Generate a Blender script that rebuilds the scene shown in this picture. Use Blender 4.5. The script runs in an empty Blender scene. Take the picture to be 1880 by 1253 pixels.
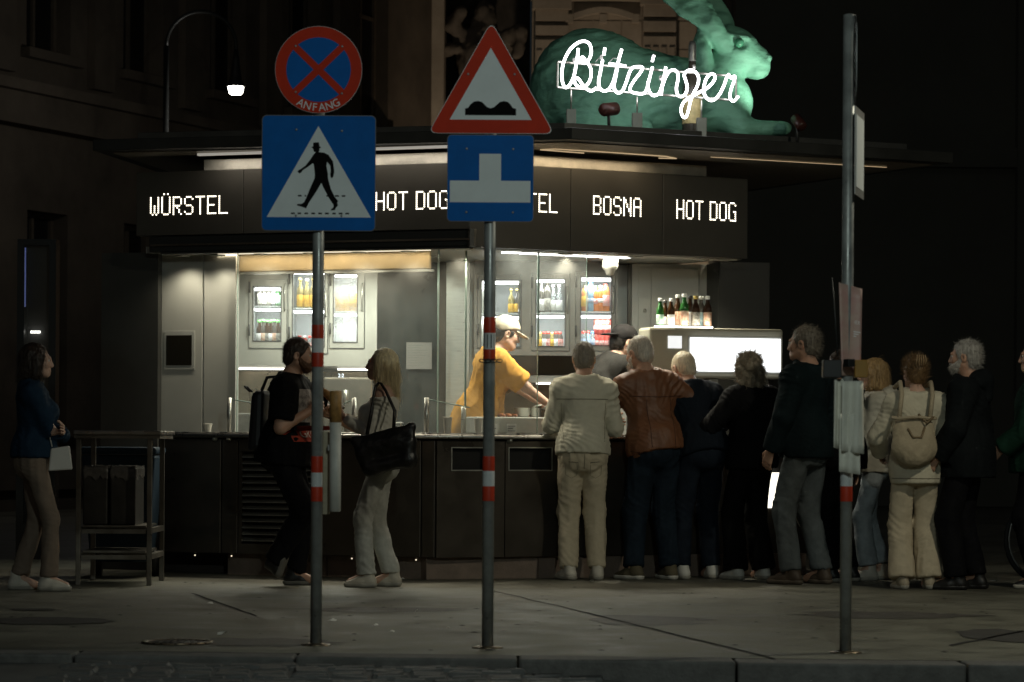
import bpy, bmesh, math, random
import numpy as np
from mathutils import Vector, Matrix, Euler
random.seed(7)
R = math.radians
SC = bpy.context.scene
COL = SC.collection
# ------------------------------------------------------------------ camera
F, CAMH, YH, ROLL = 5222.0, 1.0, 815.0, 0.006      # photo pixels, metres
cd = bpy.data.cameras.new('camera'); cam = bpy.data.objects.new('camera', cd); COL.objects.link(cam)
cd.lens = 100; cd.sensor_width = 36; cd.shift_y = 0.1003; cd.clip_start = 0.2; cd.clip_end = 600
cd.dof.use_dof = True; cd.dof.focus_distance = 20.3; cd.dof.aperture_fstop = 5.0
cam.matrix_world = Matrix.Translation((0, 0, CAMH)) @ Matrix.Rotation(R(90), 4, 'X') @ Matrix.Rotation(ROLL, 4, 'Z')
SC.camera = cam
# ------------------------------------------------------------------ sky, moonlight, exposure
wd = bpy.data.worlds.new('World'); SC.world = wd; wd.use_nodes = True
nt = wd.node_tree; bgn = nt.nodes['Background']
sky = nt.nodes.new('ShaderNodeTexSky'); sky.sky_type = 'NISHITA'; sky.sun_disc = False
sky.sun_elevation = R(24); sky.sun_rotation = R(200)
nt.links.new(sky.outputs[0], bgn.inputs[0]); bgn.inputs[1].default_value = 0.0017
sd = bpy.data.lights.new('moon', 'SUN'); sd.energy = 0.012; sd.angle = R(3); sd.color = (1, .94, .86)
so = bpy.data.objects.new('moon', sd); COL.objects.link(so); so.rotation_euler = (R(66), 0, R(-20))
SC.view_settings.view_transform = 'Standard'; SC.view_settings.look = 'None'
SC.view_settings.exposure = 0.0; SC.view_settings.gamma = 1.0; SC.view_settings.use_curve_mapping = False
cy = SC.cycles
cy.use_denoising = True; cy.max_bounces = 7; cy.diffuse_bounces = 3; cy.glossy_bounces = 4
cy.transmission_bounces = 6; cy.transparent_max_bounces = 12; cy.caustics_reflective = False; cy.caustics_refractive = False
cy.sample_clamp_indirect = 3.0; cy.sample_clamp_direct = 30.0
cy.use_adaptive_sampling = False

# ------------------------------------------------------------------ helpers
def unroll(px, py):
    return px + ROLL*(py-YH), py - ROLL*(px-940)
def W(px, py, d):
    """the point that stands at depth d behind a pixel of the photo"""
    x, y = unroll(px, py)
    return Vector(((x-940)*d/F, d, CAMH-(y-YH)*d/F))
def G(px, d):
    return Vector(((px-940)*d/F, d, 0))
def ground_d(px, py, z=0.0):
    x, y = unroll(px, py); return (CAMH-z)*F/(y-YH)

MATS = {}
def mat(name, col=(.5,.5,.5), rough=.5, metal=0.0, var=0.0, vscale=6.0, bump=0.0, bscale=40.0, stretch=(1,1,1),
        spec=.5, emit=None, estr=0.0, rvar=0.0, col2=None, dirt=0.0, alpha=1.0, sheen=0.0, coat=0.0, trans=0.0, ior=1.45, sss=0.0):
    if name in MATS: return MATS[name]
    m = bpy.data.materials.new(name); MATS[name] = m; m.use_nodes = True
    n = m.node_tree.nodes; l = m.node_tree.links; b = n['Principled BSDF']
    b.inputs['Base Color'].default_value = (*col, 1); b.inputs['Roughness'].default_value = rough
    b.inputs['Metallic'].default_value = metal; b.inputs['Specular IOR Level'].default_value = spec
    b.inputs['IOR'].default_value = ior; b.inputs['Transmission Weight'].default_value = trans
    b.inputs['Coat Weight'].default_value = coat; b.inputs['Sheen Weight'].default_value = sheen
    if sss: b.inputs['Subsurface Weight'].default_value = sss; b.inputs['Subsurface Radius'].default_value = (.01,.004,.002)
    if alpha < 1: b.inputs['Alpha'].default_value = alpha
    if emit: b.inputs['Emission Color'].default_value = (*emit, 1); b.inputs['Emission Strength'].default_value = estr
    if var or bump or rvar or dirt or col2:
        tc = n.new('ShaderNodeTexCoord'); mp = n.new('ShaderNodeMapping'); mp.inputs['Scale'].default_value = stretch
        l.new(tc.outputs['Object'], mp.inputs['Vector'])
        nz = n.new('ShaderNodeTexNoise'); nz.inputs['Scale'].default_value = vscale; nz.inputs['Detail'].default_value = 6; nz.inputs['Roughness'].default_value = .62
        l.new(mp.outputs[0], nz.inputs['Vector'])
        if var or col2:
            mx = n.new('ShaderNodeMix'); mx.data_type = 'RGBA'
            c2 = col2 if col2 else tuple(max(0, c*(1-var)) for c in col); c1 = col if col2 else tuple(min(1, c*(1+var)) for c in col)
            rp = n.new('ShaderNodeMapRange'); rp.inputs[1].default_value = .3; rp.inputs[2].default_value = .7
            l.new(nz.outputs[0], rp.inputs[0]); l.new(rp.outputs[0], mx.inputs[0])
            mx.inputs[6].default_value = (*c2, 1); mx.inputs[7].default_value = (*c1, 1)
            outc = mx.outputs[2]
            if dirt:
                n3 = n.new('ShaderNodeTexNoise'); n3.inputs['Scale'].default_value = vscale*.23; n3.inputs['Detail'].default_value = 8
                l.new(tc.outputs['Object'], n3.inputs['Vector'])
                r3 = n.new('ShaderNodeMapRange'); r3.inputs[1].default_value = .45; r3.inputs[2].default_value = .75; r3.inputs[3].default_value = 0; r3.inputs[4].default_value = dirt
                l.new(n3.outputs[0], r3.inputs[0])
                m2 = n.new('ShaderNodeMix'); m2.data_type = 'RGBA'; l.new(r3.outputs[0], m2.inputs[0]); l.new(outc, m2.inputs[6])
                m2.inputs[7].default_value = (col[0]*.35, col[1]*.32, col[2]*.28, 1); outc = m2.outputs[2]
            l.new(outc, b.inputs['Base Color'])
        if rvar:
            rr = n.new('ShaderNodeMapRange'); rr.inputs[1].default_value = .3; rr.inputs[2].default_value = .7
            rr.inputs[3].default_value = max(.02, rough-rvar); rr.inputs[4].default_value = min(1, rough+rvar)
            l.new(nz.outputs[0], rr.inputs[0]); l.new(rr.outputs[0], b.inputs['Roughness'])
        if bump:
            n2 = n.new('ShaderNodeTexNoise'); n2.inputs['Scale'].default_value = bscale; n2.inputs['Detail'].default_value = 5
            l.new(mp.outputs[0], n2.inputs['Vector'])
            bp = n.new('ShaderNodeBump'); bp.inputs['Strength'].default_value = bump; bp.inputs['Distance'].default_value = .01
            l.new(n2.outputs[0], bp.inputs['Height']); l.new(bp.outputs[0], b.inputs['Normal'])
    return m

def emat(name, col, s):
    if name in MATS: return MATS[name]
    m = bpy.data.materials.new(name); MATS[name] = m; m.use_nodes = True
    n = m.node_tree.nodes; b = n['Principled BSDF']
    b.inputs['Base Color'].default_value = (.8,.8,.8,1)
    b.inputs['Emission Color'].default_value = (*col,1); b.inputs['Emission Strength'].default_value = s
    return m

def glass_mat(name, tint=(.97,.985,.975), dirt=.06, rough=.03, scale=3.0, refl=1.0):
    """thin pane: clear, Fresnel mirror and a film of grime"""
    if name in MATS: return MATS[name]
    m = bpy.data.materials.new(name); MATS[name] = m; m.use_nodes = True
    n = m.node_tree.nodes; l = m.node_tree.links; n.clear()
    o = n.new('ShaderNodeOutputMaterial'); t = n.new('ShaderNodeBsdfTransparent'); t.inputs[0].default_value = (*tint,1)
    g = n.new('ShaderNodeBsdfGlossy'); g.inputs['Roughness'].default_value = rough
    fr = n.new('ShaderNodeFresnel'); fr.inputs[0].default_value = 1.5
    mu = n.new('ShaderNodeMath'); mu.operation = 'MULTIPLY'; mu.inputs[1].default_value = refl; l.new(fr.outputs[0], mu.inputs[0])
    x1 = n.new('ShaderNodeMixShader'); l.new(mu.outputs[0], x1.inputs[0]); l.new(t.outputs[0], x1.inputs[1]); l.new(g.outputs[0], x1.inputs[2])
    d = n.new('ShaderNodeBsdfTranslucent'); d.inputs[0].default_value = (.75,.75,.7,1)
    d2 = n.new('ShaderNodeBsdfDiffuse'); d2.inputs[0].default_value = (.75,.75,.7,1)
    dd = n.new('ShaderNodeMixShader'); l.new(d.outputs[0], dd.inputs[1]); l.new(d2.outputs[0], dd.inputs[2])
    tc = n.new('ShaderNodeTexCoord'); nz = n.new('ShaderNodeTexNoise'); nz.inputs['Scale'].default_value = scale; nz.inputs['Detail'].default_value = 9; nz.inputs['Roughness'].default_value = .7
    l.new(tc.outputs['Object'], nz.inputs['Vector'])
    rp = n.new('ShaderNodeMapRange'); rp.inputs[1].default_value = .35; rp.inputs[2].default_value = .8; rp.inputs[3].default_value = dirt*.25; rp.inputs[4].default_value = dirt*1.8
    l.new(nz.outputs[0], rp.inputs[0])
    x2 = n.new('ShaderNodeMixShader'); l.new(rp.outputs[0], x2.inputs[0]); l.new(x1.outputs[0], x2.inputs[1]); l.new(dd.outputs[0], x2.inputs[2])
    l.new(x2.outputs[0], o.inputs[0])
    return m

class MB:
    """collects shapes in world coordinates, then builds ONE mesh object"""
    def __init__(s): s.v=[]; s.f=[]; s.mi=[]; s.sm=[]
    def add(s, vs, fs, mi=0, smooth=False):
        o=len(s.v); s.v += [tuple(p) for p in vs]; s.f += [tuple(i+o for i in f) for f in fs]; s.mi += [mi]*len(fs); s.sm += [smooth]*len(fs); return s
    def hexa(s, p, mi=0):       # 8 corners: bottom 4 ccw, top 4
        return s.add(p, [(3,2,1,0),(4,5,6,7),(0,1,5,4),(1,2,6,5),(2,3,7,6),(3,0,4,7)], mi)
    def box(s, x0,x1,y0,y1,z0,z1, mi=0):
        return s.hexa([(x0,y0,z0),(x1,y0,z0),(x1,y1,z0),(x0,y1,z0),(x0,y0,z1),(x1,y0,z1),(x1,y1,z1),(x0,y1,z1)], mi)
    def fbox(s, fr, u0,u1,v0,v1,z0,z1, mi=0):
        a,b = (u0,u1) if fr.s > 0 else (u1,u0)
        return s.hexa([fr.p(a,v1,z0),fr.p(b,v1,z0),fr.p(b,v0,z0),fr.p(a,v0,z0),fr.p(a,v1,z1),fr.p(b,v1,z1),fr.p(b,v0,z1),fr.p(a,v0,z1)], mi)
    def bar(s, a, b, r, n=8, r2=None, mi=0, cap=True, smooth=True):
        return s.tube([a,b], [r, r if r2 is None else r2], n, mi, cap, smooth)
    def tube(s, pts, r, n=8, mi=0, cap=True, smooth=True, closed=False):
        pts=[Vector(p) for p in pts]; m=len(pts)
        rs = r if isinstance(r,(list,tuple)) else [r]*m
        up=None; vs=[]; fs=[]
        for i,p in enumerate(pts):
            if closed: t=(pts[(i+1)%m]-pts[i-1])
            else: t=(pts[min(i+1,m-1)]-pts[max(i-1,0)])
            t = t.normalized() if t.length>1e-9 else Vector((0,0,1))
            if up is None:
                up = Vector((0,0,1)) if abs(t.z)<.9 else Vector((1,0,0))
            a=(up-t*up.dot(t)).normalized(); up=a; b=t.cross(a)
            for k in range(n):
                q=2*math.pi*k/n; vs.append(p+(a*math.cos(q)+b*math.sin(q))*rs[i])
        seg = m if closed else m-1
        for i in range(seg):
            j=(i+1)%m
            for k in range(n): fs.append((i*n+k, i*n+(k+1)%n, j*n+(k+1)%n, j*n+k))
        if cap and not closed: fs.append(tuple(range(n-1,-1,-1))); fs.append(tuple((m-1)*n+k for k in range(n)))
        return s.add(vs,fs,mi,smooth)
    def lathe(s, c, prof, n=16, mi=0, smooth=True):
        c=Vector(c); vs=[]; fs=[]
        for r,z in prof:
            for k in range(n):
                q=2*math.pi*k/n; vs.append(c+Vector((r*math.cos(q), r*math.sin(q), z)))
        for i in range(len(prof)-1):
            for k in range(n): fs.append((i*n+k,i*n+(k+1)%n,(i+1)*n+(k+1)%n,(i+1)*n+k))
        if prof[0][0]>1e-5: fs.append(tuple(range(n-1,-1,-1)))
        if prof[-1][0]>1e-5: fs.append(tuple((len(prof)-1)*n+k for k in range(n)))
        return s.add(vs,fs,mi,smooth)
    def poly(s, pts, off, mi=0):   # extrude a planar polygon by vector off
        n=len(pts); off=Vector(off); vs=[Vector(p) for p in pts]+[Vector(p)+off for p in pts]
        fs=[tuple(range(n-1,-1,-1)), tuple(range(n,2*n))]+[(i,(i+1)%n,n+(i+1)%n,n+i) for i in range(n)]
        return s.add(vs,fs,mi)
    def sphere(s, c, r, n=10, m=7, mi=0, sc=(1,1,1)):
        prof=[(max(1e-6,r*math.sin(math.pi*i/m)), -r*math.cos(math.pi*i/m)) for i in range(m+1)]
        o=len(s.v); s.lathe((0,0,0),prof,n,mi)
        c=Vector(c)
        for i in range(o,len(s.v)):
            p=s.v[i]; s.v[i]=(c.x+p[0]*sc[0], c.y+p[1]*sc[1], c.z+p[2]*sc[2])
        return s
    def mesh(s, name, L=(0,0,0), mats=()):
        me=bpy.data.meshes.new(name); L=Vector(L)
        me.from_pydata([(p[0]-L.x,p[1]-L.y,p[2]-L.z) for p in s.v],[],s.f)
        me.polygons.foreach_set('material_index', s.mi); me.polygons.foreach_set('use_smooth', s.sm)
        for m in mats: me.materials.append(m)
        bm=bmesh.new(); bm.from_mesh(me); bmesh.ops.recalc_face_normals(bm, faces=bm.faces); bm.to_mesh(me); bm.free()
        me.update(); return me
    def build(s, name, m, parent=None, L=None, bevel=0, label=None):
        if not isinstance(m,(list,tuple)): m=[m]
        if L is None: L = root_loc(parent) if parent else (0,0,0)
        me=s.mesh(name,L,m); o=bpy.data.objects.new(name,me); COL.objects.link(o)
        if parent: o.parent=parent
        else: o.location=L
        if bevel:
            bv=o.modifiers.new('bevel','BEVEL'); bv.width=bevel; bv.segments=2; bv.limit_method='ANGLE'; bv.angle_limit=R(50)
        if label: o['label']=label
        return o
def root_loc(o):
    while o.parent: o=o.parent
    return o.location.copy()
def tag(o, label, cat, group=None, kind=None):
    if label: o['label']=label
    if cat: o['category']=cat
    if group: o['group']=group
    if kind: o['kind']=kind
    return o
def thing(name, label, cat, loc=(0,0,0), group=None, rz=0):
    o=bpy.data.objects.new(name,None); COL.objects.link(o); o.location=loc; o.rotation_euler=(0,0,rz); o.empty_display_size=.1
    return tag(o,label,cat,group)
def copy_tree(o, parent=None):
    c=o.copy(); COL.objects.link(c); c.parent=parent
    for ch in o.children: copy_tree(ch,c)
    return c
class Frame:
    """a wall plane: u along it, v outwards, z up"""
    def __init__(s, o, ang, side):      # ang from +x, side=+1: u runs right, -1: u runs left
        s.o=Vector((o[0],o[1],0)); s.s=side
        s.u=Vector((math.cos(ang),math.sin(ang),0))
        n=Vector((s.u.y,-s.u.x,0)); s.n = n if n.y<0 else -n
    def p(s,u,v,z): return s.o+s.u*u+s.n*v+Vector((0,0,z))
    def at(s,px,py,v=0.0):              # where a photo pixel meets the plane at offset v -> (u,z)
        x,y=unroll(px,py); k=(x-940)/F; o=s.o+s.n*v
        u=(k*o.y-o.x)/(s.u.x-k*s.u.y); d=o.y+u*s.u.y
        return u, CAMH-(y-YH)*d/F
def lamp(name, kind, loc, power, col=(1,1,1), size=.1, sy=None, rot=None, spot=None, blend=.5, parent=None):
    ld=bpy.data.lights.new(name,kind); ld.energy=power; ld.color=col
    if kind=='AREA':
        ld.shape='RECTANGLE'; ld.size=size; ld.size_y=sy or size
    else: ld.shadow_soft_size=size
    if kind=='SPOT': ld.spot_size=spot; ld.spot_blend=blend
    o=bpy.data.objects.new(name,ld); COL.objects.link(o); o.location=loc
    if rot: o.rotation_euler=rot
    if parent: o.parent=parent; o.location=Vector(loc)-root_loc(parent)
    return o
def text_polys(txt, size=1.0):
    """flat letter mesh of the built-in font: vertices and faces"""
    c=bpy.data.curves.new('t','FONT'); c.body=txt; c.size=size; c.align_x='CENTER'; c.align_y='CENTER'; c.resolution_u=3
    o=bpy.data.objects.new('t',c); COL.objects.link(o)
    dg=bpy.context.evaluated_depsgraph_get(); me=bpy.data.meshes.new_from_object(o.evaluated_get(dg))
    v=[tuple(x.co) for x in me.vertices]; f=[tuple(p.vertices) for p in me.polygons]
    bpy.data.objects.remove(o); bpy.data.curves.remove(c); bpy.data.meshes.remove(me)
    return v,f
# ================================================================== materials
asphalt = mat('asphalt', (.155,.150,.118), .52, var=.38, vscale=3.1, bump=.5, bscale=150, rvar=.16, dirt=.6)
road_m  = mat('road_asphalt', (.085,.085,.08), .7, var=.3, vscale=3, bump=.5, bscale=120, dirt=.3)
granite = mat('kerb_granite', (.12,.117,.11), .7, var=.25, vscale=14, bump=.4, bscale=60, dirt=.4)
cobble_m= mat('cobble_stone', (.075,.075,.072), .55, var=.4, vscale=9, bump=.5, bscale=70, dirt=.3)
joint_m = mat('pavement_joint', (.02,.019,.018), .9)
stone_l = mat('limestone', (.40,.34,.27), .85, var=.25, vscale=1.5, bump=.4, bscale=12, dirt=.5)
stone_d = mat('sooty_stone', (.10,.08,.06), .9, var=.3, vscale=1.2, bump=.5, bscale=10, dirt=.5)
stone_g = mat('grey_render', (.075,.078,.066), .9, var=.12, vscale=.8, bump=.2, bscale=14, dirt=.3)
win_d   = mat('dark_window', (.012,.012,.012), .12)
frame_d = mat('window_frame_paint', (.10,.08,.06), .5, var=.2)
black_metal = mat('black_metal', (.02,.021,.02), .45, .0, bump=.05)
pole_m  = mat('galvanised_pole', (.30,.31,.30), .40, .35, var=.3, vscale=9, bump=.08, bscale=90, rvar=.15)
# ================================================================== ground
def yk(x): return 13.17-.07*x
KW=.26
mb=MB()
xs=[-90,-12,-6,-3,-1.5,0,1.5,3,6,12,90]
vs=[];fs=[]
for x in xs:
    xx=max(-12,min(12,x)); vs.append((x,yk(xx)+KW,0)); vs.append((x,160,0))
for i in range(len(xs)-1): fs.append((2*i,2*i+2,2*i+3,2*i+1))
mb.add(vs,fs)
pav=mb.build('pavement',asphalt); tag(pav,None,None,kind='structure')
def roadz(x): return -.04-.10*max(0,min(1,(x+.2)/1.3))
mb=MB(); vs=[];fs=[]
xs=[-90,-12,-3,-1,-.2,.2,.6,1.1,3,12,90]
for x in xs:
    xx=max(-12,min(12,x)); vs.append((x,yk(xx)+.02,roadz(x))); vs.append((x,-60,roadz(x)))
for i in range(len(xs)-1): fs.append((2*i,2*i+1,2*i+3,2*i+2))
mb.add(vs,fs)
road=mb.build('road',road_m); tag(road,None,None,kind='structure')
# kerb of separate granite stones
kerb=thing('kerb',None,None,(0,13.2,0)); kerb['kind']='structure'
rk=random.Random(3); x=-9.0
while x<9:
    L=rk.uniform(.85,1.15); a,b=x+.005,x+L-.005; dz=rk.uniform(-.003,.003)+.002
    m=MB().hexa([(a,yk(a),-.3),(b,yk(b),-.3),(b,yk(b)+KW-.004,-.3),(a,yk(a)+KW-.004,-.3),(a,yk(a),dz),(b,yk(b),dz),(b,yk(b)+KW-.004,dz),(a,yk(a)+KW-.004,dz)])
    m.build('kerb_stone',granite,kerb,bevel=.012); x+=L
# cobbles of the gutter
cob=thing('cobble_strip',None,None,(0,12.5,0)); cob['kind']='structure'
shapes=[]
for k in range(6):
    w,dp=rk.uniform(.125,.165),rk.uniform(.1,.115); j=lambda: rk.uniform(-.008,.008)
    top=[(-w/2+.012+j(),-dp/2+.012+j(),.0),(w/2-.012+j(),-dp/2+.012+j(),.0),(w/2-.012+j(),dp/2-.012+j(),.0),(-w/2+.012+j(),dp/2-.012+j(),.0)]
    mid=[(-w/2,-dp/2,-.018),(w/2,-dp/2,-.018),(w/2,dp/2,-.018),(-w/2,dp/2,-.018)]
    bot=[(p[0],p[1],-.07) for p in mid]
    q=MB(); q.add(bot+mid+top,[(0,1,5,4),(1,2,6,5),(2,3,7,6),(3,0,4,7),(4,5,9,8),(5,6,10,9),(6,7,11,10),(7,4,8,11),(8,9,10,11)],0,False)
    shapes.append(q.mesh('cobble',(0,0,0),[cobble_m]))
n=0
for r_ in range(11):
    yy=-.10-r_*.128; x=-2.1+rk.uniform(0,.1)
    while x<.35:
        o=bpy.data.objects.new('cobble',rk.choice(shapes)); COL.objects.link(o); o.parent=cob
        xx=x+.08; o.location=(xx,yk(xx)+yy-12.5+rk.uniform(-.006,.006),roadz(xx)+.016+rk.uniform(-.008,.006)); o.rotation_euler=(rk.uniform(-.05,.05),rk.uniform(-.05,.05),rk.uniform(-.06,.06))
        x+=.175; n+=1
# joints, patches and a cover in the pavement
def strip(pxs, w, name, m, z=.004):
    pts=[]
    for px,py in pxs:
        d=ground_d(px,py); p=W(px,py,d); p.z=z; pts.append(p)
    q=MB(); vs=[];fs=[]
    for i,p in enumerate(pts):
        t=(pts[min(i+1,len(pts)-1)]-pts[max(i-1,0)]).normalized(); nn=Vector((-t.y,t.x,0))*w/2
        vs+= [p+nn,p-nn]
    for i in range(len(pts)-1): fs.append((2*i,2*i+1,2*i+3,2*i+2))
    q.add(vs,fs); return q.build(name,m,pav,L=(0,0,0))
def jit(a,b,n,s=1.2):
    return [(a[0]+(b[0]-a[0])*i/n+rk.uniform(-s,s), a[1]+(b[1]-a[1])*i/n+rk.uniform(-s*.5,s*.5)) for i in range(n+1)]
strip(jit((352,1090),(470,1132),9),.016,'crack',joint_m)
strip(jit((905,1086),(1060,1122),9),.014,'crack',joint_m)
strip(jit((1060,1122),(1425,1211),16),.020,'crack',joint_m)
strip(jit((1745,1186),(1880,1160),6),.03,'crack',joint_m)
strip(jit((430,1118),(905,1122),16),.010,'crack',joint_m)
patch_m=mat('asphalt_patch',(.045,.042,.038),.7,var=.3,vscale=5,bump=.4,bscale=120)
def patch(px,py,rx,ry,name,m,z=.004,n=22,jt=.15):
    d=ground_d(px,py); c=W(px,py,d); q=MB()
    pts=[(c.x+rx*(1+rk.uniform(-jt,jt))*math.cos(2*math.pi*k/n), c.y+ry*(1+rk.uniform(-jt,jt))*math.sin(2*math.pi*k/n), z) for k in range(n)]
    q.add(pts,[tuple(range(n))]); return q.build(name,m,pav,L=(0,0,0))
patch(85,1141,.36,.32,'asphalt_patch',patch_m); patch(60,1120,.14,.1,'asphalt_patch',patch_m); patch(1850,1168,.25,.5,'asphalt_patch',patch_m)
q=MB(); rg=random.Random(9)
for _ in range(150):
    x=rg.uniform(-3.2,3.6); y=rg.uniform(13.6,20.2); r_=rg.uniform(.008,.024); n_=7; a_=rg.uniform(0,3)
    q.add([(x+r_*rg.uniform(.7,1.2)*math.cos(a_+k*6.283/n_),y+r_*rg.uniform(.7,1.2)*math.sin(a_+k*6.283/n_),.0035+.0012*math.sin(x*9)) for k in range(n_)]+[(x,y,.0065)],[(k,(k+1)%n_,n_) for k in range(n_)],rg.choice((0,0,1)))
gm=q.build('gum_spots',[mat('gum_dark',(.035,.033,.03),.7),mat('gum_pale',(.17,.16,.145),.7)],pav,L=(0,0,0)); gm['kind']='stuff'
for a_,b_ in (((120,1150),(560,1163)),((560,1163),(1010,1152)),((1010,1152),(1500,1163)),((1180,1098),(1880,1108))): strip(jit(a_,b_,14,.8),.007,'seam',patch_m)
for px,py,rx,ry in ((700,1120,.5,.28),(1180,1140,.35,.5),(1620,1130,.55,.35),(480,1180,.4,.3)): patch(px,py,rx,ry,'asphalt_patch',mat('asphalt_patch_old',(.075,.069,.06),.55,var=.35,vscale=6,bump=.5,bscale=130),z=.002,jt=.3)
# iron cover
d=ground_d(325,1181); c=W(325,1181,d)
cov=thing('drain_cover','round iron drain cover set in the pavement near the kerb','drain cover',(c.x,c.y,0))
iron=mat('worn_iron',(.25,.2,.14),.32,.85,var=.4,vscale=30,rvar=.12)
MB().lathe((c.x,c.y,0),[(.15,.003),(.15,.009),(.178,.010),(.18,.003)],30).build('rim',iron,cov)
q=MB().lathe((c.x,c.y,0),[(.148,.003),(.146,.006)],30)
for k in range(-3,4): q.box(c.x+k*.036-.006,c.x+k*.036+.006,c.y-math.sqrt(.138**2-(k*.036)**2),c.y+math.sqrt(.138**2-(k*.036)**2),.0065,.0095)
q.build('lid',mat('dark_iron',(.03,.028,.025),.5,.6),cov)
# litter: napkins and butts
paper=mat('white_paper',(.75,.73,.68),.8,var=.08,vscale=30)
for i,(px,py,sz) in enumerate([(385,1112,.05),(408,1168,.05),(610,1143,.05),(690,1152,.04),(720,1164,.03),(822,1158,.03),(1085,1070,.035),(1826,1071,.07),(765,1126,.02),(740,1066,.03)]):
    d=ground_d(px,py); c=W(px,py,d); q=MB(); a=rk.uniform(0,3)
    pts=[]
    for k in range(6):
        r_=sz*rk.uniform(.35,.6); t=a+k*math.pi/3; pts.append((c.x+r_*math.cos(t),c.y+r_*.7*math.sin(t),.006+rk.uniform(0,.018)))
    q.add(pts+[(c.x,c.y,.022)],[(k,(k+1)%6,6) for k in range(6)])
    o=q.build('paper_scrap',paper,None,L=(c.x,c.y,0)); lab=['near the long crack by the counter','left of the first sign pole near the kerb','just right of the first sign pole','right of the first sign pole, near the kerb','between the two sign poles','short of the middle sign pole','behind the man in cream','beside the last man at the right edge','left of the middle sign pole','by the counter base behind the blonde woman'][i]
    tag(o,'scrap of white paper on the pavement '+lab,'paper','paper scraps on the pavement')
# ================================================================== background buildings
def facade(name,label,fr,u0,u1,z1,m,wins,bands,piers,depth=8.0,wm=None):
    b=thing(name,label,'building',fr.p((u0+u1)/2,-depth/2,0))
    # wall built as strips round the openings so that windows are real holes
    us=sorted({u0,u1,*[w[0] for w in wins],*[w[1] for w in wins]}); zs=sorted({0,z1,*[w[2] for w in wins],*[w[3] for w in wins]})
    q=MB()
    for i in range(len(us)-1):
        j=0
        while j<len(zs)-1:
            def hole(j): return any(w[0]<=us[i]+1e-6 and us[i+1]<=w[1]+1e-6 and w[2]<=zs[j]+1e-6 and zs[j+1]<=w[3]+1e-6 for w in wins)
            if hole(j): j+=1; continue
            k=j
            while k+1<len(zs)-1 and not hole(k+1): k+=1
            q.fbox(fr,us[i],us[i+1],-.5,0,zs[j],zs[k+1]); j=k+1
    q.build('wall',m,b)
    MB().fbox(fr,u0,u1,-depth,-.9,0,z1).build('rear_mass',m,b)
    for w in wins:
        a,c,e,f=w[:4]
        fm=MB(); t=.07
        fm.fbox(fr,a,a+t,-.35,-.25,e,f); fm.fbox(fr,c-t,c,-.35,-.25,e,f); fm.fbox(fr,a+t,c-t,-.35,-.25,f-t,f); fm.fbox(fr,a+t,c-t,-.35,-.25,e,e+t)
        if c-a>.7: fm.fbox(fr,(a+c)/2-.03,(a+c)/2+.03,-.345,-.255,e+t,f-t)
        fm.fbox(fr,a+t,c-t,-.34,-.26,e+(f-e)*.66,e+(f-e)*.66+.06)
        wn=fm.build('window',frame_d,b)
        MB().fbox(fr,a+t*.5,c-t*.5,-.32,-.30,e+t*.5,f-t*.5).build('pane',win_d,wn)
        MB().fbox(fr,a-.15,c+.15,.0,.16,e-.14,e-.003).build('sill',m,wn)
        if len(w)>4: MB().fbox(fr,a-.18,c+.18,.002,.2,f+.12,f+.3).build('lintel',m,wn)
    for z0,z2,v in bands: MB().fbox(fr,u0,u1,.003,v,z0,z2).build('cornice',m,b)
    for a,c,z0,z2,v in piers: MB().fbox(fr,a,c,.004,v,z0,z2).build('pilaster',m,b)
    return b
frl=Frame((-7.2,40),math.atan2(2.25,1),1)
uA=-6.0; uB=frl.at(800,500)[0]
wins=[]; piers=[]; u=-4.6
while u<uB-1.6:
    wins.append((u,u+1.15,6.6,9.6,1)); wins.append((u+.05,u+1.1,1.2,4.3)); piers.append((u-1.0,u-.45,6.2,12,.14)); u+=2.6
facade('brown_building','dark brown stone building receding along the left street',frl,uA,uB,13,stone_d,wins,[(5.45,5.9,.3),(5.9,6.05,.45),(.3,.5,.1),(10.2,10.4,.12)],piers)
# pale stone gate wall in the middle
frc=Frame((-1.4,53),0,1)
def cu(px,py): return frc.at(px,py)
b=thing('limestone_gate','pale floodlit limestone gatehouse behind the green sculpture','building',(1.5,55,0))
ua,ub=cu(975,400)[0],cu(1358,400)[0]
MB().fbox(frc,ua,ub,-2,0,0,12).build('wall',stone_l,b)
u0,z0=cu(790,240); nu=cu(975,0)[0]
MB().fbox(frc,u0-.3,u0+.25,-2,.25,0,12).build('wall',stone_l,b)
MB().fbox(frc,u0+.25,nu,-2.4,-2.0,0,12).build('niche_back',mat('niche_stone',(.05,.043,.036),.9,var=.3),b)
# banded piers with deep slots
for (pa,pb) in ((983,1043),(1180,1240)):
    a,c=cu(pa,40)[0],cu(pb,40)[0]
    s1=cu(pa,46 if pa<1000 else 38)[1]; s2=cu(pa,72 if pa<1000 else 66)[1]; g_=.045
    for z_,z2 in ((2,s2-g_),(s2+g_,s1-g_),(s1+g_,s1+.25)): MB().fbox(frc,a,c,.004,.24,z_,z2).build('pier_block',stone_l,b)
    MB().fbox(frc,a-.06,c+.06,.005,.34,s1+.253,s1+.42).build('capital',stone_l,b)
    for i_ in range(4):
        ub_=a+(c-a)*(i_+.5)/4; MB().fbox(frc,ub_-.05,ub_+.05,.242,.275,2.2,s2-.25).build('flute',stone_l,b)
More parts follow.
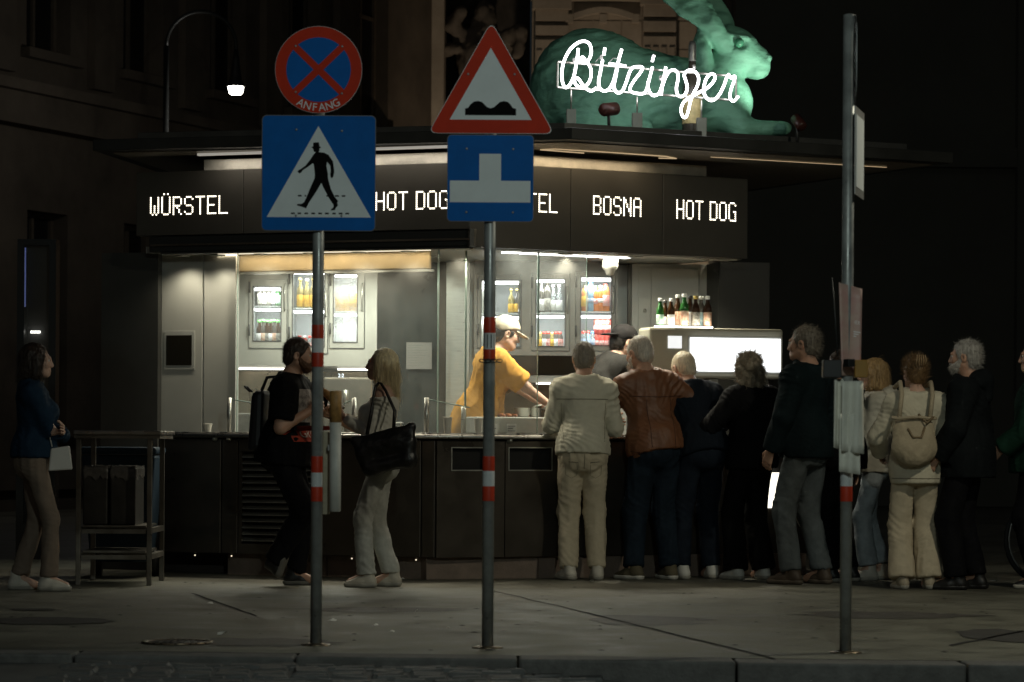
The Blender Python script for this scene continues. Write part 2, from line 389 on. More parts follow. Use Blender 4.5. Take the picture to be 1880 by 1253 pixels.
# plain blocks of the wall between the piers, and the segmental hood
for (pa,pb) in ((1044,1179),(1241,1356)):
    a,c=cu(pa,40)[0],cu(pb,40)[0]; z=2.0; k=0
    while z<10.6:
        cuts=[a,a+(c-a)*(.5 if k%2 else .33),c] if k%2 else [a,a+(c-a)*.33,a+(c-a)*.72,c]
        for i in range(len(cuts)-1): MB().fbox(frc,cuts[i]+.012,cuts[i+1]-.012,.003,.035+.012*((k*3+i)%3),z+.012,z+.518).build('wall_block',stone_l,b)
        z+=.53; k+=1
a,zz=cu(1053,28); c=cu(1162,28)[0]; ztop=cu(1107,16)[1]; q=MB(); pts=[];N=14
for i in range(N+1):
    t=i/N; pts.append(frc.p(a+(c-a)*t,.06,zz+(ztop-zz)*math.sin(math.pi*t)))
q2=[p+Vector((0,0,-.11)) for p in reversed(pts)]
q.poly(pts+q2,frc.n*.16).build('hood_mould',stone_l,b)
for px in (1045,1107,1166):
    u,z=cu(px,37); MB().fbox(frc,u-.07,u+.07,.05,.2,z-.08,z+.08).build('boss',stone_l,b)
MB().fbox(frc,cu(975,0)[0],ub,.002,.3,cu(1000,4)[1],cu(1000,-20)[1]).build('cornice',stone_l,b)
# dark grey house on the right
frr=Frame((3.5,45),0,1)
wins=[(9.0,10.6,1.2,5.0),(9.0,10.6,6.4,9.4,1)]
facade('grey_house','tall dark grey plain house front filling the right background',frr,0,16,15,stone_g,wins,[(5.4,5.7,.2),(.05,.9,.12)],[(cu(1797,0)[0]*.849-4.1,cu(1797,0)[0]*.849-3.55,.9,12,.25)],depth=6)
# unseen floodlight, assumed from the lit wall and added to brighten the gate
fl=thing('assumed_floodlight','assumed small ground floodlight, unseen behind the kiosk, added to light the limestone gate','floodlight',(1.2,47.5,0))
MB().box(.95,1.45,47.4,47.6,.35,.6).build('housing',black_metal,fl)
MB().box(1.17,1.23,47.45,47.55,0,.35).build('stand',black_metal,fl)
lamp('assumed_floodlight_lamp','SPOT',(1.2,47.62,.5),1100,(1,.80,.58),.15,rot=(R(135),0,0),spot=R(75),blend=.6,parent=fl)
# statue in the dark niche is made with the other figures
# ================================================================== street lamps
def street_lamp(loc, h, reach, ang, label, power, head=.5, pr=.045, col=(1,.97,.9)):
    t=thing('street_lamp',label,'street lamp',loc); loc=Vector(loc)
    d=Vector((math.cos(ang),math.sin(ang),0)); rr=reach/2
    MB().tube([loc,loc+Vector((0,0,h*.35)),loc+Vector((0,0,h*.351)),loc+Vector((0,0,h-rr))],[pr*1.7,pr*1.7,pr,pr*.8],12).build('mast',black_metal,t)
    pts=[loc+Vector((0,0,h-rr))+d*(rr-rr*math.cos(math.pi*i/18))+Vector((0,0,rr*math.sin(math.pi*i/18))) for i in range(19)]
    end=pts[-1]; pts.append(end-Vector((0,0,.10))); MB().tube(pts,pr*.55,8).build('arm',black_metal,t)
    e=end-Vector((0,0,.10))
    MB().lathe(e,[(.03,.06),(.05,-.1),(head*.30,-.28),(head*.36,-.36),(head*.5,-.42),(head*.5,-.44),(head*.34,-.42)],20).build('lamp_shade',black_metal,t)
    MB().lathe(e,[(head*.40,-.425),(head*.42,-.45),(head*.36,-.52),(head*.26,-.54),(0.001,-.545)],18).build('lens',emat('lamp_glow',(1,.95,.82),14.0),t)
    lamp('street_lamp_light','POINT',e-Vector((0,0,.62)),power,col,.12,parent=t)
    return t
p=W(433,160,38); m0=G(301,38)
street_lamp((m0.x,38,0),6.75,p.x-m0.x,0,'lit street lamp on an arched black mast behind the kiosk roof',42,head=.25)
street_lamp((7.4,15.2,0),6.6,3.0,math.pi,'added street lamp out of view, lighting the queue from the right',235,head=.5,col=(1,.95,.74))  # unseen lamp, added to light the backs of the queue
street_lamp((4.2,6.4,-.13),6.6,3.0,math.pi,'added street lamp out of view at the near roadside, lighting the signs',400,head=.5,col=(.84,1,.93))  # unseen lamp, added to light the signs and the pavement
# ================================================================== kiosk
steel   = mat('brushed_steel',(.47,.47,.43),.36,.88,var=.10,vscale=7,bump=.05,bscale=30,stretch=(1,1,14),rvar=.10)
steel_p = mat('satin_panel',(.46,.455,.41),.5,.12,var=.07,vscale=3,rvar=.08,bump=.02)
steel_d = mat('bronze_panel',(.085,.072,.058),.36,.6,var=.22,vscale=2.2,bump=.06,bscale=22,rvar=.12,dirt=.3)
fascia_m= mat('fascia_panel',(.085,.078,.066),.42,.45,var=.12,vscale=1.5,rvar=.08)
worktop = mat('worktop_steel',(.42,.40,.37),.3,.9,var=.12,vscale=10,rvar=.1)
dark    = mat('dark_recess',(.012,.011,.010),.8)
black_p = mat('black_plastic',(.015,.015,.015),.4)
plinth_m= mat('plinth_stone',(.22,.165,.13),.75,var=.2,vscale=8,bump=.25,bscale=60,dirt=.3)
cab_m   = mat('cabinet_steel',(.46,.46,.42),.42,.25,var=.08,vscale=4,rvar=.08)
grey_m  = mat('grey_panel',(.032,.036,.033),.35,.4,var=.2,vscale=3,rvar=.12)
ochre_m = mat('valance_cloth',(.52,.39,.21),.8,var=.35,vscale=2.0,dirt=.5,bump=.1,bscale=30)
pane_m  = glass_mat('shop_glass',dirt=.10,scale=1.8)
pane_e  = mat('glass_edge',(.35,.45,.40),.15,spec=.8)
KX,KY=-.555,20.75
AL,AR=math.atan(.366),math.atan(.45)
FLc=Frame((KX,KY),math.pi-AL,-1)          # counter, left front
FRc=Frame((KX,KY),AR,1)                   # counter, right front
FLf=Frame((-.313,20.95),math.pi-AL,-1)     # fascia, left
FRf=Frame((-.313,20.95),math.atan(.55),1)
kiosk=thing('sausage_stand','steel and glass sausage kiosk with lit dot letters round its fascia','kiosk',(-.2,22.0,0))
ZC=1.075; ZCEIL=2.46; ZF0,ZF1=2.45,3.07
uEL=FLc.at(290,900)[0]; uER=3.05
# ---- floor and counter core
def corner_poly(v, uL, uR, z, back):
    """outline that follows both fronts at outward offset v, closed at the back"""
    n1,n2=FLc.n,FRc.n
    # corner of the two offset lines
    a=FLc.o+n1*v; b=FRc.o+n2*v
    den=FLc.u.x*FRc.u.y-FLc.u.y*FRc.u.x
    t=((b.x-a.x)*FRc.u.y-(b.y-a.y)*FRc.u.x)/den
    c=a+FLc.u*t
    L=FLc.p(uL,v,0); Rr=FRc.p(uR,v,0)
    return [Vector((q.x,q.y,z)) for q in (L,c,Rr)]+[Vector((Rr.x-FRc.n.x*back,Rr.y-FRc.n.y*back,z)),Vector((L.x-FLc.n.x*back,L.y-FLc.n.y*back,z))]
MB().poly(corner_poly(-.05,uEL,uER,.17,.62),(0,0,.85)).build('counter_core',dark,kiosk)
MB().poly(corner_poly(-.70,uEL,uER,0,2.2),(0,0,.2)).build('floor',grey_m,kiosk)
MB().poly(corner_poly(.035,uEL+.03,uER,1.045,.78),(0,0,.03)).build('counter_top',worktop,kiosk,bevel=.006)
MB().tube([q_+Vector((0,0,.02)) for q_ in corner_poly(.036,uEL+.03,uER,1.028,.7)[:3]],.0165,10).build('counter_nosing',worktop,kiosk)
MB().poly(corner_poly(-.03,uEL,uER,1.021,.7),(0,0,.02)).build('shadow_gap',dark,kiosk)
# ---- plinth blocks
def plinth(fr,p0,p1,v,m):
    a,c=fr.at(p0,1045,v)[0],fr.at(p1,1045,v)[0]
    if a>c: a,c=c,a
    MB().fbox(fr,a+.003,c-.003,v-.3,v,0,.168).build('plinth_block',m,kiosk,bevel=.004)
plinth(FLc,417,600,-.13,plinth_m); plinth(FLc,600,776,-.13,plinth_m); plinth(FLc,300,416,-.35,mat('plinth_dark',(.05,.04,.035),.8))
frp=Frame((FLc.p(0,-.10,0).x,20.86),math.atan(.40),1)
for p0,p1 in ((782,988),(988,1160),(1160,1330),(1330,1480)): plinth(frp,p0,p1,0,plinth_m)
# ---- front panels
ZP0,ZP1=.165,1.02
def panel(fr,p0,p1,name='front_panel',z0=ZP0,z1=ZP1,v0=-.045,v1=0,m=None,gap=.004,bv=.006):
    a,c=sorted((fr.at(p0,910)[0],fr.at(p1,910)[0]))
    return MB().fbox(fr,a+gap,c-gap,v0,v1,z0,z1).build(name,m or steel_d,kiosk,bevel=bv)
panel(FLc,290,406); panel(FLc,406,437); panel(FLc,578,680); panel(FLc,680,773); panel(FLc,773,799)
# louvred panel
a,c=sorted((FLc.at(437,900)[0],FLc.at(578,900)[0]))
MB().fbox(FLc,a+.004,c-.004,-.045,0,.93,ZP1).build('louvre_header',steel_d,kiosk,bevel=.004)
MB().fbox(FLc,a+.004,a+.03,-.045,0,ZP0,.928).build('louvre_stile',steel_d,kiosk); MB().fbox(FLc,c-.03,c-.004,-.045,0,ZP0,.928).build('louvre_stile',steel_d,kiosk)
MB().fbox(FLc,a+.03,c-.03,-.045,-.002,ZP0,.24).build('louvre_foot',steel_d,kiosk)
z=.26; slat_m=None
while z<.90:
    q=MB(); q.hexa([FLc.p(c-.032,.0,z),FLc.p(a+.032,.0,z),FLc.p(a+.032,-.035,z+.022),FLc.p(c-.032,-.035,z+.022),FLc.p(c-.032,.0,z+.006),FLc.p(a+.032,.0,z+.006),FLc.p(a+.032,-.035,z+.028),FLc.p(c-.032,-.035,z+.028)])
    q.build('slat',steel,kiosk); z+=.048
# right hand panels, two with litter slots
def slot_panel(p0,p1,s0,s1,y0,y1):
    a,c=sorted((FRc.at(p0,910)[0],FRc.at(p1,910)[0])); a+=.004; c-=.004
    s,zt=FRc.at(s0,y0); e,zb=FRc.at(s1,y1)
    q=MB(); q.fbox(FRc,a,s,-.045,0,ZP0,ZP1); q.fbox(FRc,e,c,-.045,0,ZP0,ZP1); q.fbox(FRc,s,e,-.045,0,ZP0,zb); q.fbox(FRc,s,e,-.045,0,zt,ZP1)
    pn=q.build('front_panel',steel_d,kiosk)
    q=MB(); t=.008
    q.fbox(FRc,s-t,e+t,.001,.006,zb-t,zb); q.fbox(FRc,s-t,e+t,.001,.006,zt,zt+t); q.fbox(FRc,s-t,s,.001,.006,zb,zt); q.fbox(FRc,e,e+t,.001,.006,zb,zt)
    q.build('slot_rim',steel,pn)
    q=MB(); q.fbox(FRc,s,e,-.35,-.34,zb,zt); q.fbox(FRc,s,e,-.34,-.046,zb-.01,zb); q.fbox(FRc,s,e,-.34,-.046,zt,zt+.01)
    q.build('chute',mat('chute_steel',(.12,.085,.06),.5,.5,var=.3),pn)
    return s,e,zb
slot_panel(801,927,830,889,823,863); s_,e_,zb_=slot_panel(927,1045,935,1012,823,863)
for p0,p1 in ((1045,1160),(1160,1280),(1280,1405),(1436,1500)): panel(FRc,p0,p1)
# crumpled napkin in the slot is built with the small things; lit drinks niche in the last panel
a,c=sorted((FRc.at(1405,900)[0],FRc.at(1436,900)[0]))
MB().fbox(FRc,a+.004,c-.004,-.045,-.01,ZP0,FRc.at(1420,935)[1]).build('front_panel',steel_d,kiosk)
MB().fbox(FRc,a+.01,c-.01,-.02,.004,FRc.at(1420,933)[1],FRc.at(1420,868)[1]).build('lit_niche',emat('niche_glow',(1,.93,.78),2.0),kiosk)
# knobs
def knob(fr,px,py):
    u,z=fr.at(px,py); c0=fr.p(u,0,z); q=MB()
    q.tube([c0,c0+fr.n*.012,c0+fr.n*.013,c0+fr.n*.03,c0+fr.n*.036],[.02,.02,.014,.014,.008],14).build('lock_knob',steel,kiosk)
for px in (395,421,604,716): knob(FLc,px,806)
knob(FRc,935,809); knob(FRc,1105,809)
# little lamps under the panel edge
for px in (357,424,645,763):
    u=FLc.at(px,1020,-.02)[0]; c0=FLc.p(u,-.03,ZP0-.02)
    MB().sphere(c0,.006,8,6).build('step_lamp',emat('step_glow',(1,.85,.6),1.0),kiosk)
# ---- left steel wall above the counter
VW=-.60
def wpanel(p0,p1,y0=452,m=None,name='wall_panel',v=VW,z0=ZC+.002,z1=ZCEIL-.01):
    a,c=sorted((FLc.at(p0,620,v)[0],FLc.at(p1,620,v)[0]))
    return MB().fbox(FLc,a+.002,c-.002,v-.06,v,z0,z1).build(name,m or steel_p,kiosk,bevel=.003)
wpanel(291,372); wpanel(374,433)
u0,z1=FLc.at(302,608,VW); u1,z0=FLc.at(358,679,VW); u0,u1=sorted((u0,u1))
MB().fbox(FLc,u0,u1,VW+.001,VW+.008,z0,z1).build('hatch_plate',cab_m,kiosk,bevel=.002)
MB().fbox(FLc,u0+.024,u1-.022,VW+.009,VW+.012,z0+.035,z1-.035).build('hatch_pane',mat('black_glass',(.012,.011,.008),.12),kiosk)
for uu in (u0+.01,u1-.01):
    for zz in (z0+.015,(z0+z1)/2,z1-.015): MB().sphere(FLc.p(uu,VW+.009,zz),.004,6,4).build('rivet',steel,kiosk)
# dark wing at the far left
frw=Frame((W(290,600,22.1).x,22.1),math.pi-.25,-1)
a=frw.at(186,600)[0]
MB().fbox(frw,0.0,a,-.08,0,0,2.47).build('wing_panel',mat('wing_paint',(.05,.05,.045),.5,.2,var=.1),kiosk)
# ---- fascia
def fpanel(fr,p0,p1,z0,z1=ZF1,v0=-.08,v1=0):
    a,c=sorted((fr.at(p0,370)[0],fr.at(p1,370)[0]))
    return MB().fbox(fr,a+.002,c-.002,v0,v1,z0,z1).build('fascia_panel',fascia_m,kiosk,bevel=.003)
LP=[fpanel(FLf,250,447,2.582),fpanel(FLf,447,655,2.582),fpanel(FLf,655,861.5,2.582)]
RP=[fpanel(FRf,862.5,1048,ZF0),fpanel(FRf,1048,1217,ZF0),fpanel(FRf,1217,1373,ZF0)]
a0=0.0; a1=FLf.at(250,430)[0]
MB().fbox(FLf,-.01,a1-.1,-.16,-.02,2.455,2.578).build('awning_box',black_metal,kiosk,bevel=.01)
MB().fbox(FLf,.0,a1-.12,-.04,.0,2.50,2.515).build('awning_lip',steel_d,kiosk)
MB().fbox(FLf,.02,a1-.2,-.10,-.015,2.44,2.453).build('awning_rail',black_metal,kiosk)
MB().fbox(FLf,-.03,.0,-.16,.012,2.452,2.58).build('awning_cap',steel,kiosk)
# LED dot letters
FONT={'W':["10001","10001","10001","10001","10101","10101","10101","10101","01010"],'U':["10001","10001","10001","10001","10001","10001","10001","10001","01110"],
'R':["11110","10001","10001","10001","11110","10100","10010","10010","10001"],'S':["01110","10001","10000","10000","01110","00001","00001","10001","01110"],
'T':["11111","00100","00100","00100","00100","00100","00100","00100","00100"],'E':["11111","10000","10000","10000","11110","10000","10000","10000","11111"],
'L':["10000","10000","10000","10000","10000","10000","10000","10000","11111"],'H':["10001","10001","10001","10001","11111","10001","10001","10001","10001"],
'O':["01110","10001","10001","10001","10001","10001","10001","10001","01110"],'D':["11110","10001","10001","10001","10001","10001","10001","10001","11110"],
'G':["01110","10001","10000","10000","10011","10001","10001","10001","01111"],'B':["11110","10001","10001","10001","11110","10001","10001","10001","11110"],
'N':["10001","11001","11001","10101","10101","10011","10011","10001","10001"],'A':["01110","10001","10001","10001","11111","10001","10001","10001","10001"]}
led=emat('led_glow',(1,.90,.72),4.6)
def word(fr,txt,p0,p1,ytop,ybot,panel_o):
    u0=fr.at(p0,(ytop+ybot)/2)[0]; u1,zm=fr.at(p1,(ytop+ybot)/2); zt=fr.at((p0+p1)/2,ytop)[1]; zb=fr.at((p0+p1)/2,ybot)[1]
    cols=sum(3 if ch==' ' else 6 for ch in txt)-1
    du=(u1-u0)/(cols-1); dz=(zt-zb)/8; r=.0060; c=0
    for ch in txt:
        if ch==' ': c+=3; continue
        g=FONT['U' if ch=='Ü' else ch]; q=MB()
        def dot(cc,rr):
            ce=fr.p(u0+du*cc,.0015,zt-dz*rr); n=7; vs=[ce+fr.n*.004]; fs=[]
            for k in range(n):
                t=2*math.pi*k/n; vs.append(ce+fr.u*(r*math.cos(t))+Vector((0,0,r*math.sin(t))))
            for k in range(n): fs.append((0,1+k,1+(k+1)%n))
            q.add(vs,fs)
        for rr,row in enumerate(g):
            for cc,b_ in enumerate(row):
                if b_=='1': dot(c+cc,rr)
        if ch=='Ü': dot(c+1,-1.6); dot(c+3,-1.6)
        q.build('letter',led,panel_o); c+=6
word(FLf,'WÜRSTEL',277,417,362,393,LP[0]); word(FLf,'BOSNA',520,617,358,389,LP[1]); word(FLf,'HOT DOG',691,822,353,384,LP[2])
word(FRf,'WÜRSTEL',893,1022,355,387,RP[0]); word(FRf,'BOSNA',1090,1176,363,395,RP[1]); word(FRf,'HOT DOG',1243,1350,371,403,RP[2])
# ---- soffit and ceiling
def two_front(Fl,Fr,v,uL,uR,z,back):
    a=Fl.o+Fl.n*v; b=Fr.o+Fr.n*v; den=Fl.u.x*Fr.u.y-Fl.u.y*Fr.u.x
    t=((b.x-a.x)*Fr.u.y-(b.y-a.y)*Fr.u.x)/den; c=a+Fl.u*t; L=Fl.p(uL,v,0); Rr=Fr.p(uR,v,0)
    return [Vector((q.x,q.y,z)) for q in (L,c,Rr)]+[Vector((Rr.x-Fr.n.x*back,Rr.y-Fr.n.y*back,z)),Vector((L.x-Fl.n.x*back,L.y-Fl.n.y*back,z))]
uFL=FLf.at(250,430)[0]; uFR=FRf.at(1373,430)[0]
MB().poly(two_front(FLf,FRf,-.165,uFL,uFR,ZCEIL,2.6),(0,0,.05)).build('ceiling',cab_m,kiosk)
MB().poly(two_front(FLf,FRf,-.085,uFL,uFR,2.62,2.6),(0,0,.4)).build('attic',dark,kiosk)
# fascia underside return on the right
MB().fbox(FRf,.0,uFR,-.30,-.082,2.445,2.458).build('soffit_strip',steel_p,kiosk)
# ---- cornice trough between fascia and roof
trough=mat('trough_metal',(.62,.58,.50),.42,.55,var=.25,vscale=6,rvar=.12,bump=.1,bscale=25)
aL=FLf.at(372,300)[0]; aR=FRf.at(1300,310)[0]
MB().fbox(FLf,.02,aL,-.10,-.02,ZF1+.002,3.155).build('cornice_trough',trough,kiosk,bevel=.004)
MB().fbox(FRf,.02,aR,-.10,-.02,ZF1+.002,3.155).build('cornice_trough',trough,kiosk,bevel=.004)
tube_m=emat('cove_glow',(1,.92,.80),.28)
MB().fbox(FLf,.05,aL-.03,.115,.155,3.168,3.186).build('cove_tube',tube_m,kiosk)
c0=FLf.p(aL/2,.13,3.16)
lamp('cove_light','AREA',c0,4,(1,.92,.8),aL-.2,.05,rot=Euler((0,0,math.atan2(FLf.u.y,FLf.u.x))),parent=kiosk)
# thin glowing tubes imitating the neon wire's reflection on the right soffit
pts=[FRf.p(u,v,3.188) for u,v in ((.95,.02),(.55,.06),(.62,.16),(1.1,.17),(1.6,.14),(1.75,.05),(1.62,.0))]
MB().tube(pts,.004,6).build('reflection_tube',emat('wire_reflection_glow',(1,.72,.4),.45),kiosk)
MB().tube([FRf.p(1.9,.30,3.186),FRf.p(2.7,.33,3.186),FRf.p(3.5,.36,3.186)],.0025,6).build('reflection_tube',emat('wire_reflection_glow',(1,.72,.4),.45),kiosk)
lamp('wire_reflection_fill','AREA',FRf.p(.9,.12,3.15),2.6,(1,.78,.5),1.3,.1,rot=Euler((0,0,AR)),parent=kiosk)  # lamp added along with the imitated reflection
# ---- roof
RZ0,RZ1=3.2,3.285
rl=W(170,275,1).xy; dL=(RZ0-1)*F/(YH-unroll(170,277)[1]); dC=(RZ0-1)*F/(YH-unroll(1050,256)[1]); dR=(RZ0-1)*F/(YH-unroll(1750,300)[1])
pL,pC,pR=W(170,277,dL),W(1050,256,dC),W(1750,300,dR)
roof_m=mat('roof_edge',(.03,.03,.027),.45,.3,var=.2,vscale=4,rvar=.1)
soff_m=mat('soffit_metal',(.30,.27,.22),.40,.6,var=.3,vscale=5,stretch=(8,1,1),rvar=.12)
P5=[Vector((q.x,q.y,RZ0)) for q in (pL,pC,pR)]+[Vector((pR.x-1.6,pR.y+3.0,RZ0)),Vector((pL.x+.5,pL.y+3.0,RZ0))]
roof=MB().poly(P5,(0,0,RZ1-RZ0)).build('roof',roof_m,kiosk,bevel=.006)
cen=sum(P5,Vector())/5
MB().poly([Vector((cen.x+(q.x-cen.x)*.955,cen.y+(q.y-cen.y)*.93,RZ0-.008)) for q in P5],(0,0,.006)).build('soffit',soff_m,roof)
# upstand behind the edge and the raised deck that carries the sculpture
DZ=3.36
q=[Vector((cen.x+(v.x-cen.x)*.90,cen.y+(v.y-cen.y)*.84,RZ1)) for v in P5]
MB().poly(q,(0,0,DZ-RZ1)).build('roof_deck',mat('deck_metal',(.08,.08,.075),.4,.6,var=.2),roof,bevel=.004)
# ---- interior: back walls
dB=23.3
x0=W(436,600,dB).x-.5; x1=W(1160,600,dB).x
MB().box(-3.1,x1+.1,dB+.55,dB+.6,.1,2.5).build('rear_wall',cab_m,kiosk)
# valance over the left window
VV=-.68
a,c=sorted((FLc.at(392,470,VV)[0],FLc.at(790,470,VV)[0])); zt=ZCEIL-.004; zb=FLc.at(600,497,VV)[1]
MB().fbox(FLc,a,c,VV-.03,VV,zb,zt).build('valance',ochre_m,kiosk,bevel=.01)
MB().fbox(FLc,a-.02,c+.02,VV-.035,VV+.01,zb-.02,zb-.004).build('valance_rail',steel,kiosk)
# tall dark door and steel columns
def slab(p0,p1,d,z0,z1,name,m,t=.05,bv=.003):
    return MB().box(W(p0,600,d).x,W(p1,600,d).x,d,d+t,z0,z1).build(name,m,kiosk,bevel=bv)
slab(693,806,22.9,.2,2.455,'back_door',grey_m); slab(806,819,22.85,.2,2.455,'door_post',steel_d)
slab(819,862,22.7,.2,2.455,'steel_column',steel); slab(862,906,22.9,.2,2.455,'steel_column',steel)
slab(433,690,23.0,1.60,1.66,'cabinet_rail',cab_m,.3)
slab(905,1130,23.2,1.50,1.56,'cabinet_rail',steel,.2)
strip_e=emat('strip_glow',(1,.95,.85),3.2)
slab(435,572,22.95,1.585,1.6,'under_light',strip_e,.04,0); slab(620,690,22.95,1.585,1.6,'under_light',strip_e,.04,0); slab(985,1062,23.15,1.485,1.498,'under_light',strip_e,.04,0)
slab(433,690,23.2,1.0,1.58,'splashback',mat('splash_steel',(.30,.25,.17),.3,.7,var=.3,vscale=5,rvar=.1),.03)
slab(900,1165,23.45,.9,1.50,'splashback',mat('splash_brown',(.11,.08,.05),.35,.5,var=.3,vscale=5),.03)
# right closing wall with door
slab(1128,1152,23.05,.2,2.455,'door_jamb',cab_m,.2); slab(1152,1160,22.95,.2,2.455,'door_jamb',steel_d,.1)
frd=Frame((W(1160,600,22.9).x,22.9),R(4),1)
u1=frd.at(1318,600)[0]
MB().fbox(frd,0,u1,-.05,0,.2,2.455).build('wall_panel',steel_p,kiosk)
ua,zt=frd.at(1172,492); ub=frd.at(1283,492)[0]
MB().fbox(frd,ua,frd.at(1195,500)[0],.001,.012,.3,zt).build('door_leaf',steel_p,kiosk,bevel=.003); MB().fbox(frd,frd.at(1196,500)[0],ub,.001,.012,.3,zt).build('door_leaf',steel_p,kiosk,bevel=.003)
u,z=frd.at(1183,571); MB().sphere(frd.p(u,.02,z),.015,8,6).build('door_knob',steel,kiosk)
# dark end pier on the right
fre=Frame((W(1319,600,22.6).x,22.6),R(12),1)
MB().fbox(fre,0,.42,-.5,0,0,2.455).build('end_pier',mat('pier_paint',(.014,.014,.012),.5,.2),kiosk)
# camera dome on the ceiling
c0=W(1120,480,22.0); MB().lathe((c0.x,c0.y,ZCEIL-.12),[(.001,-.035),(.03,-.028),(.038,0),(.05,.012),(.062,.03),(.062,.118)],16).build('dome_camera',mat('cream_plastic',(.38,.35,.30),.4),kiosk)
# ---- ceiling lights
for p0,p1,d0,d1 in ((925,955,21.45,21.5),(957,993,21.55,21.6),(995,1040,21.65,21.72),(1042,1100,21.75,21.85),(1105,1156,21.9,22.0)):
    a=W(p0,465,d0); c=W(p1,470,d1); mid=(a+c)/2; L=(c-a).length; an=math.atan2(c.y-a.y,c.x-a.x)
    f_=Frame((a.x,a.y),an,1)
    MB().fbox(f_,0,L-.01,-.05,.05,ZCEIL-.022,ZCEIL-.003).build('strip_light',emat('striplight_glow',(1,.97,.9),5),kiosk)
    lamp('strip_lamp','AREA',(mid.x,mid.y,ZCEIL-.03),4,(.97,1,.85),L,.09,rot=Euler((0,0,an)),parent=kiosk)
def downlight(pos,power,col=(1,.92,.72),spot=125,gl=4.5):
    q=MB().lathe(pos,[(.062,0),(.058,-.008),(.045,-.008)],16); h=q.build('downlight_ring',steel,kiosk)
    MB().lathe(pos,[(.044,-.003),(.001,-.004)],14).build('downlight_lens',emat('downlight_glow',(1,.88,.66),gl),h)
    lamp('downlight_lamp','SPOT',Vector(pos)-Vector((0,0,.03)),power,col,.04,spot=R(spot),blend=.8,parent=kiosk)
for px,py,pw in ((851,458,20),(1039,459,64),(1167,465,72),(1288,471,52)):
    u,_=FRf.at(px,py,-.19); p=FRf.p(u,-.19,2.443); downlight(p,pw)
for px in (335,400):
    u,_=FLf.at(px,455,-.18); p=FLf.p(u,-.18,2.438); downlight(p,7,spot=135)
for px in (480,570,660,750):  # extra downlights, added to brighten the people at the left counter
    u,_=FLf.at(px,455,-.18); p=FLf.p(u,-.18,2.438); downlight(p,20,spot=150)
u0_,u1_=sorted((FLf.at(400,455,-.33)[0],FLf.at(790,455,-.33)[0])); pm_=FLf.p((u0_+u1_)/2,-.335,ZCEIL-.012)
MB().fbox(FLf,u0_,u1_,-.345,-.325,ZCEIL-.010,ZCEIL-.001).build('valance_fill',emat('valance_fill_glow',(1,.88,.66),1.2),kiosk)  # glowing strip added only to light the valance
lamp('valance_fill_lamp','AREA',pm_,3.4,(1,.86,.62),u1_-u0_,.03,rot=Euler((0,0,math.atan2(FLf.u.y,FLf.u.x))),parent=kiosk)  # area lamp added for the same valance fill
for px,d in ((540,22.3),(626,22.3),(705,22.3),(795,22.2)):
    p=W(px,495,d); downlight((p.x,d,ZCEIL-.004),26,(.98,1,.84),168)
# ---- shop glass (two leaves on the right front, one long leaf on the left)
def pane(fr,u0,u1,v,z0,z1,name='glass_pane'):
    q=MB(); q.add([fr.p(u0,v,z0),fr.p(u1,v,z0),fr.p(u1,v,z1),fr.p(u0,v,z1)],[(0,1,2,3)])
    o=q.build(name,pane_m,kiosk)
    e=MB(); t=.005
    e.fbox(fr,u0-t,u0,v-t,v+t,z0,z1); e.fbox(fr,u1,u1+t,v-t,v+t,z0,z1); e.build('glass_edge',pane_e,o); return o
VG=-.34
VGL=-.56
ul0=FLc.at(434,600,VGL)[0]; ul1=FLc.at(803,600,VGL)[0]
pane(FLc,min(ul0,ul1),max(ul0,ul1)-.012,VGL,ZC+.003,ZCEIL-.005)
g0=FRc.at(806,600,VG)[0]; g1=FRc.at(855,600,VG)[0]; g2=FRc.at(988,600,VG)[0]; g3=FRc.at(1076,600,VG)[0]
pane(FRc,g0,g1-.006,VG,ZC+.003,ZCEIL-.005); pane(FRc,g1+.006,g2-.006,VG,ZC+.003,ZCEIL-.005); pane(FRc,g2+.006,g3,VG,FRc.at(1050,634,VG)[1],ZCEIL-.005)
# sneeze guards: posts with a raked pane
def guard(fr,pa,pb,v=-.12):
    a=fr.at(pa,760,v)[0]; b=fr.at(pb,760,v)[0]
    MB().bar(fr.p(a,v,ZC),fr.p(a,v,ZC+.26),.018,10).build('guard_post',steel,kiosk)
    MB().add([fr.p(a,v,ZC+.004),fr.p(b,v-.18,ZC+.004),fr.p(b,v-.18,ZC+.19),fr.p(a,v,ZC+.25)],[(0,1,2,3)]).build('guard_pane',pane_m,kiosk)
    MB().tube([fr.p(a,v,ZC+.25),fr.p(b,v-.18,ZC+.19)],.004,6).build('guard_edge',pane_e,kiosk)
guard(FLc,421,495); guard(FLc,783,846); guard(FLc,650,600)
u=FRc.at(851,760,-.2)[0]; MB().bar(FRc.p(u,-.2,ZC),FRc.p(u,-.2,ZC+.2),.018,10).build('guard_post',steel,kiosk)
# notice on the dark door
frn=Frame((W(746,650,22.88).x,22.88),0,1)
a=frn.at(770,650); 
MB().fbox(frn,0,frn.at(793,650)[0],.001,.003,frn.at(770,678)[1],frn.at(770,629)[1]).build('notice',mat('grey_paper',(.16,.155,.14),.7,var=.1),kiosk)
for i in range(9):
    z=frn.at(770,634+i*4.6)[1]; L=.19*random.uniform(.5,.95)
    MB().fbox(frn,.01,.01+L,.0035,.004,z-.003,z).build('notice_line',mat('ink',(.12,.12,.11),.8),kiosk)
# low equipment tray behind the glass on the right
a=FRc.at(872,780,-.45)[0]; c=FRc.at(1000,780,-.45)[0]
MB().fbox(FRc,a,c,-.75,-.42,ZC+.003,FRc.at(930,766,-.42)[1]).build('sausage_tray',cab_m,kiosk,bevel=.008)
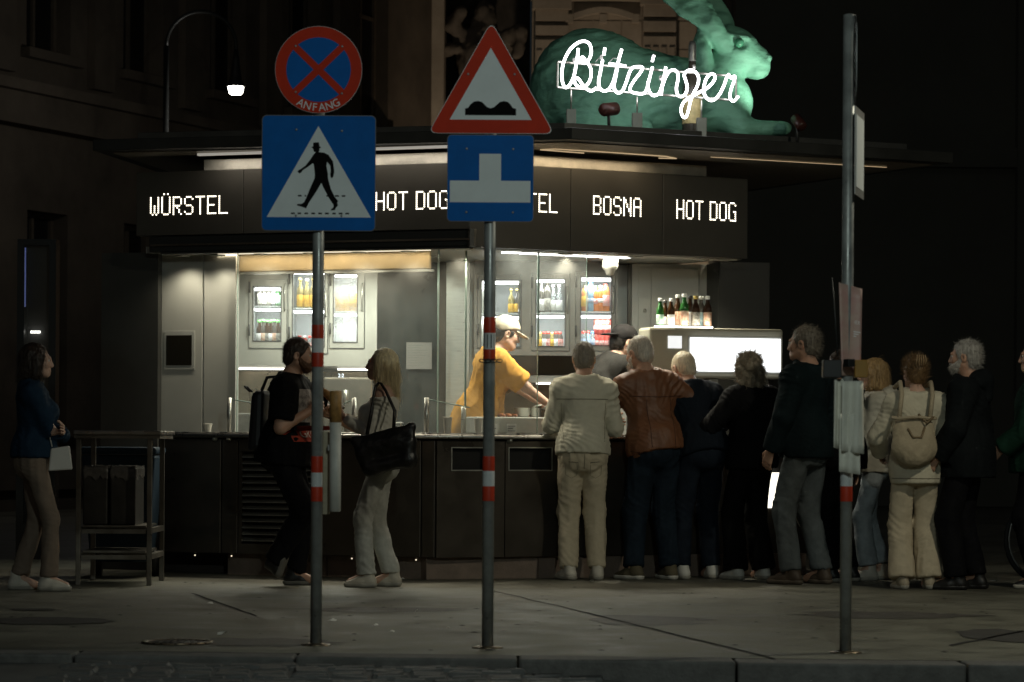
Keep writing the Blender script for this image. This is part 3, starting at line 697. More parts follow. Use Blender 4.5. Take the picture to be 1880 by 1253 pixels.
# ================================================================== road signs
red_p = mat('sign_red',(.52,.030,.006),.55,var=.10,vscale=8,dirt=.25,spec=.15)
blue_p= mat('sign_blue',(.002,.115,.42),.55,var=.10,vscale=8,dirt=.2,spec=.12)
white_p=mat('sign_white',(.76,.80,.80),.55,var=.06,vscale=6,dirt=.18,spec=.15)
black_s=mat('sign_black',(.006,.006,.006),.7,spec=.05)
alu   = mat('sign_back',(.30,.30,.29),.45,.6,var=.15)
rim_m = mat('sign_rim',(.10,.10,.10),.5,.4)
RS=.351    # crop pixel -> photo pixel of the traced sign outlines
def cpx(x,y): return 440+x*RS, y*RS
class SignFace:
    def __init__(s, ox, oy, d): s.d=d; s.o=W(*cpx(ox,oy),d); s.k=RS*d/F; s.ox,s.oy=ox,oy
    def p(s,x,y,v): return Vector((s.o.x+(x-s.ox)*s.k, s.d-v, s.o.z-(y-s.oy)*s.k))
    def layer(s, pts, v0, v1, name, m, parent):
        return MB().poly([s.p(x,y,v0) for x,y in pts],(0,-(v1-v0),0)).build(name,m,parent)
def rrect(x0,y0,x1,y1,r,n=5):
    out=[]
    for cx,cy,a0 in ((x1-r,y1-r,0),(x0+r,y1-r,90),(x0+r,y0+r,180),(x1-r,y0+r,270)):
        for k in range(n+1):
            a=R(a0+90*k/n); out.append((cx+r*math.cos(a),cy+r*math.sin(a)))
    return out
def rpoly(pts,r,n=5):
    out=[]; m=len(pts)
    for i in range(m):
        p=Vector(pts[i]); a=(Vector(pts[i-1])-p).normalized(); b=(Vector(pts[(i+1)%m])-p).normalized()
        ang=a.angle(b); t=r/math.tan(ang/2); p0=p+a*t; p1=p+b*t
        for k in range(n+1):
            w=k/n; q=(1-w)**2*p0+2*w*(1-w)*p+w*w*p1; out.append((q.x,q.y))
    return out
def circ(cx,cy,r,n=48): return [(cx+r*math.cos(2*math.pi*k/n),cy+r*math.sin(2*math.pi*k/n)) for k in range(n)]
def screws(sf,pts,parent):
    for x,y in pts:
        c=sf.p(x,y,.0); MB().tube([c-Vector((0,.0035,0)),c-Vector((0,.0075,0)),c-Vector((0,.009,0))],[.006,.006,.003],8).build('screw',alu,parent)
def pole_thing(px,py,ytop,label,r=.0285,bands=()):
    d=ground_d(px,py); b=W(px,py,d); ztop=W(px,ytop,d).z
    t=thing('sign_pole',label,'pole',(b.x,d,0))
    top=Vector((b.x,d,ztop)); bot=Vector((b.x,d,0))
    MB().tube([bot,top,top+Vector((0,0,.004))],[r,r,r*.7],18).build('tube',pole_m,t)
    MB().lathe(bot,[(r+.05,0),(r+.045,.006),(r+.012,.01),(r+.002,.012)],18).build('collar',iron,t)
    for y0,y1,m in bands:
        z1=W(px,y0,d).z; z0=W(px,y1,d).z
        MB().lathe((b.x,d,0),[(r+.0015,z0),(r+.0016,z0+.001),(r+.0016,z1-.001),(r+.0015,z1)],18).build('band',m,t)
    return t,b,d
def clamp(parent,b,d,z,r=.0285,w=.12):
    q=MB().lathe((b.x,d,z-.015),[(r+.002,0),(r+.006,.002),(r+.006,.028),(r+.002,.03)],16); q.box(b.x-w/2,b.x+w/2,d-r-.012,d-r-.004,z-.012,z+.012); return q.build('clamp',alu,parent)
band_r=mat('band_red',(.45,.04,.015),.4,var=.15,vscale=20); band_w=mat('band_white',(.6,.62,.62),.4,var=.12,vscale=20,dirt=.2)
# --- first pole: no stopping + crossing
lp,lb,ld_=pole_thing(580,1185,62,'grey sign pole carrying the no stopping and crossing signs',bands=((597,622,band_r),(622,648,band_w),(648,674,band_r),(838,868,band_r),(868,894,band_w),(894,921,band_r)))
ds=ld_-.046
t=thing('no_stopping_sign','round red and blue no stopping sign with a red cross and white lettering','road sign',W(585,208,ds))
sf=SignFace(413,366,ds)
sf.layer(circ(413,366,228),0,.003,'plate',alu,t); sf.layer(circ(413,366,226),.003,.0042,'red_disc',red_p,t); sf.layer(circ(413,366,169),.0042,.0052,'blue_disc',blue_p,t)
def xbar(a,r=171,w=18):
    ca,sa=math.cos(a),math.sin(a); h=math.sqrt(r*r-w*w)
    return [(413+ca*x-sa*y,366+sa*x+ca*y) for x,y in ((-h,-w),(h,-w),(h,w),(-h,w))]
sf.layer(xbar(R(44)),.0052,.0060,'cross_bar',red_p,t); sf.layer(xbar(R(-44)),.0052,.0066,'cross_bar',red_p,t)
screws(sf,[(293,243),(536,244),(294,484),(536,490)],t)
# lettering on the rim
for i,ch in enumerate('ANFANG'):
    v,f=text_polys(ch,58); an=R(118-(i)*11.2); rad=199
    cx,cy=413+rad*math.cos(an),366+rad*math.sin(an); tilt=an-R(90); q=MB(); ca,sa=math.cos(tilt),math.sin(tilt)
    q.add([sf.p(cx+ca*x*.95-sa*(-y),cy+sa*x*.95+ca*(-y),.0053) for x,y,_ in v],f); q.build('letter',white_p,t)
clamp(t,lb,ld_,sf.p(413,300,0).z); clamp(t,lb,ld_,sf.p(413,430,0).z)
t=thing('crossing_sign','square blue pedestrian crossing sign with a walking man in a white triangle','road sign',W(585,424,ds))
sf=SignFace(413,905,ds)
sf.layer(rrect(115,604,712,1210,26),0,.003,'plate',rim_m,t); sf.layer(rrect(119,608,708,1206,23),.003,.0042,'blue_face',blue_p,t)
sf.layer([(411,661),(688,1138),(143,1138)],.0042,.0052,'white_triangle',white_p,t)
man=[(384,748),(414,746),(417,768),(425,771),(424,776),(416,777),(418,790),(412,797),(440,800),(465,812),(488,845),(494,885),(495,903),(490,925),(484,933),(477,930),(474,912),(477,895),(474,868),(458,848),(454,868),(462,910),(463,935),(467,950),(478,990),(498,1030),(516,1052),(512,1062),(516,1075),(505,1088),(500,1100),(480,1102),(478,1098),(492,1085),(492,1072),(470,1040),(440,985),(428,958),(410,990),(385,1030),(362,1065),(355,1080),(348,1092),(330,1085),(303,1077),(301,1070),(325,1068),(338,1060),(350,1035),(370,985),(392,935),(394,915),(388,862),(383,856),(360,873),(330,893),(322,905),(312,910),(303,900),(308,893),(320,886),(345,868),(372,833),(385,812),(398,798),(388,795),(383,778),(374,772),(384,768)]
sf.layer(man,.0052,.0062,'walking_man',black_s,t)
for x0,x1,y in ((306,326,1026),(341,349,1026),(455,478,1026),(500,520,1026),(535,554,1026),(270,290,1118),(305,323,1118),(341,359,1118),(376,396,1118),(413,432,1118),(448,468,1118),(486,504,1118),(520,540,1118),(555,574,1118)):
    sf.layer([(x0,y-4),(x1,y-4),(x1,y+4),(x0,y+4)],.0052,.0059,'dash',black_s,t)
screws(sf,[(296,680),(534,686),(296,1130),(534,1130)],t)
clamp(t,lb,ld_,sf.p(413,690,0).z); clamp(t,lb,ld_,sf.p(413,1120,0).z)
# --- middle pole: bump + priority plate
mp_,mb_,md_=pole_thing(895,1190,70,'grey sign pole carrying the bump warning and junction plate',bands=((583,612,band_r),(612,642,band_w),(642,662,band_r),(838,865,band_r),(865,893,band_w),(893,920,band_r)))
ds=md_-.046
t=thing('bump_sign','red bordered warning triangle showing two black bumps','road sign',W(902,246,ds))
sf=SignFace(1315,420,ds)
sf.layer(rpoly([(1315,112),(1648,700),(986,700)],30),0,.003,'plate',alu,t); sf.layer(rpoly([(1315,116),(1644,698),(990,698)],29),.003,.0042,'red_triangle',red_p,t)
sf.layer([(1313,252),(1528,628),(1100,628)],.0042,.0052,'white_triangle',white_p,t)
bump=[(1180,605),(1180,570),(1196,566),(1208,548),(1226,534),(1247,530),(1268,535),(1283,550),(1296,563),(1313,568),(1331,563),(1345,550),(1362,535),(1385,530),(1406,536),(1420,551),(1430,566),(1447,570),(1447,605)]
sf.layer(bump,.0052,.0062,'bumps',black_s,t)
screws(sf,[(1195,390),(1438,390)],t); clamp(t,mb_,md_,sf.p(1315,390,0).z); clamp(t,mb_,md_,sf.p(1315,640,0).z)
t=thing('junction_plate','square blue plate with a white upturned T','road sign',W(902,408,ds))
sf=SignFace(1311,933,ds)
sf.layer(rrect(1085,707,1538,1161,22),0,.003,'plate',rim_m,t); sf.layer(rrect(1088,710,1535,1158,20),.003,.0042,'blue_face',blue_p,t)
sf.layer([(1253,806),(1367,806),(1367,947),(1521,947),(1521,1060),(1100,1060),(1100,947),(1253,947)],.0042,.0052,'white_mark',white_p,t)
screws(sf,[(1187,780),(1430,781),(1187,1112),(1430,1112)],t); clamp(t,mb_,md_,sf.p(1311,780,0).z); clamp(t,mb_,md_,sf.p(1311,1100,0).z)
# sticker and chain bracket on the middle pole
zz=W(895,627,md_).z
def on_pole(b,d,r,a,z): return Vector((b.x+r*math.sin(a),d-r*math.cos(a),z))
q=MB(); q.add([on_pole(mb_,md_,.0305,a,zz+s) for s in (-.033,.033) for a in (-.9,-.3,.3,.9)],[(0,1,5,4),(1,2,6,5),(2,3,7,6)]); st=q.build('sticker',mat('sticker_dark',(.03,.035,.035),.5),mp_)
zz=W(895,663,md_).z; q=MB()
for cx in (-.048,-.020,.008,.036):
    q.tube([(mb_.x+cx+.014+.015*math.cos(a)*1.0,md_-.036,zz+.008*math.sin(a)) for a in [2*math.pi*k/10 for k in range(10)]],.0028,6,closed=True)
tag(q.build('chain',black_metal,mp_),'short black chain round the pole',None)
# --- cigarette shaped ashtray on the first pole
d=ld_-.02; a=W(602,793,d); c=W(596,945,d)
ash=thing('cigarette_bin','ashtray shaped like a giant cigarette on the first sign pole','ashtray',(c.x,d,c.z))
MB().box(lb.x+.03,W(606,800,d).x,d-.01,d+.005,c.z,a.z).build('mounting_plate',mat('plate_cream',(.35,.31,.22),.6,.2,var=.3,vscale=12,dirt=.4),ash,bevel=.004)
pc=W(615,940,d-.05); zt=W(615,718,d-.05).z; zm=W(615,776,d-.05).z; r=.0285
MB().lathe((pc.x,pc.y,pc.z),[(r*.8,0),(r,.004),(r,zm-pc.z)],18).build('white_tube',mat('cig_white',(.50,.49,.44),.5,var=.1,vscale=20,dirt=.35),ash)
MB().lathe((pc.x,pc.y,zm),[(r+.001,.0005),(r+.001,zt-zm-.004),(r*.85,zt-zm)],18).build('filter_tip',mat('cig_filter',(.34,.18,.055),.55,var=.35,vscale=40),ash)
MB().box(W(604,800,d).x-.002,pc.x,d-.05,d-.012,pc.z+.3,pc.z+.33).build('bracket',alu,ash)
# --- right pole with edge-on signs, poster and paper bags
rp,rb,rd_=pole_thing(1552,1199,28,'grey pole at the right with a poster and paper slips tied to it',bands=((868,893,band_w),(893,921,band_r)))
d=rd_
def side_sign(name,label,cx,cy,w_px,h_px,shape,fm,bm_,yaw):
    """sign seen almost edge-on, turned towards the right"""
    c=W(cx,cy,d-.01); t=thing(name,label,'road sign',(c.x,c.y,c.z))
    u=Vector((math.cos(yaw),math.sin(yaw),0)); n=Vector((u.y,-u.x,0)); h=h_px*d/F/2; w=w_px
    if shape=='disc': pts=[u*(w/2*math.cos(2*math.pi*k/36))+Vector((0,0,h*math.sin(2*math.pi*k/36))) for k in range(36)]
    else: pts=[u*sx*w/2+Vector((0,0,sz*h)) for sx,sz in ((-1,-1),(1,-1),(1,1),(-1,1))]
    MB().poly([c+p for p in pts],n*.004).build('plate',bm_,t)
    MB().poly([c+p*.82+n*.0045 for p in pts],n*.002).build('face',fm,t)
    q=MB()
    for s in (-.55,.55): q.box(min(rb.x,c.x),max(rb.x,c.x),c.y+.0,c.y+.03,c.z+h*s-.012,c.z+h*s+.012)
    q.build('bracket',black_metal,t); return t,u,n,c,h
side_sign('disc_sign','round road sign seen nearly edge-on at the top of the right pole',1570,110,.42,165,'disc',white_p,rim_m,R(84))
side_sign('white_plate_sign','narrow white plate seen nearly edge-on below the round sign on the right pole',1577,282,.34,160,'rect',white_p,alu,R(76))
# poster
c=W(1562,606,d-.05); pt=thing('poster','pink poster wrapped on the right sign pole','poster',(c.x,c.y,W(1562,695,d).z))
u=Vector((math.cos(R(35)),math.sin(R(35)),0)); n=Vector((u.y,-u.x,0)); k=d/F
q=MB(); vs=[];fs=[]; NN=8
tl,tr,br,bl=(1540,519),(1583,531),(1580,690),(1545,690)
def pp(s,t): 
    x=(tl[0]+(tr[0]-tl[0])*s)*(1-t)+(bl[0]+(br[0]-bl[0])*s)*t; y=(tl[1]+(tr[1]-tl[1])*s)*(1-t)+(bl[1]+(br[1]-bl[1])*s)*t
    p=W(x,y,d-.045+.02*s+.012*math.sin(s*3.1)); return p
for i in range(NN+1):
    for j in range(NN+1): vs.append(pp(i/NN,j/NN))
for i in range(NN):
    for j in range(NN): fs.append((i*(NN+1)+j,(i+1)*(NN+1)+j,(i+1)*(NN+1)+j+1,i*(NN+1)+j+1))
q.add(vs,fs,0,True); po=q.build('sheet',mat('poster_pink',(.50,.24,.22),.45,var=.35,vscale=9,col2=(.56,.42,.34)),pt)
sl=po.modifiers.new('thick','SOLIDIFY'); sl.thickness=.002
v,f=text_polys('IER',.026); q=MB(); q.add([pp(.80+x*7.5,.40-y*2.3)-Vector((0,.004,0)) for x,y,_ in v],f); q.build('lettering',mat('poster_ink',(.85,.8,.78),.6),pt)
for i in range(3):
    a,b_=.62,.95-.1*i; y=.50+i*.025; q=MB(); q.add([pp(a,y)-Vector((0,.004,0)),pp(b_,y)-Vector((0,.004,0)),pp(b_,y+.012)-Vector((0,.004,0)),pp(a,y+.012)-Vector((0,.004,0))],[(0,1,2,3)]); q.build('lettering',MATS['poster_ink'],pt)
# clamp boxes that hold it
cl=thing('banner_clamp','black and amber strapping clamp round the right sign pole','clamp',(rb.x,d-.03,W(1552,695,d).z))
def pbox(p0,p1,y0,y1,dd0,dd1,name,m,par):
    a=W(p0,y1,d); b_=W(p1,y0,d); return MB().box(a.x,b_.x,d-dd1,d-dd0,a.z,b_.z).build(name,m,par,bevel=.004)
pbox(1509,1543,662,694,-.02,.06,'black_box',black_p,cl); pbox(1566,1590,662,694,.01,.07,'amber_box',mat('amber_plastic',(.32,.17,.03),.35,var=.2),cl); pbox(1543,1566,668,690,.03,.055,'strap',black_p,cl)
c=W(1552,660,d-.07); MB().lathe((0,0,0),[(.001,.0),(.026,.003),(.026,.008),(.001,.011)],20).build('disc_badge',mat('badge',(.4,.42,.38),.4),cl)
o=bpy.data.objects[-1] if False else cl.children[-1]; o.rotation_euler=(R(90),0,R(20)); o.location=c-cl.location; o.scale=(.6,1.5,1)
MB().tube([W(1538,655,d-.03),W(1533,580,d+.02),W(1527,510,d+.03)],.004,6).build('wire',black_metal,cl)
# hanging paper slips, folded sheets
slip=mat('paper_slip',(.72,.71,.62),.7,var=.10,vscale=10,dirt=.2)
for i,(x0,x1,y0,y1,dd) in enumerate(((1531,1549,696,822,.02),(1546,1585,700,828,.07),(1541,1578,760,866,.055))):
    c=W((x0+x1)/2,y1,d-dd); q=MB(); vs=[];fs=[];NX,NZ=10,8
    for a_ in range(NX+1):
        for b_ in range(NZ+1):
            s,t_=a_/NX,b_/NZ; x=x0+(x1-x0)*s+(2.0*t_*(s-.3)); y=y0+(y1-y0)*t_+6*s*t_
            vs.append(W(x,y,d-dd-.012*math.sin(s*9+i+t_*1.2)-.006*math.sin(t_*5+i)))
    for a_ in range(NX):
        for b_ in range(NZ): fs.append((a_*(NZ+1)+b_,(a_+1)*(NZ+1)+b_,(a_+1)*(NZ+1)+b_+1,a_*(NZ+1)+b_+1))
    q.add(vs,fs,0,True); o=q.build('paper_slip',slip,None,L=c); sl=o.modifiers.new('thick','SOLIDIFY'); sl.thickness=.0015
    tag(o,['narrow white paper slip on the left of the right pole','wide white paper sheet hanging in front of the right pole','lowest white paper sheet hanging on the right pole'][i],'paper','paper slips on the right pole')
# ================================================================== neon sign on the roof
CS=.2128
def npx(x,y): return 1000+x*CS, 50+y*CS
neon_fr=Frame((W(1025,140,20.95).x,20.95),math.atan(.45),1)
def NP(x,y,v=0):
    u,z=neon_fr.at(*npx(x,y),v); return neon_fr.p(u,v,z)
nb=W(1168,235,21.1)
ns=thing('neon_sign','white neon script sign standing on the kiosk roof edge','neon sign',(nb.x,nb.y,RZ1))
neon=emat('neon_glow',(1,.98,1.0),7)
def spline(pts,n=6):
    pts=[Vector((p[0],p[1],0)) for p in pts]; out=[]
    P=[pts[0]*2-pts[1]]+pts+[pts[-1]*2-pts[-2]]
    for i in range(1,len(P)-2):
        for k in range(n):
            t=k/n; a,b_,c_,d_=P[i-1],P[i],P[i+1],P[i+2]
            out.append(.5*((2*b_)+(c_-a)*t+(2*a-5*b_+4*c_-d_)*t*t+(3*b_-a-3*c_+d_)*t**3))
    out.append(pts[-1]); return [(p.x,p.y) for p in out]
strokes=[
('tube_letter',[(290,185),(282,260),(270,335),(250,430),(215,500),(180,522),(155,480),(148,400),(165,300),(215,200),(280,140),(340,122),(385,145),(402,200),(395,250),(370,295),(335,310),(308,290),(312,268),(332,262),(350,285),(375,315),(397,360),(400,415),(385,470),(350,512),(310,522),(272,500),(256,465),(266,440),(292,448),(330,500),(375,542),(410,550),(445,525)]),
('tube_letter',[(500,285),(482,380),(466,470),(474,525),(512,552),(555,535),(592,470),(618,375),(640,280),(665,192)]),
('tube_letter',[(630,330),(612,430),(598,520),(630,568),(672,548),(702,480),(728,400),(752,352)]),
('tube_letter',[(752,352),(795,343),(845,350),(820,400),(770,465),(735,530),(755,562),(815,575),(862,568),(885,520),(905,440),(930,345)]),
('tube_letter',[(905,440),(890,500),(905,560),(940,592),(985,572),(1008,520),(1028,440),(1045,345)]),
('tube_letter',[(1028,440),(1012,520),(1005,588)]),
('tube_letter',[(1015,510),(1045,430),(1080,380),(1118,372),(1148,400),(1148,460),(1136,530),(1148,585),(1180,600),(1215,575),(1230,520),(1215,455),(1203,415),(1225,382),(1265,372),(1305,392),(1328,440),(1318,505),(1285,570),(1258,640),(1240,720),(1218,778),(1190,768),(1176,715),(1195,655),(1245,612),(1330,566),(1410,520),(1465,455),(1462,412),(1428,408),(1390,455),(1372,530),(1382,590),(1418,628),(1458,630),(1508,580),(1548,500),(1572,430),(1592,408)]),
('tube_letter',[(1588,410),(1605,438),(1640,425),(1632,470),(1606,545),(1600,608),(1628,640),(1672,598)]),
('tube_bar',[(555,318),(625,326),(700,338)]),('tube_dot',[(520,180),(510,242)]),('tube_dot',[(942,245),(928,298)])]
for nm,s in strokes:
    pts=[NP(x,y,.045) for x,y in spline(s)]; MB().tube(pts,.0102,8).build(nm,neon,ns)
for a,b_ in (((112,300),(1650,425)),((108,520),(1650,632)),((112,300),(108,520)),((1650,425),(1650,632))):
    MB().tube([NP(*a),NP(*b_)],.009,6,smooth=False).build('frame_rail',steel,ns)
for x,yt,yb,w in ((228,530,712,42),(797,600,745,45),(1352,628,786,44)):
    MB().tube([NP(x,yt),NP(x,yb)],.006,8).build('sign_post',steel,ns)
    p=NP(x,yb); MB().box(p.x-w*CS*p.y/F,p.x+w*CS*p.y/F,p.y-.045,p.y+.045,RZ1-.0+.001,p.z).build('pedestal',mat('pedestal_metal',(.24,.24,.22),.4,.6,var=.15),ns,bevel=.004)
for x,y in ((255,280),(490,250),(640,260),(1000,430),(1290,330)):
    MB().tube([NP(x,y,.04),NP(x,y+25,0)],.012,8).build('tube_holder',mat('holder_glass',(.6,.6,.58),.2),ns)
for a in ((440,300,500,265),(560,300,630,275)): MB().tube([NP(a[0],a[1],.01),NP((a[0]+a[2])/2,a[1]-35,.02),NP(a[2],a[3],.03)],.003,6).build('cable',alu,ns)
# bottle shaped finial behind the script
p=W(1271,150,21.72); zb=DZ
bt=thing('roof_bottle','tall dark display bottle standing on the roof behind the script','bottle',(p.x,p.y,zb))
zt=W(1271,76,21.72).z; h=zt-zb
MB().lathe((p.x,p.y,zb),[(.07,0),(.075,.02),(.075,h*.5),(.06,h*.6),(.03,h*.72),(.027,h*.93),(.001,h*.935)],16).build('glass',mat('bottle_dark',(.05,.045,.035),.2,spec=.7),bt)
MB().lathe((p.x,p.y,zb),[(.028,h*.78),(.0295,h*.79),(.031,h*.95),(.022,h),(.001,h+.002)],16).build('foil',mat('foil_grey',(.30,.30,.28),.35,.7,var=.3,vscale=30),bt)
MB().lathe((p.x,p.y,zb),[(.0755,h*.12),(.0765,h*.125),(.0765,h*.42),(.0755,h*.425)],16).build('label',mat('label_gold',(.5,.42,.2),.5,var=.3,vscale=15),bt)
# small red roof spot lamp
p=W(1118,203,21.3); rl_=thing('roof_spotlight','small dark red spotlight at the foot of the sculpture on the roof','spotlight',(p.x,p.y,DZ))
MB().bar((p.x,p.y,DZ),(p.x,p.y,p.z),.012,8).build('stand',black_metal,rl_)
p_=p
MB().tube([(p.x-.05,p.y-.05,p.z),(p.x-.04,p.y-.03,p.z),(p.x+.05,p.y+.06,p.z+.02)],[.035,.05,.05],14).build('housing',mat('lamp_red',(.045,.014,.010),.4),rl_)
p=W(1464,222,21.6); rl2=thing('roof_spotlight','small red spotlight on the roof in front of the sculpture\'s paw','spotlight',(p.x,p.y,RZ1))
MB().bar((p.x,p.y,RZ1),(p.x,p.y,p.z),.012,8).build('stand',black_metal,rl2)
hx=W(1388,120,22.1); dv=(hx-p).normalized()
MB().tube([p-dv*.09,p-dv*.08,p+dv*.03],[.03,.042,.045],14).build('housing',MATS['lamp_red'],rl2)
lamp('roof_spot_lamp','SPOT',p+dv*.06,42,(.9,1,.85),.03,rot=dv.to_track_quat('-Z','Y').to_euler(),spot=R(75),blend=.8,parent=rl2)
# ================================================================== refrigerators and their bottles
bank_m=mat('bank_steel',(.20,.19,.17),.42,.4,var=.12,vscale=5,rvar=.1)
clear_m=glass_mat('fridge_glass',dirt=.05,scale=6); fog_m=glass_mat('fogged_glass',dirt=.45,scale=4,rough=.2)
fr_in=mat('fridge_lining',(.55,.57,.56),.4,var=.06); gasket=mat('gasket',(.06,.06,.06),.6)
tube_e=emat('fridge_tube',(.97,1,1),9)
def fridge(px0,px1,y0,y1,gx0,gx1,gy0,gy1,d,label,ysh,glass,lampsat,yaw=0,pw=5,dm=None):
    dm=dm or cab_m
    a=W(px0,y1,d); c=W(px1,y0,d); t=thing('wall_fridge',label,'fridge',((a.x+c.x)/2,d+.2,a.z),'built-in fridges of the kiosk')
    g0=W(gx0,gy1,d); g1=W(gx1,gy0,d); D=.5
    q=MB(); q.box(a.x,c.x,d+D,d+D+.02,a.z,c.z); q.box(a.x,a.x+.02,d+.03,d+D,a.z,c.z); q.box(c.x-.02,c.x,d+.03,d+D,a.z,c.z); q.box(a.x+.02,c.x-.02,d+.03,d+D,a.z,a.z+.02); q.box(a.x+.02,c.x-.02,d+.03,d+D,c.z-.02,c.z)
    q.build('lining',fr_in,t)
    q=MB(); q.box(a.x+.004,g0.x,d-.03,d+.02,a.z+.004,c.z-.004); q.box(g1.x,c.x-.004,d-.03,d+.02,a.z+.004,c.z-.004); q.box(g0.x,g1.x,d-.03,d+.02,a.z+.004,g0.z); q.box(g0.x,g1.x,d-.03,d+.02,g1.z,c.z-.004)
    dr=q.build('door',dm,t)
    e=.008; q=MB(); q.box(g0.x-e,g0.x,d-.034,d-.031,g0.z-e,g1.z+e); q.box(g1.x,g1.x+e,d-.034,d-.031,g0.z-e,g1.z+e); q.box(g0.x,g1.x,d-.034,d-.031,g0.z-e,g0.z); q.box(g0.x,g1.x,d-.034,d-.031,g1.z,g1.z+e); q.build('gasket',gasket,dr)
    MB().add([(g0.x,d-.02,g0.z),(g1.x,d-.02,g0.z),(g1.x,d-.02,g1.z),(g0.x,d-.02,g1.z)],[(0,1,2,3)]).build('glass_pane',glass,dr)
    for zf in (.18,.8):
        z=a.z+(c.z-a.z)*zf; MB().bar((a.x+.006,d-.038,z),(a.x+.006,d-.038,z+.09),.008,8).build('hinge',gasket,dr)
    q=MB(); q.tube([(c.x-.018,d-.03,a.z+.30),(c.x-.018,d-.06,a.z+.32),(c.x-.018,d-.06,a.z+.5),(c.x-.018,d-.03,a.z+.52)],.006,6); q.build('handle',steel,dr)
    zs=[]
    for y in ysh:
        z=W(px0,y,d+.1).z; zs.append(z); MB().box(a.x+.022,c.x-.022,d+.05,d+D-.02,z-.008,z).build('shelf',mat('shelf_glass',(.6,.64,.62),.2,spec=.6),t)
    for y in lampsat:
        z=W(px0,y,d+.1).z; MB().box(g0.x+.005,g1.x-.005,d+.04,d+.06,z-.02,z).build('light_tube',tube_e,t)
        lamp('fridge_lamp','AREA',((g0.x+g1.x)/2,d+.08,z-.03),pw,(.95,1,1),g1.x-g0.x,.04,rot=(R(25),0,0),parent=t)
    return t,a,c,g0,g1,zs
gl={}
def bglass(name,col,tr=.6): return mat('bottle_'+name,col,.12,spec=.7,trans=tr,ior=1.35)
BP={'beer':[(.028,0),(.031,.006),(.031,.13),(.028,.155),(.014,.19),(.0125,.225),(.0145,.228),(.0145,.235)],
    'wine':[(.034,0),(.036,.006),(.036,.17),(.028,.2),(.014,.225),(.013,.285),(.015,.288),(.015,.295)],
    'pet':[(.030,0),(.034,.008),(.034,.06),(.031,.075),(.034,.09),(.034,.15),(.024,.18),(.012,.195),(.012,.205)],
    'small':[(.024,0),(.027,.006),(.027,.05),(.024,.06),(.027,.075),(.025,.1),(.012,.125),(.012,.135)],
    'can':[(.028,0),(.033,.006),(.033,.108),(.027,.115),(.027,.118),(.001,.116)]}
BM={}
def bottle(kind,x,y,z,gm,lm,cm,lz,scale,label,group,cat='bottle'):
    prof=[(r*scale,h*scale) for r,h in BP[kind]]; top=prof[-1][1]
    key=(kind,gm.name,lm.name,cm.name,lz,round(scale,3))
    if key in BM:
        t=copy_tree(BM[key]); t.location=(x,y,z); t.rotation_euler=(0,0,random.uniform(0,6.3)); tag(t,label,cat,group); return t
    t=thing(kind if kind=='can' else 'bottle',label,cat,(x,y,z),group)
    MB().lathe((x,y,z),prof,14).build('body',gm,t)
    R_=max(r for r,_ in prof)
    MB().lathe((x,y,z),[(R_+.0004,top*lz[0]),(R_+.0012,top*lz[0]+.001),(R_+.0012,top*lz[1]-.001),(R_+.0004,top*lz[1])],14).build('label_band',lm,t)
    if kind!='can':
        r=prof[-1][0]; MB().lathe((x,y,z),[(r+.0005,top-.022*scale),(r+.003,top-.02*scale),(r+.003,top+.003),(.001,top+.005)],12).build('cap',cm,t)
    BM[key]=t; return t
LM=lambda n,c,c2=None: mat('label_'+n,c,.5,col2=c2,var=.2,vscale=45)
g_green=bglass('green',(.025,.12,.025),.4); g_brown=bglass('brown',(.035,.015,.005),.3); g_clear=bglass('clear',(.85,.9,.9),.8); g_gold=bglass('gold',(.55,.44,.16)); g_dark=bglass('dark',(.02,.035,.02),.3)
g_or=mat('juice_orange',(.45,.15,.04),.2,var=.2,vscale=20); g_blue=bglass('pale_blue',(.45,.68,.85),.5); g_red=mat('can_red',(.42,.05,.035),.3,.2,var=.3,vscale=50)
l_w=LM('white',(.75,.74,.70)); l_y=LM('yellow',(.70,.42,.05),(.5,.28,.03)); l_g=LM('green',(.15,.35,.24),(.5,.55,.45)); l_c=LM('cream',(.75,.68,.5),(.45,.12,.06)); l_b=LM('blue',(.08,.18,.4),(.6,.62,.6)); l_r=LM('red',(.55,.05,.04),(.7,.6,.55)); l_t=LM('teal',(.05,.3,.35),(.7,.7,.66)); l_k=LM('black',(.03,.03,.03),(.5,.48,.4))
c_w=mat('cap_white',(.7,.7,.66),.4); c_r=mat('cap_red',(.6,.05,.03),.4); c_g=mat('cap_green',(.15,.42,.12),.4); c_y=mat('cap_gold',(.6,.45,.15),.35,.6); c_b=mat('cap_blue',(.1,.25,.55),.4); c_k=mat('cap_black',(.03,.03,.03),.4)
dF=22.75
def shelf_row(f,shelf,n,specs,label,group,dd=.14,x0f=.08,x1f=.92,scale=None):
    t,a,c,g0,g1,zs=f; z=(a.z+.02) if shelf<0 else zs[shelf]
    for i in range(n):
        k=specs[i%len(specs)]; x=g0.x+(g1.x-g0.x)*(x0f+(x1f-x0f)*(i+.5)/n)
        ordn=['first','second','third','fourth','fifth','sixth','seventh'][i]
        bottle(k[0],x,dF+dd,z,k[1],k[2],k[3],k[4],k[5],'%s, %s from the left'%(label,ordn),group,k[6] if len(k)>6 else 'bottle')
F1=fridge(457,528,513,640,466,516,528,626,dF,'left wall fridge with dark bottles above green-capped beers',(562,),clear_m,(530,567),pw=1.6)
shelf_row(F1,0,5,[('wine',g_dark,l_k,c_y,(.1,.55),.62),('wine',g_dark,l_w,c_w,(.1,.5),.62),('wine',g_dark,l_k,c_k,(.1,.5),.62),('wine',g_clear,l_w,c_w,(.1,.5),.6),('wine',g_green,l_g,c_g,(.1,.5),.6)],'dark bottle on the upper shelf of the left wall fridge','bottles in the left fridge')
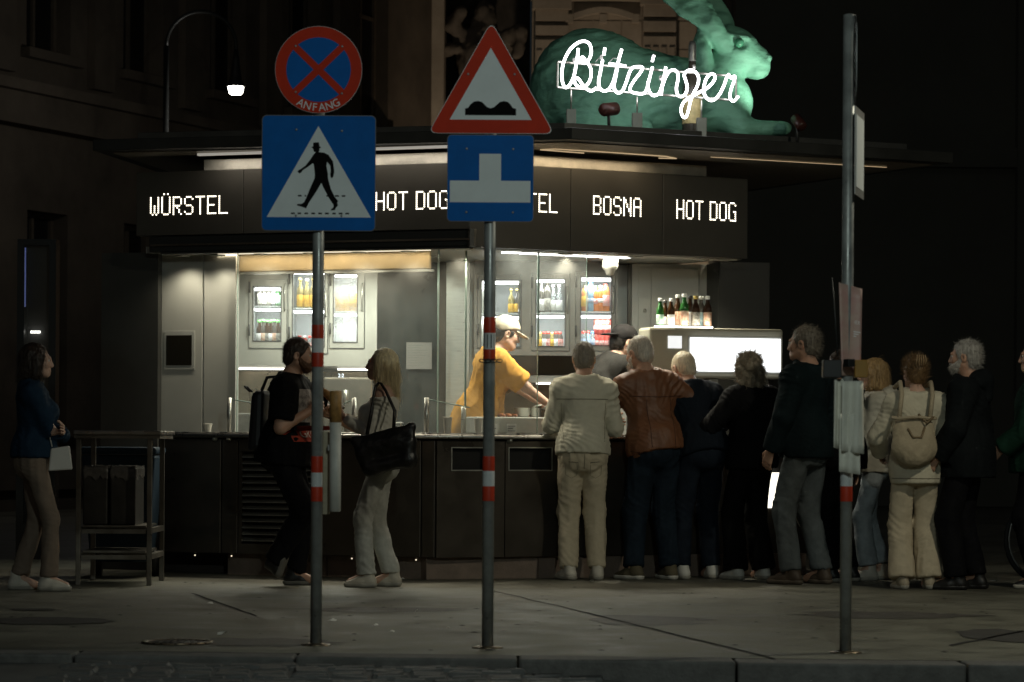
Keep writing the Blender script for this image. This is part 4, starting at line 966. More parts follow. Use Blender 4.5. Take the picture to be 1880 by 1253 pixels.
shelf_row(F1,-1,6,[('beer',g_brown,l_w,c_g,(.12,.5),.9),('beer',g_dark,l_c,c_g,(.12,.5),.92),('beer',g_brown,l_k,c_g,(.12,.5),.9)],'green-capped beer bottle low in the left wall fridge','bottles in the left fridge')
F2=fridge(530,603,490,650,538,596,500,636,dF,'middle wall fridge with golden bottles, behind the first sign pole',(566,),clear_m,(500,571),pw=1.6)
shelf_row(F2,0,4,[('wine',g_gold,l_y,c_y,(.06,.45),.82),('wine',g_gold,l_y,c_w,(.06,.45),.80)],'golden bottle on the upper shelf of the middle wall fridge','golden bottles in the middle fridge')
shelf_row(F2,-1,5,[('small',g_clear,l_r,c_r,(.15,.6),.95),('small',g_red,l_w,c_w,(.15,.6),.95)],'red-labelled bottle low in the middle wall fridge','bottles in the middle fridge')
F3=fridge(605,670,497,640,613,656,505,628,dF,'wall fridge with a fogged bright door right of the first sign pole',(572,),fog_m,(505,577),pw=3.2)
shelf_row(F3,0,3,[('can',mat('bun_pack',(.60,.34,.10),.6,var=.4,vscale=30),l_y,c_w,(.2,.7),1.25,'packet')],'orange packet behind the fogged fridge door','packets in the fogged fridge')
R1=fridge(876,957,505,640,884,956,516,636,dF,'right-hand fridge behind the cook, mostly empty',(575,),clear_m,(518,582),pw=1.6,dm=bank_m)
shelf_row(R1,0,2,[('wine',g_gold,l_y,c_y,(.06,.4),.66),('wine',g_dark,l_y,c_y,(.06,.4),.66)],'gold-necked bottle in the fridge behind the cook','bottles behind the cook',x0f=.68,x1f=.98)
R2=fridge(975,1046,502,645,984,1037,514,636,dF,'right-hand fridge with clear and dark bottles over red-capped ones',(574,),clear_m,(515,580),pw=1.8,dm=bank_m)
shelf_row(R2,0,4,[('wine',g_dark,l_w,c_y,(.06,.4),.92),('wine',g_dark,l_k,c_w,(.06,.4),.98),('wine',g_clear,l_w,c_w,(.08,.45),.76),('wine',g_clear,l_w,c_w,(.08,.45),.76)],'bottle on the upper shelf of the central right fridge','bottles in the central right fridge')
shelf_row(R2,-1,6,[('small',g_gold,l_y,c_y,(.2,.6),.98),('small',g_dark,l_w,c_r,(.2,.6),1.02),('small',g_dark,l_r,c_r,(.2,.6),1.02)],'small red or yellow capped bottle low in the central right fridge','bottles in the central right fridge')
R3=fridge(1056,1130,500,645,1066,1122,510,634,dF,'right-hand fridge full of orange drinks',(572,),clear_m,(512,580),pw=2.0,dm=bank_m)
shelf_row(R3,0,5,[('pet',g_or,l_y,c_y,(.2,.6),1.0),('pet',g_blue,l_b,c_b,(.3,.45),1.15),('pet',g_or,l_r,c_g,(.3,.5),1.0),('pet',g_or,l_w,c_w,(.35,.5),1.02),('pet',g_or,l_r,c_r,(.2,.6),1.08)],'orange drink bottle on the upper shelf of the rightmost fridge','drinks in the rightmost fridge')
shelf_row(R3,-1,3,[('small',g_clear,l_b,c_r,(.2,.6),1.05),('small',g_blue,l_b,c_r,(.2,.6),1.05),('small',g_clear,l_b,c_b,(.2,.6),1.05)],'small water bottle low in the rightmost fridge','drinks in the rightmost fridge',x0f=.02,x1f=.5)
shelf_row(R3,-1,3,[('can',g_red,l_r,c_r,(.3,.6),1.0,'can')],'red can low in the rightmost fridge','cans in the rightmost fridge',x0f=.5,x1f=1.0)
t,a,c,g0,g1,zs=R3
for i in range(3): bottle('can',g0.x+(g1.x-g0.x)*(.5+.5*(i+.5)/3),dF+.14,a.z+.14,g_red,l_r,c_r,(.3,.6),1.0,'red can stacked on top in the rightmost fridge, %s from the left'%['first','second','third'][i],'cans in the rightmost fridge','can')
# steel surround of the fridge banks
def surround(p0,p1,y0,y1,d,holes,name):
    xs=sorted({p0,p1,*[h[0] for h in holes],*[h[1] for h in holes]}); q=MB()
    for i in range(len(xs)-1):
        hh=[h for h in holes if h[0]<=xs[i] and xs[i+1]<=h[1]]
        x0,x1=W(xs[i],600,d).x,W(xs[i+1],600,d).x; zt,zb=W(500,y0,d).z,W(500,y1,d).z
        if hh:
            q.box(x0,x1,d,d+.05,W(hh[0][0],hh[0][2],d).z+.003,zt); q.box(x0,x1,d,d+.05,zb,W(hh[0][0],hh[0][3],d).z-.003)
        else: q.box(x0,x1,d,d+.05,zb,zt)
    q.build(name,cab_m if p0<800 else bank_m,kiosk)
surround(433,692,470,672,22.73,[(457,528,513,640),(530,603,490,650),(605,670,497,640)],'cabinet_front')
surround(870,1134,470,650,22.73,[(876,957,505,640),(975,1046,502,645),(1056,1130,500,645)],'cabinet_front')
# ================================================================== lit display box and the bottles on it
dD=21.75
frd2=Frame((W(1215,650,dD).x,dD),math.atan(.28),1)
cream=mat('display_cream',(.30,.285,.22),.5,var=.05)
u1,_=frd2.at(1438,650); zt=frd2.at(1215,601)[1]; zb=frd2.at(1215,694)[1]
disp=thing('display_box','cream display box with a blank white lit panel above the counter','display',frd2.p(u1/2,-.15,ZC))
def rb(u0,u1,v0,v1,z0,z1,name,m,bv=.0,par=None): return MB().fbox(frd2,u0,u1,v0,v1,z0,z1).build(name,m,par or disp,bevel=bv)
rb(-.10,u1,-.28,0,zb,zt,'case',cream,.02)
a,z1=frd2.at(1266,620); c,z0=frd2.at(1432,684)
rb(a-.012,c+.012,.001,.006,z0-.012,z1+.012,'bezel',mat('bezel_grey',(.25,.25,.22),.5)); rb(a,c,.007,.012,z0,z1,'lit_panel',emat('panel_glow',(.95,.98,1),.82))
a2,z3=frd2.at(1226,617); c2,z2=frd2.at(1251,640); rb(a2,c2,.004,.008,z2,z3,'small_lit_panel',emat('panel_glow',(.95,.98,1),.82))
a2,z3=frd2.at(1236,654); c2,z2=frd2.at(1252,674); rb(a2,c2,.003,.016,z2,z3,'card_reader',black_p); rb(a2+.01,c2-.01,.017,.019,z2+.055,z3-.008,'reader_screen',emat('reader_glow',(.15,.3,.7),.5))
for uu in (.42,.95): rb(uu-.02,uu+.02,-.2,-.16,ZC+.001,zb-.001,'support',black_metal)
lamp('display_lamp','AREA',frd2.p((a+c)/2,.03,(z0+z1)/2),1.6,(.95,.98,1),c-a,z1-z0,rot=(Matrix.Rotation(math.atan(.28),3,'Z')@Matrix.Rotation(R(90),3,'X')).to_euler(),parent=disp)
names=['clear green','slim dark brown','silver-necked brown','cream-labelled brown','tall cream-capped green','dark brown','white-labelled brown','teal-labelled dark','short-labelled brown']
sp=[('beer',g_green,l_g,c_w,(.1,.45),.92),('beer',g_brown,l_w,c_k,(.1,.4),.88),('beer',g_brown,l_w,c_w,(.1,.45),.92),('beer',g_brown,l_c,c_w,(.08,.5),1.06),('beer',g_green,l_c,c_w,(.08,.5),1.08),('beer',g_brown,l_w,c_k,(.08,.5),1.04),('beer',g_brown,l_k,c_y,(.08,.5),1.02),('beer',g_dark,l_t,c_w,(.08,.5),1.02),('beer',g_brown,l_c,c_w,(.08,.5),1.02)]
for i,px in enumerate((1212,1221,1232,1244,1256,1267,1277,1287,1299)):
    v=-.07-.06*(i%2); u,_=frd2.at(px,580,v); p=frd2.p(u,v,zt+.001); k=sp[i]
    bottle(k[0],p.x,p.y,p.z,k[1],k[2],k[3],k[4],k[5]*1.02,names[i]+' beer bottle in the row on the display box','beer bottles on the display box')
up=frd2.p(.18,-.13,zt-.0); lb_=thing('bottle_light','low light bar glowing under the row of beer bottles on the display box','light',(up.x,up.y,zt))
MB().fbox(frd2,-.05,.42,-.035,-.02,zt+.001,zt+.012).build('light_bar',emat('bar_glow',(1,.95,.8),6),lb_)
lamp('bottle_lamp','AREA',frd2.p(.18,.0,zt+.03),.5,(1,.94,.8),.45,.03,rot=(R(115),0,math.atan(.28)),parent=lb_)
# ================================================================== things on the counter
cup_m=mat('paper_cup',(.68,.64,.55),.6,var=.05)
def cup(fr,px,v,h,label,rr=.03):
    u=fr.at(px,780,v)[0]; p=fr.p(u,v,ZC+.001); t=thing('paper_cup',label,'cup',p,'paper cups on the counter')
    MB().lathe(p,[(rr*.7,0),(rr*.72,.003),(rr*.98,h-.004),(rr,h),(rr*.93,h-.001),(rr*.68,.01),(.001,.009)],18).build('wall',cup_m,t)
    MB().lathe(p,[(rr*.99,h-.005),(rr*1.06,h-.002),(rr*1.0,h+.002)],18).build('rim',cup_m,t)
cup(FLc,381,-.15,.06,'short paper cup on the counter by the steel wall',.035); cup(FRc,822,-.14,.115,'tall paper cup behind the glass left of the middle pole',.034); cup(FRc,878,-.16,.11,'tall paper cup behind the glass, just behind the middle pole',.032)
cup(FLc,640,-.3,.13,'white cup behind the glass by the espresso machine',.045); cup(FLc,655,-.32,.13,'second white cup behind the glass by the espresso machine',.045)
u=FLc.at(679,770,-.10)[0]; p=FLc.p(u,-.10,ZC+.001); kb=thing('ketchup_bottle','small clear bottle with a red cap on the counter in front of the blonde woman','bottle',p)
MB().lathe(p,[(.026,0),(.03,.006),(.03,.12),(.018,.16),(.014,.185)],16).build('body',g_clear,kb); MB().lathe(p,[(.016,.182),(.017,.184),(.017,.21),(.01,.222),(.001,.223)],14).build('cap',c_r,kb)
# espresso machine
p=W(640,700,22.6); em=thing('espresso_machine','steel espresso machine with a tiny lit display under the wall fridges','coffee machine',(p.x,p.y,1.0))
MB().box(p.x-.20,p.x+.19,p.y,p.y+.4,1.0,1.52).build('body',mat('machine_steel',(.26,.24,.20),.3,.7,var=.15),em,bevel=.015)
q=W(626,690,22.59); v,f=text_polys('2:2',.04); m_=MB(); m_.add([(q.x+x,p.y-.004,q.z+y) for x,y,_ in v],f); m_.build('display',emat('digit_glow',(.7,.85,1),2),em)
MB().box(p.x-.16,p.x+.15,p.y-.12,p.y-.002,1.05,1.10).build('drip_tray',steel,em); MB().bar((p.x-.02,p.y-.05,1.3),(p.x-.02,p.y-.05,1.42),.02,10).build('spout',steel,em)
for i,px in enumerate((462,470,478,486)):
    pass
# napkin crumpled in the litter slot
p=FRc.p(FRc.at(968,858)[0],-.10,zb_+.001); q=MB(); rn=random.Random(5)
pts=[p+Vector((.05*math.cos(k)*rn.uniform(.6,1.1),.03*math.sin(k),rn.uniform(0,.02))) for k in [2*math.pi*i/8 for i in range(8)]]
q.add(pts+[p+Vector((0,0,.03))],[(k,(k+1)%8,8) for k in range(8)]); tag(q.build('napkin',paper,None,L=p),'crumpled white napkin in the right litter slot of the counter','napkin')
# pots and tongs by the cook
for i,px in enumerate((955,978)):
    u=FRc.at(px,740,-.62)[0]; p=FRc.p(u,-.58-.03*i,FRc.at(930,766,-.42)[1]+.001); t=thing('serving_pan',['steel serving pan right under the cook\'s hands','steel serving pan beside the tongs, right of the cook\'s hands'][i],'pan',p,'steel pans on the tray')
    MB().lathe(p,[(.055,0),(.06,.004),(.066,.07),(.07,.072),(.062,.07),(.056,.008),(.001,.007)],18).build('bowl',steel,t)
    MB().tube([p+Vector((.06,-.02,.06)),p+Vector((.11,-.03,.09)),p+Vector((.15,-.03,.09))],.006,6).build('handle',steel,t)
for i,(px,col,h) in enumerate(((1010,(.45,.12,.04),.16),(1030,(.6,.58,.5),.2),(1045,(.2,.2,.18),.17))):
    p=W(px,740,22.95); t=thing('squeeze_bottle',['brown sauce bottle on the rear worktop','white sauce bottle on the rear worktop','grey sauce bottle on the rear worktop, nearest the man in cream'][i],'bottle',(p.x,p.y,1.0),'sauce bottles on the rear worktop')
    MB().lathe((p.x,p.y,1.0),[(.035,0),(.038,.006),(.038,h),(.02,h+.03)],14).build('body',mat('sauce%d'%i,col,.4),t); MB().lathe((p.x,p.y,1.0),[(.02,h+.031),(.016,h+.04),(.004,h+.09),(.001,h+.09)],12).build('nozzle',c_r,t)
MB().box(W(433,700,22.5).x,W(1160,700,22.9).x,22.5,23.3,.93,.998).build('rear_worktop',worktop,kiosk)
# more clutter on the rear worktop and counter
rc=random.Random(21); boxm=[mat('tub_steel',(.35,.34,.31),.35,.7,var=.2),mat('tub_white',(.5,.49,.45),.5,var=.1),mat('tub_red',(.35,.06,.03),.5,var=.2),mat('tub_brown',(.22,.12,.06),.6,var=.3)]
spots=[(452,'by the left end of the splashback'),(486,'left of the man in black'),(540,'behind the man in black'),(690,'behind the blonde woman'),(720,'just right of the blonde woman'),(870,'left of the cook'),(1055,'behind the man in cream'),(1085,'below the seller'),(1120,'right of the seller')]
for i,(px,wh) in enumerate(spots):
    p=W(px,760,22.7); w_,h_=rc.uniform(.06,.10),rc.uniform(.12,.26); t=thing('food_tub','food tub on the rear worktop '+wh,'container',(p.x,22.7,.999),'tubs on the rear worktop')
    MB().hexa([(p.x-w_*.85,22.62,.999),(p.x+w_*.85,22.62,.999),(p.x+w_*.85,22.78,.999),(p.x-w_*.85,22.78,.999),(p.x-w_,22.6,.999+h_),(p.x+w_,22.6,.999+h_),(p.x+w_,22.8,.999+h_),(p.x-w_,22.8,.999+h_)]).build('body',boxm[i%4],t,bevel=.008)
    MB().box(p.x-w_-.006,p.x+w_+.006,22.594,22.806,1.0+h_,1.014+h_).build('lid',boxm[(i+1)%4],t,bevel=.004)
for i,px in enumerate((905,940,1010)):
    u=FRc.at(px,760,-.40)[0]; p=FRc.p(u,-.39,ZC+.001); t=thing('price_card','small white price card on the counter, %s from the left behind the glass'%['first','second','third'][i],'card',p,'price cards')
    MB().fbox(FRc,u-.04,u+.04,-.41,-.405,ZC+.001,ZC+.075).build('card',paper,t)
    for j in range(3): MB().fbox(FRc,u-.032,u+.01+.02*((i+j)%2),-.4045,-.4035,ZC+.055-.018*j,ZC+.060-.018*j).build('printed_line',MATS['ink'],t)
u=FRc.at(925,745,-.55)[0]
for i in range(5):
    p=FRc.p(u+.05*i,-.60,FRc.at(930,766,-.42)[1]+.012); t=thing('sausage','brown sausage on the steel tray, %s from the left'%['first','second','third','fourth','fifth'][i],'sausage',p,'sausages on the tray')
    a_=FRc.n; MB().tube([p-a_*.07,p-a_*.06,p+Vector((0,0,.006)),p+a_*.06,p+a_*.07],[.006,.013,.014,.013,.006],10).build('skin',mat('sausage_skin',(.26,.085,.03),.35,var=.25,vscale=30),t)
# ================================================================== standing table and bins at the left
tx0,tx1=W(147,797,20.0).x,W(318,797,20.4).x
tb=thing('standing_table','tall steel standing table at the left end of the counter','table',((tx0+tx1)/2,20.3,0))
tube_s=mat('table_steel',(.22,.20,.17),.38,.8,var=.2,vscale=8,rvar=.12)
def leg(x,y): MB().box(x-.017,x+.017,y-.017,y+.017,.0,1.045).build('leg',tube_s,tb,bevel=.004)
xa=tx0+.03; xb=W(283,900,20.0).x; ya,yb=19.75,20.45
for x in (xa,xb):
    for y in (ya,yb): leg(x,y)
MB().box(tx0,tx1,ya-.05,yb+.05,1.046,1.075).build('top',worktop,tb,bevel=.006)
MB().box(tx0+.002,tx1-.01,ya-.035,yb+.035,1.02,1.045).build('apron',tube_s,tb)
for z in (.18,.36):
    for y in (ya,yb): MB().box(xa+.023,xb-.023,y-.014,y+.014,z,z+.03).build('rail',tube_s,tb)
    for x in (xa,xb): MB().box(x-.018,x+.018,ya+.023,yb-.023,z+.002,z+.038).build('rail',tube_s,tb)
MB().box(xa+.03,xb-.03,ya+.03,yb-.03,.225,.24).build('shelf',tube_s,tb)
MB().box(xa+.03,xb-.03,ya+.03,yb-.03,.403,.415).build('shelf',tube_s,tb)
bag=mat('bin_bag',(.14,.13,.12),.25,var=.3,vscale=20,bump=.5,bscale=25)
for i,(p0,p1) in enumerate(((158,203),(208,254))):
    x0,x1=W(p0,950,20.0).x,W(p1,950,20.0).x; t=thing('waste_bin',['grey waste bin with a bag liner in the standing table, left one','grey waste bin with a bag liner in the standing table, right one'][i],'waste bin',((x0+x1)/2,20.05,.416),'bins in the standing table')
    MB().box(x0,x1,19.84,20.3,.416,.80).build('body',mat('bin_grey',(.07,.066,.06),.45,.5,var=.3,vscale=6),t,bevel=.01)
    q=MB(); vs=[];fs=[];N=40
    for k in range(N):
        a=k/N; per=a*4; sgn=int(per); f_=per-sgn; co=[(x0,19.84),(x1,19.84),(x1,20.3),(x0,20.3)]; pA,pB=co[sgn],co[(sgn+1)%4]
        x=pA[0]+(pB[0]-pA[0])*f_; y=pA[1]+(pB[1]-pA[1])*f_; cx,cy=(x0+x1)/2,20.07
        for z,s in ((.745+rn.uniform(-.02,.02),1.03),(.80,1.05),(.822+rn.uniform(0,.012),1.0),(.80,.9)): vs.append((cx+(x-cx)*s,cy+(y-cy)*s,z))
    for k in range(N):
        for j in range(3): fs.append((4*k+j,4*((k+1)%N)+j,4*((k+1)%N)+j+1,4*k+j+1))
    q.add(vs,fs,0,True); q.build('bag_liner',bag,t)
# blue bin behind the table
p=G(225,21.0); bb=thing('wheeled_bin','dark blue wheeled bin standing behind the standing table','waste bin',(p.x,p.y,0))
blu=mat('bin_blue',(.012,.03,.05),.5,var=.2)
MB().hexa([(p.x-.20,20.75,.12),(p.x+.22,20.75,.12),(p.x+.22,21.2,.12),(p.x-.20,21.2,.12),(p.x-.26,20.7,.9),(p.x+.28,20.7,.9),(p.x+.28,21.25,.9),(p.x-.26,21.25,.9)]).build('body',blu,bb,bevel=.02)
MB().box(p.x-.27,p.x+.29,20.68,21.27,.905,.96).build('lid',blu,bb,bevel=.02)
for s in (-.2,.22): MB().tube([(p.x+s-.03,21.15,.1),(p.x+s+.03,21.15,.1)],.1,16).build('wheel',black_p,bb)
# glass case on a post at the far left
p0=W(45,450,24); p1=W(76,630,24); gc=thing('glass_case','narrow glass advertising case at the far left edge','showcase',((p0.x+p1.x)/2,24.1,0))
q=MB(); q.box(p0.x-.06,p0.x,24,24.2,0,p0.z+.05); q.box(p1.x+.06,p1.x+.12,24,24.2,0,p0.z+.05); q.box(p0.x,p1.x+.06,24,24.2,p0.z,p0.z+.05); q.box(p0.x,p1.x+.06,24,24.2,0,.3); q.build('frame',black_metal,gc)
MB().box(p0.x,p1.x+.06,24.15,24.18,.3,p0.z).build('back_panel',mat('case_back',(.05,.05,.05),.3),gc)
MB().add([(p0.x,24.02,.3),(p1.x+.06,24.02,.3),(p1.x+.06,24.02,p0.z),(p0.x,24.02,p0.z)],[(0,1,2,3)]).build('glass_pane',clear_m,gc)
a=W(56,612,24.1); MB().box(a.x,a.x+.08,24.1,24.12,a.z,a.z+.02).build('lamp',emat('case_reflection_glow',(1,.98,.9),3),gc)  # glowing box standing in for a lamp's reflection in the glass
a=W(48,455,24.01); MB().box(a.x-.01,a.x,24.0,24.01,a.z-.5,a.z).build('blue_edge_glow',emat('blue_edge',(.1,.15,.5),.25),gc)  # second small glow added to the case, no lamp of its own
# ================================================================== bicycle at the right edge
bx=W(1838,965,20.6); wr=.33
bc=thing('bicycle','black bicycle whose front wheel enters the picture at the right edge','bicycle',(bx.x+wr,20.6,0))
tyre=mat('tyre_rubber',(.015,.015,.015),.7); fram=mat('bike_paint',(.02,.022,.02),.3,.2)
ang=R(12); u=Vector((math.cos(ang),math.sin(ang),0))
def bp(s,z,o=0): return Vector((bx.x+wr,20.6,0))+u*s+Vector((0,o,z))
for s in (0,1.04):
    c=bp(s,wr); ring=[c+u*(wr*.95*math.cos(t))+Vector((0,0,wr*.95*math.sin(t))) for t in [2*math.pi*k/36 for k in range(36)]]
    wh=MB().tube(ring,.018,8,closed=True).build('tyre',tyre,bc)
    MB().tube([c+(p-c)*.93 for p in ring],.009,6,closed=True).build('rim',alu,bc)
    q=MB()
    for k in range(18): q.bar(c,c+u*(wr*.88*math.cos(k*math.pi/9))+Vector((0,0,wr*.88*math.sin(k*math.pi/9))),.0012,4)
    q.build('spokes',alu,bc)
    MB().tube([c-Vector((0,.05,0)),c+Vector((0,.05,0))],.018,10).build('hub',alu,bc)
for nm,a,b_,r in (('fork',bp(0,wr),bp(.16,.78),.013),('head_tube',bp(.16,.78),bp(.19,.95),.018),('down_tube',bp(.17,.8),bp(.6,.28),.017),('top_tube',bp(.18,.9),bp(.72,.82),.015),('seat_tube',bp(.6,.28),bp(.74,.95),.015),('chain_stay',bp(.6,.28),bp(1.04,wr),.01),('seat_stay',bp(.71,.8),bp(1.04,wr),.01)):
    MB().bar(a,b_,r,8).build(nm,fram,bc)
MB().tube([bp(.10,1.05,-.28),bp(.17,1.06,-.15),bp(.2,1.03,0),bp(.17,1.06,.15),bp(.10,1.05,.28)],.012,8).build('handlebar',alu,bc)
MB().bar(bp(.19,.94),bp(.2,1.03),.013,8).build('stem',alu,bc)
MB().sphere(bp(.76,.97),.1,12,8,0,(1.3,.7,.3)).build('saddle',black_p,bc)
MB().tube([bp(.6,.28,-.05),bp(.6,.28,.05)],.08,18).build('chainring',alu,bc)
MB().bar(bp(.66,.3,.05),bp(.78,.0,.20),.01,6).build('kickstand',black_metal,bc)
from mathutils.bvhtree import BVHTree
# ================================================================== soft-surface modeller (distance fields -> one continuous mesh)
def V3(*a): return np.array(a,dtype=float)
def rotm(axis,a):
    c,s=math.cos(a),math.sin(a)
    return {'x':np.array([[1,0,0],[0,c,-s],[0,s,c]]),'y':np.array([[c,0,s],[0,1,0],[-s,0,c]]),'z':np.array([[c,-s,0],[s,c,0],[0,0,1]])}[axis]
class Field:
    def __init__(s): s.p=[]
    def cone(s,a,b,ra,rb,k=.03,sub=False): s.p.append(('c',V3(*a),V3(*b),ra,rb,k,sub)); return s
    def ell(s,c,r,rot=None,k=.03,sub=False): s.p.append(('e',V3(*c),V3(*r),rot if rot is not None else np.eye(3),0,k,sub)); return s
    def chain(s,pts,rs,k=.02):
        for i in range(len(pts)-1): s.cone(pts[i],pts[i+1],rs[i],rs[i+1],k)
        return s
    def mesh(s,res,grow=0.0,clips=(),noise=None):
        lo=np.full(3,1e9); hi=-lo
        for q in s.p:
            if q[6]: continue
            if q[0]=='c': m=max(q[3],q[4]); a=np.minimum(q[1],q[2])-m; b=np.maximum(q[1],q[2])+m
            else: m=max(q[2]); a=q[1]-m; b=q[1]+m
            lo=np.minimum(lo,a); hi=np.maximum(hi,b)
        lo-=grow+.02+2*res; hi+=grow+.02+2*res
        n=np.ceil((hi-lo)/res).astype(int)+1
        ax=[lo[i]+res*np.arange(n[i]) for i in range(3)]
        D=np.full(n,.5)
        for q in s.p:
            k=q[5]; mg=grow+k+3*res+.02
            if q[0]=='c': m=max(q[3],q[4]); a=np.minimum(q[1],q[2])-m-mg; b=np.maximum(q[1],q[2])+m+mg
            else: m=max(q[2]); a=q[1]-m-mg; b=q[1]+m+mg
            i0=np.maximum(np.floor((a-lo)/res).astype(int),0); i1=np.minimum(np.ceil((b-lo)/res).astype(int)+1,n)
            if np.any(i1<=i0): continue
            sl=tuple(slice(i0[j],i1[j]) for j in range(3))
            X=ax[0][sl[0]][:,None,None]; Y=ax[1][sl[1]][None,:,None]; Z=ax[2][sl[2]][None,None,:]
            if q[0]=='c':
                a0=q[1]; ba=q[2]-a0; L2=max(ba@ba,1e-9)
                px,py,pz=X-a0[0],Y-a0[1],Z-a0[2]
                h=np.clip((px*ba[0]+py*ba[1]+pz*ba[2])/L2,0,1)
                d=np.sqrt((px-ba[0]*h)**2+(py-ba[1]*h)**2+(pz-ba[2]*h)**2)-(q[3]+(q[4]-q[3])*h)
            else:
                M=q[3]; px,py,pz=X-q[1][0],Y-q[1][1],Z-q[1][2]
                x=M[0,0]*px+M[1,0]*py+M[2,0]*pz; y=M[0,1]*px+M[1,1]*py+M[2,1]*pz; z=M[0,2]*px+M[1,2]*py+M[2,2]*pz
                r=q[2]; k0=np.sqrt((x/r[0])**2+(y/r[1])**2+(z/r[2])**2); k1=np.sqrt((x/r[0]**2)**2+(y/r[1]**2)**2+(z/r[2]**2)**2)
                d=np.where(k1>1e-9,k0*(k0-1)/np.maximum(k1,1e-9),-min(r))
            A=D[sl]
            if q[6]:
                d=-d; h=np.maximum(k-np.abs(A-d),0)/k; D[sl]=np.maximum(A,d)+h*h*k/4
            else:
                h=np.maximum(k-np.abs(A-d),0)/k; D[sl]=np.minimum(A,d)-h*h*k/4
        D-=grow
        X=ax[0][:,None,None]; Y=ax[1][None,:,None]; Z=ax[2][None,None,:]
        for c in clips:
            if c[0]=='plane':     # keep the side opposite to the normal
                o,nn=c[1],c[2]/np.linalg.norm(c[2]); pl=(X-o[0])*nn[0]+(Y-o[1])*nn[1]+(Z-o[2])*nn[2]
                if len(c)>3: pl=np.where((X-o[0])**2+(Y-o[1])**2+(Z-o[2])**2<c[3]**2,pl,-1)   # only near the joint
                D=np.maximum(D,pl)
        return nets(D,lo,res)
def nets(D,lo,res):
    S=D<0; n=D.shape
    cor=[(i,j,k) for i in (0,1) for j in (0,1) for k in (0,1)]
    def sub(A,c): return A[c[0]:n[0]-1+c[0],c[1]:n[1]-1+c[1],c[2]:n[2]-1+c[2]]
    cnt=sum(sub(S,c).astype(np.int8) for c in cor); act=(cnt>0)&(cnt<8)
    I=np.argwhere(act)
    if len(I)==0: return np.zeros((0,3)),np.zeros((0,4),int)
    vals=np.stack([D[I[:,0]+c[0],I[:,1]+c[1],I[:,2]+c[2]] for c in cor],1)
    P=np.zeros((len(I),3)); N=np.zeros(len(I)); ci={c:i for i,c in enumerate(cor)}
    for c in cor:
        for a in range(3):
            if c[a]==0:
                e=list(c); e[a]=1; e=tuple(e); v0,v1=vals[:,ci[c]],vals[:,ci[e]]
                m=(v0<0)!=(v1<0); t=np.where(m,v0/np.where(m,v0-v1,1),0)
                p=np.array(c,float)[None,:].repeat(len(I),0); p[:,a]+=t
                P[m]+=p[m]; N+=m
    P/=N[:,None]; verts=lo+res*(I+P)
    idx=np.full(act.shape,-1,int); idx[I[:,0],I[:,1],I[:,2]]=np.arange(len(I))
    Q=[]
    for a in range(3):
        b,c=(a+1)%3,(a+2)%3
        s0=[slice(None)]*3; s1=[slice(None)]*3; s0[a]=slice(0,n[a]-1); s1[a]=slice(1,n[a])
        A,B=S[tuple(s0)],S[tuple(s1)]
        for flip,m in ((False,A&~B),(True,~A&B)):
            E=np.argwhere(m); ok=(E[:,b]>0)&(E[:,c]>0)&(E[:,b]<n[b]-1)&(E[:,c]<n[c]-1); E=E[ok]
            if not len(E): continue
            def g(db,dc):
                F_=E.copy(); F_[:,b]-=db; F_[:,c]-=dc; return idx[F_[:,0],F_[:,1],F_[:,2]]
            q=np.stack([g(1,1),g(0,1),g(0,0),g(1,0)],1)
            Q.append(q[:,::-1] if flip else q)
    return verts,np.concatenate(Q)
def vnoise(P,seed=0):
    """smooth value noise in [-1,1]"""
    i=np.floor(P).astype(np.int64); f=P-i; f=f*f*(3-2*f); out=0
    for dx in (0,1):
        for dy in (0,1):
            for dz in (0,1):
                h=(i[:,0]+dx)*374761393+(i[:,1]+dy)*668265263+(i[:,2]+dz)*2147483647+seed*974711
                h=(h^(h>>13))*1274126177; h=(h^(h>>16))&0xffff
                w=(f[:,0] if dx else 1-f[:,0])*(f[:,1] if dy else 1-f[:,1])*(f[:,2] if dz else 1-f[:,2])
                out=out+w*(h/32767.5-1)
    return out
def vnormals(v,q):
    n=np.zeros_like(v); a=v[q[:,2]]-v[q[:,0]]; b=v[q[:,3]]-v[q[:,1]]; fn=np.cross(a,b)
    for i in range(4): np.add.at(n,q[:,i],fn)
    return n/np.maximum(np.linalg.norm(n,axis=1,keepdims=True),1e-9)
def np_obj(name,parts,mats,parent,smooth=True):
    """parts: list of (verts, quads, material index) joined in one mesh, in the parent's own space"""
    vs=[];fs=[];mi=[];o=0
    for v,q,m in parts:
        if len(v)==0: continue
        vs.append(v); fs.append(q+o); mi.append(np.full(len(q),m)); o+=len(v)
    me=bpy.data.meshes.new(name); V=np.concatenate(vs); w=fs[0].shape[1]; mi=np.concatenate(mi)
    if all(f.shape[1]==w for f in fs):
        Fq=np.concatenate(fs); n=len(Fq)
        me.vertices.add(len(V)); me.vertices.foreach_set('co',V.astype(np.float32).ravel())
        me.loops.add(n*w); me.loops.foreach_set('vertex_index',Fq.astype(np.int32).ravel())
        me.polygons.add(n); me.polygons.foreach_set('loop_start',np.arange(0,n*w,w,dtype=np.int32)); 
    else:
        me.from_pydata(V.tolist(),[],[tuple(r) for f in fs for r in f.tolist()]); n=len(mi)
    me.polygons.foreach_set('material_index',mi.astype(np.int32)); me.polygons.foreach_set('use_smooth',np.full(n,smooth))
    me.update(calc_edges=True); me.validate()
    for m in mats: me.materials.append(m)
    ob=bpy.data.objects.new(name,me); COL.objects.link(ob)
    if parent: ob.parent=parent
    return ob
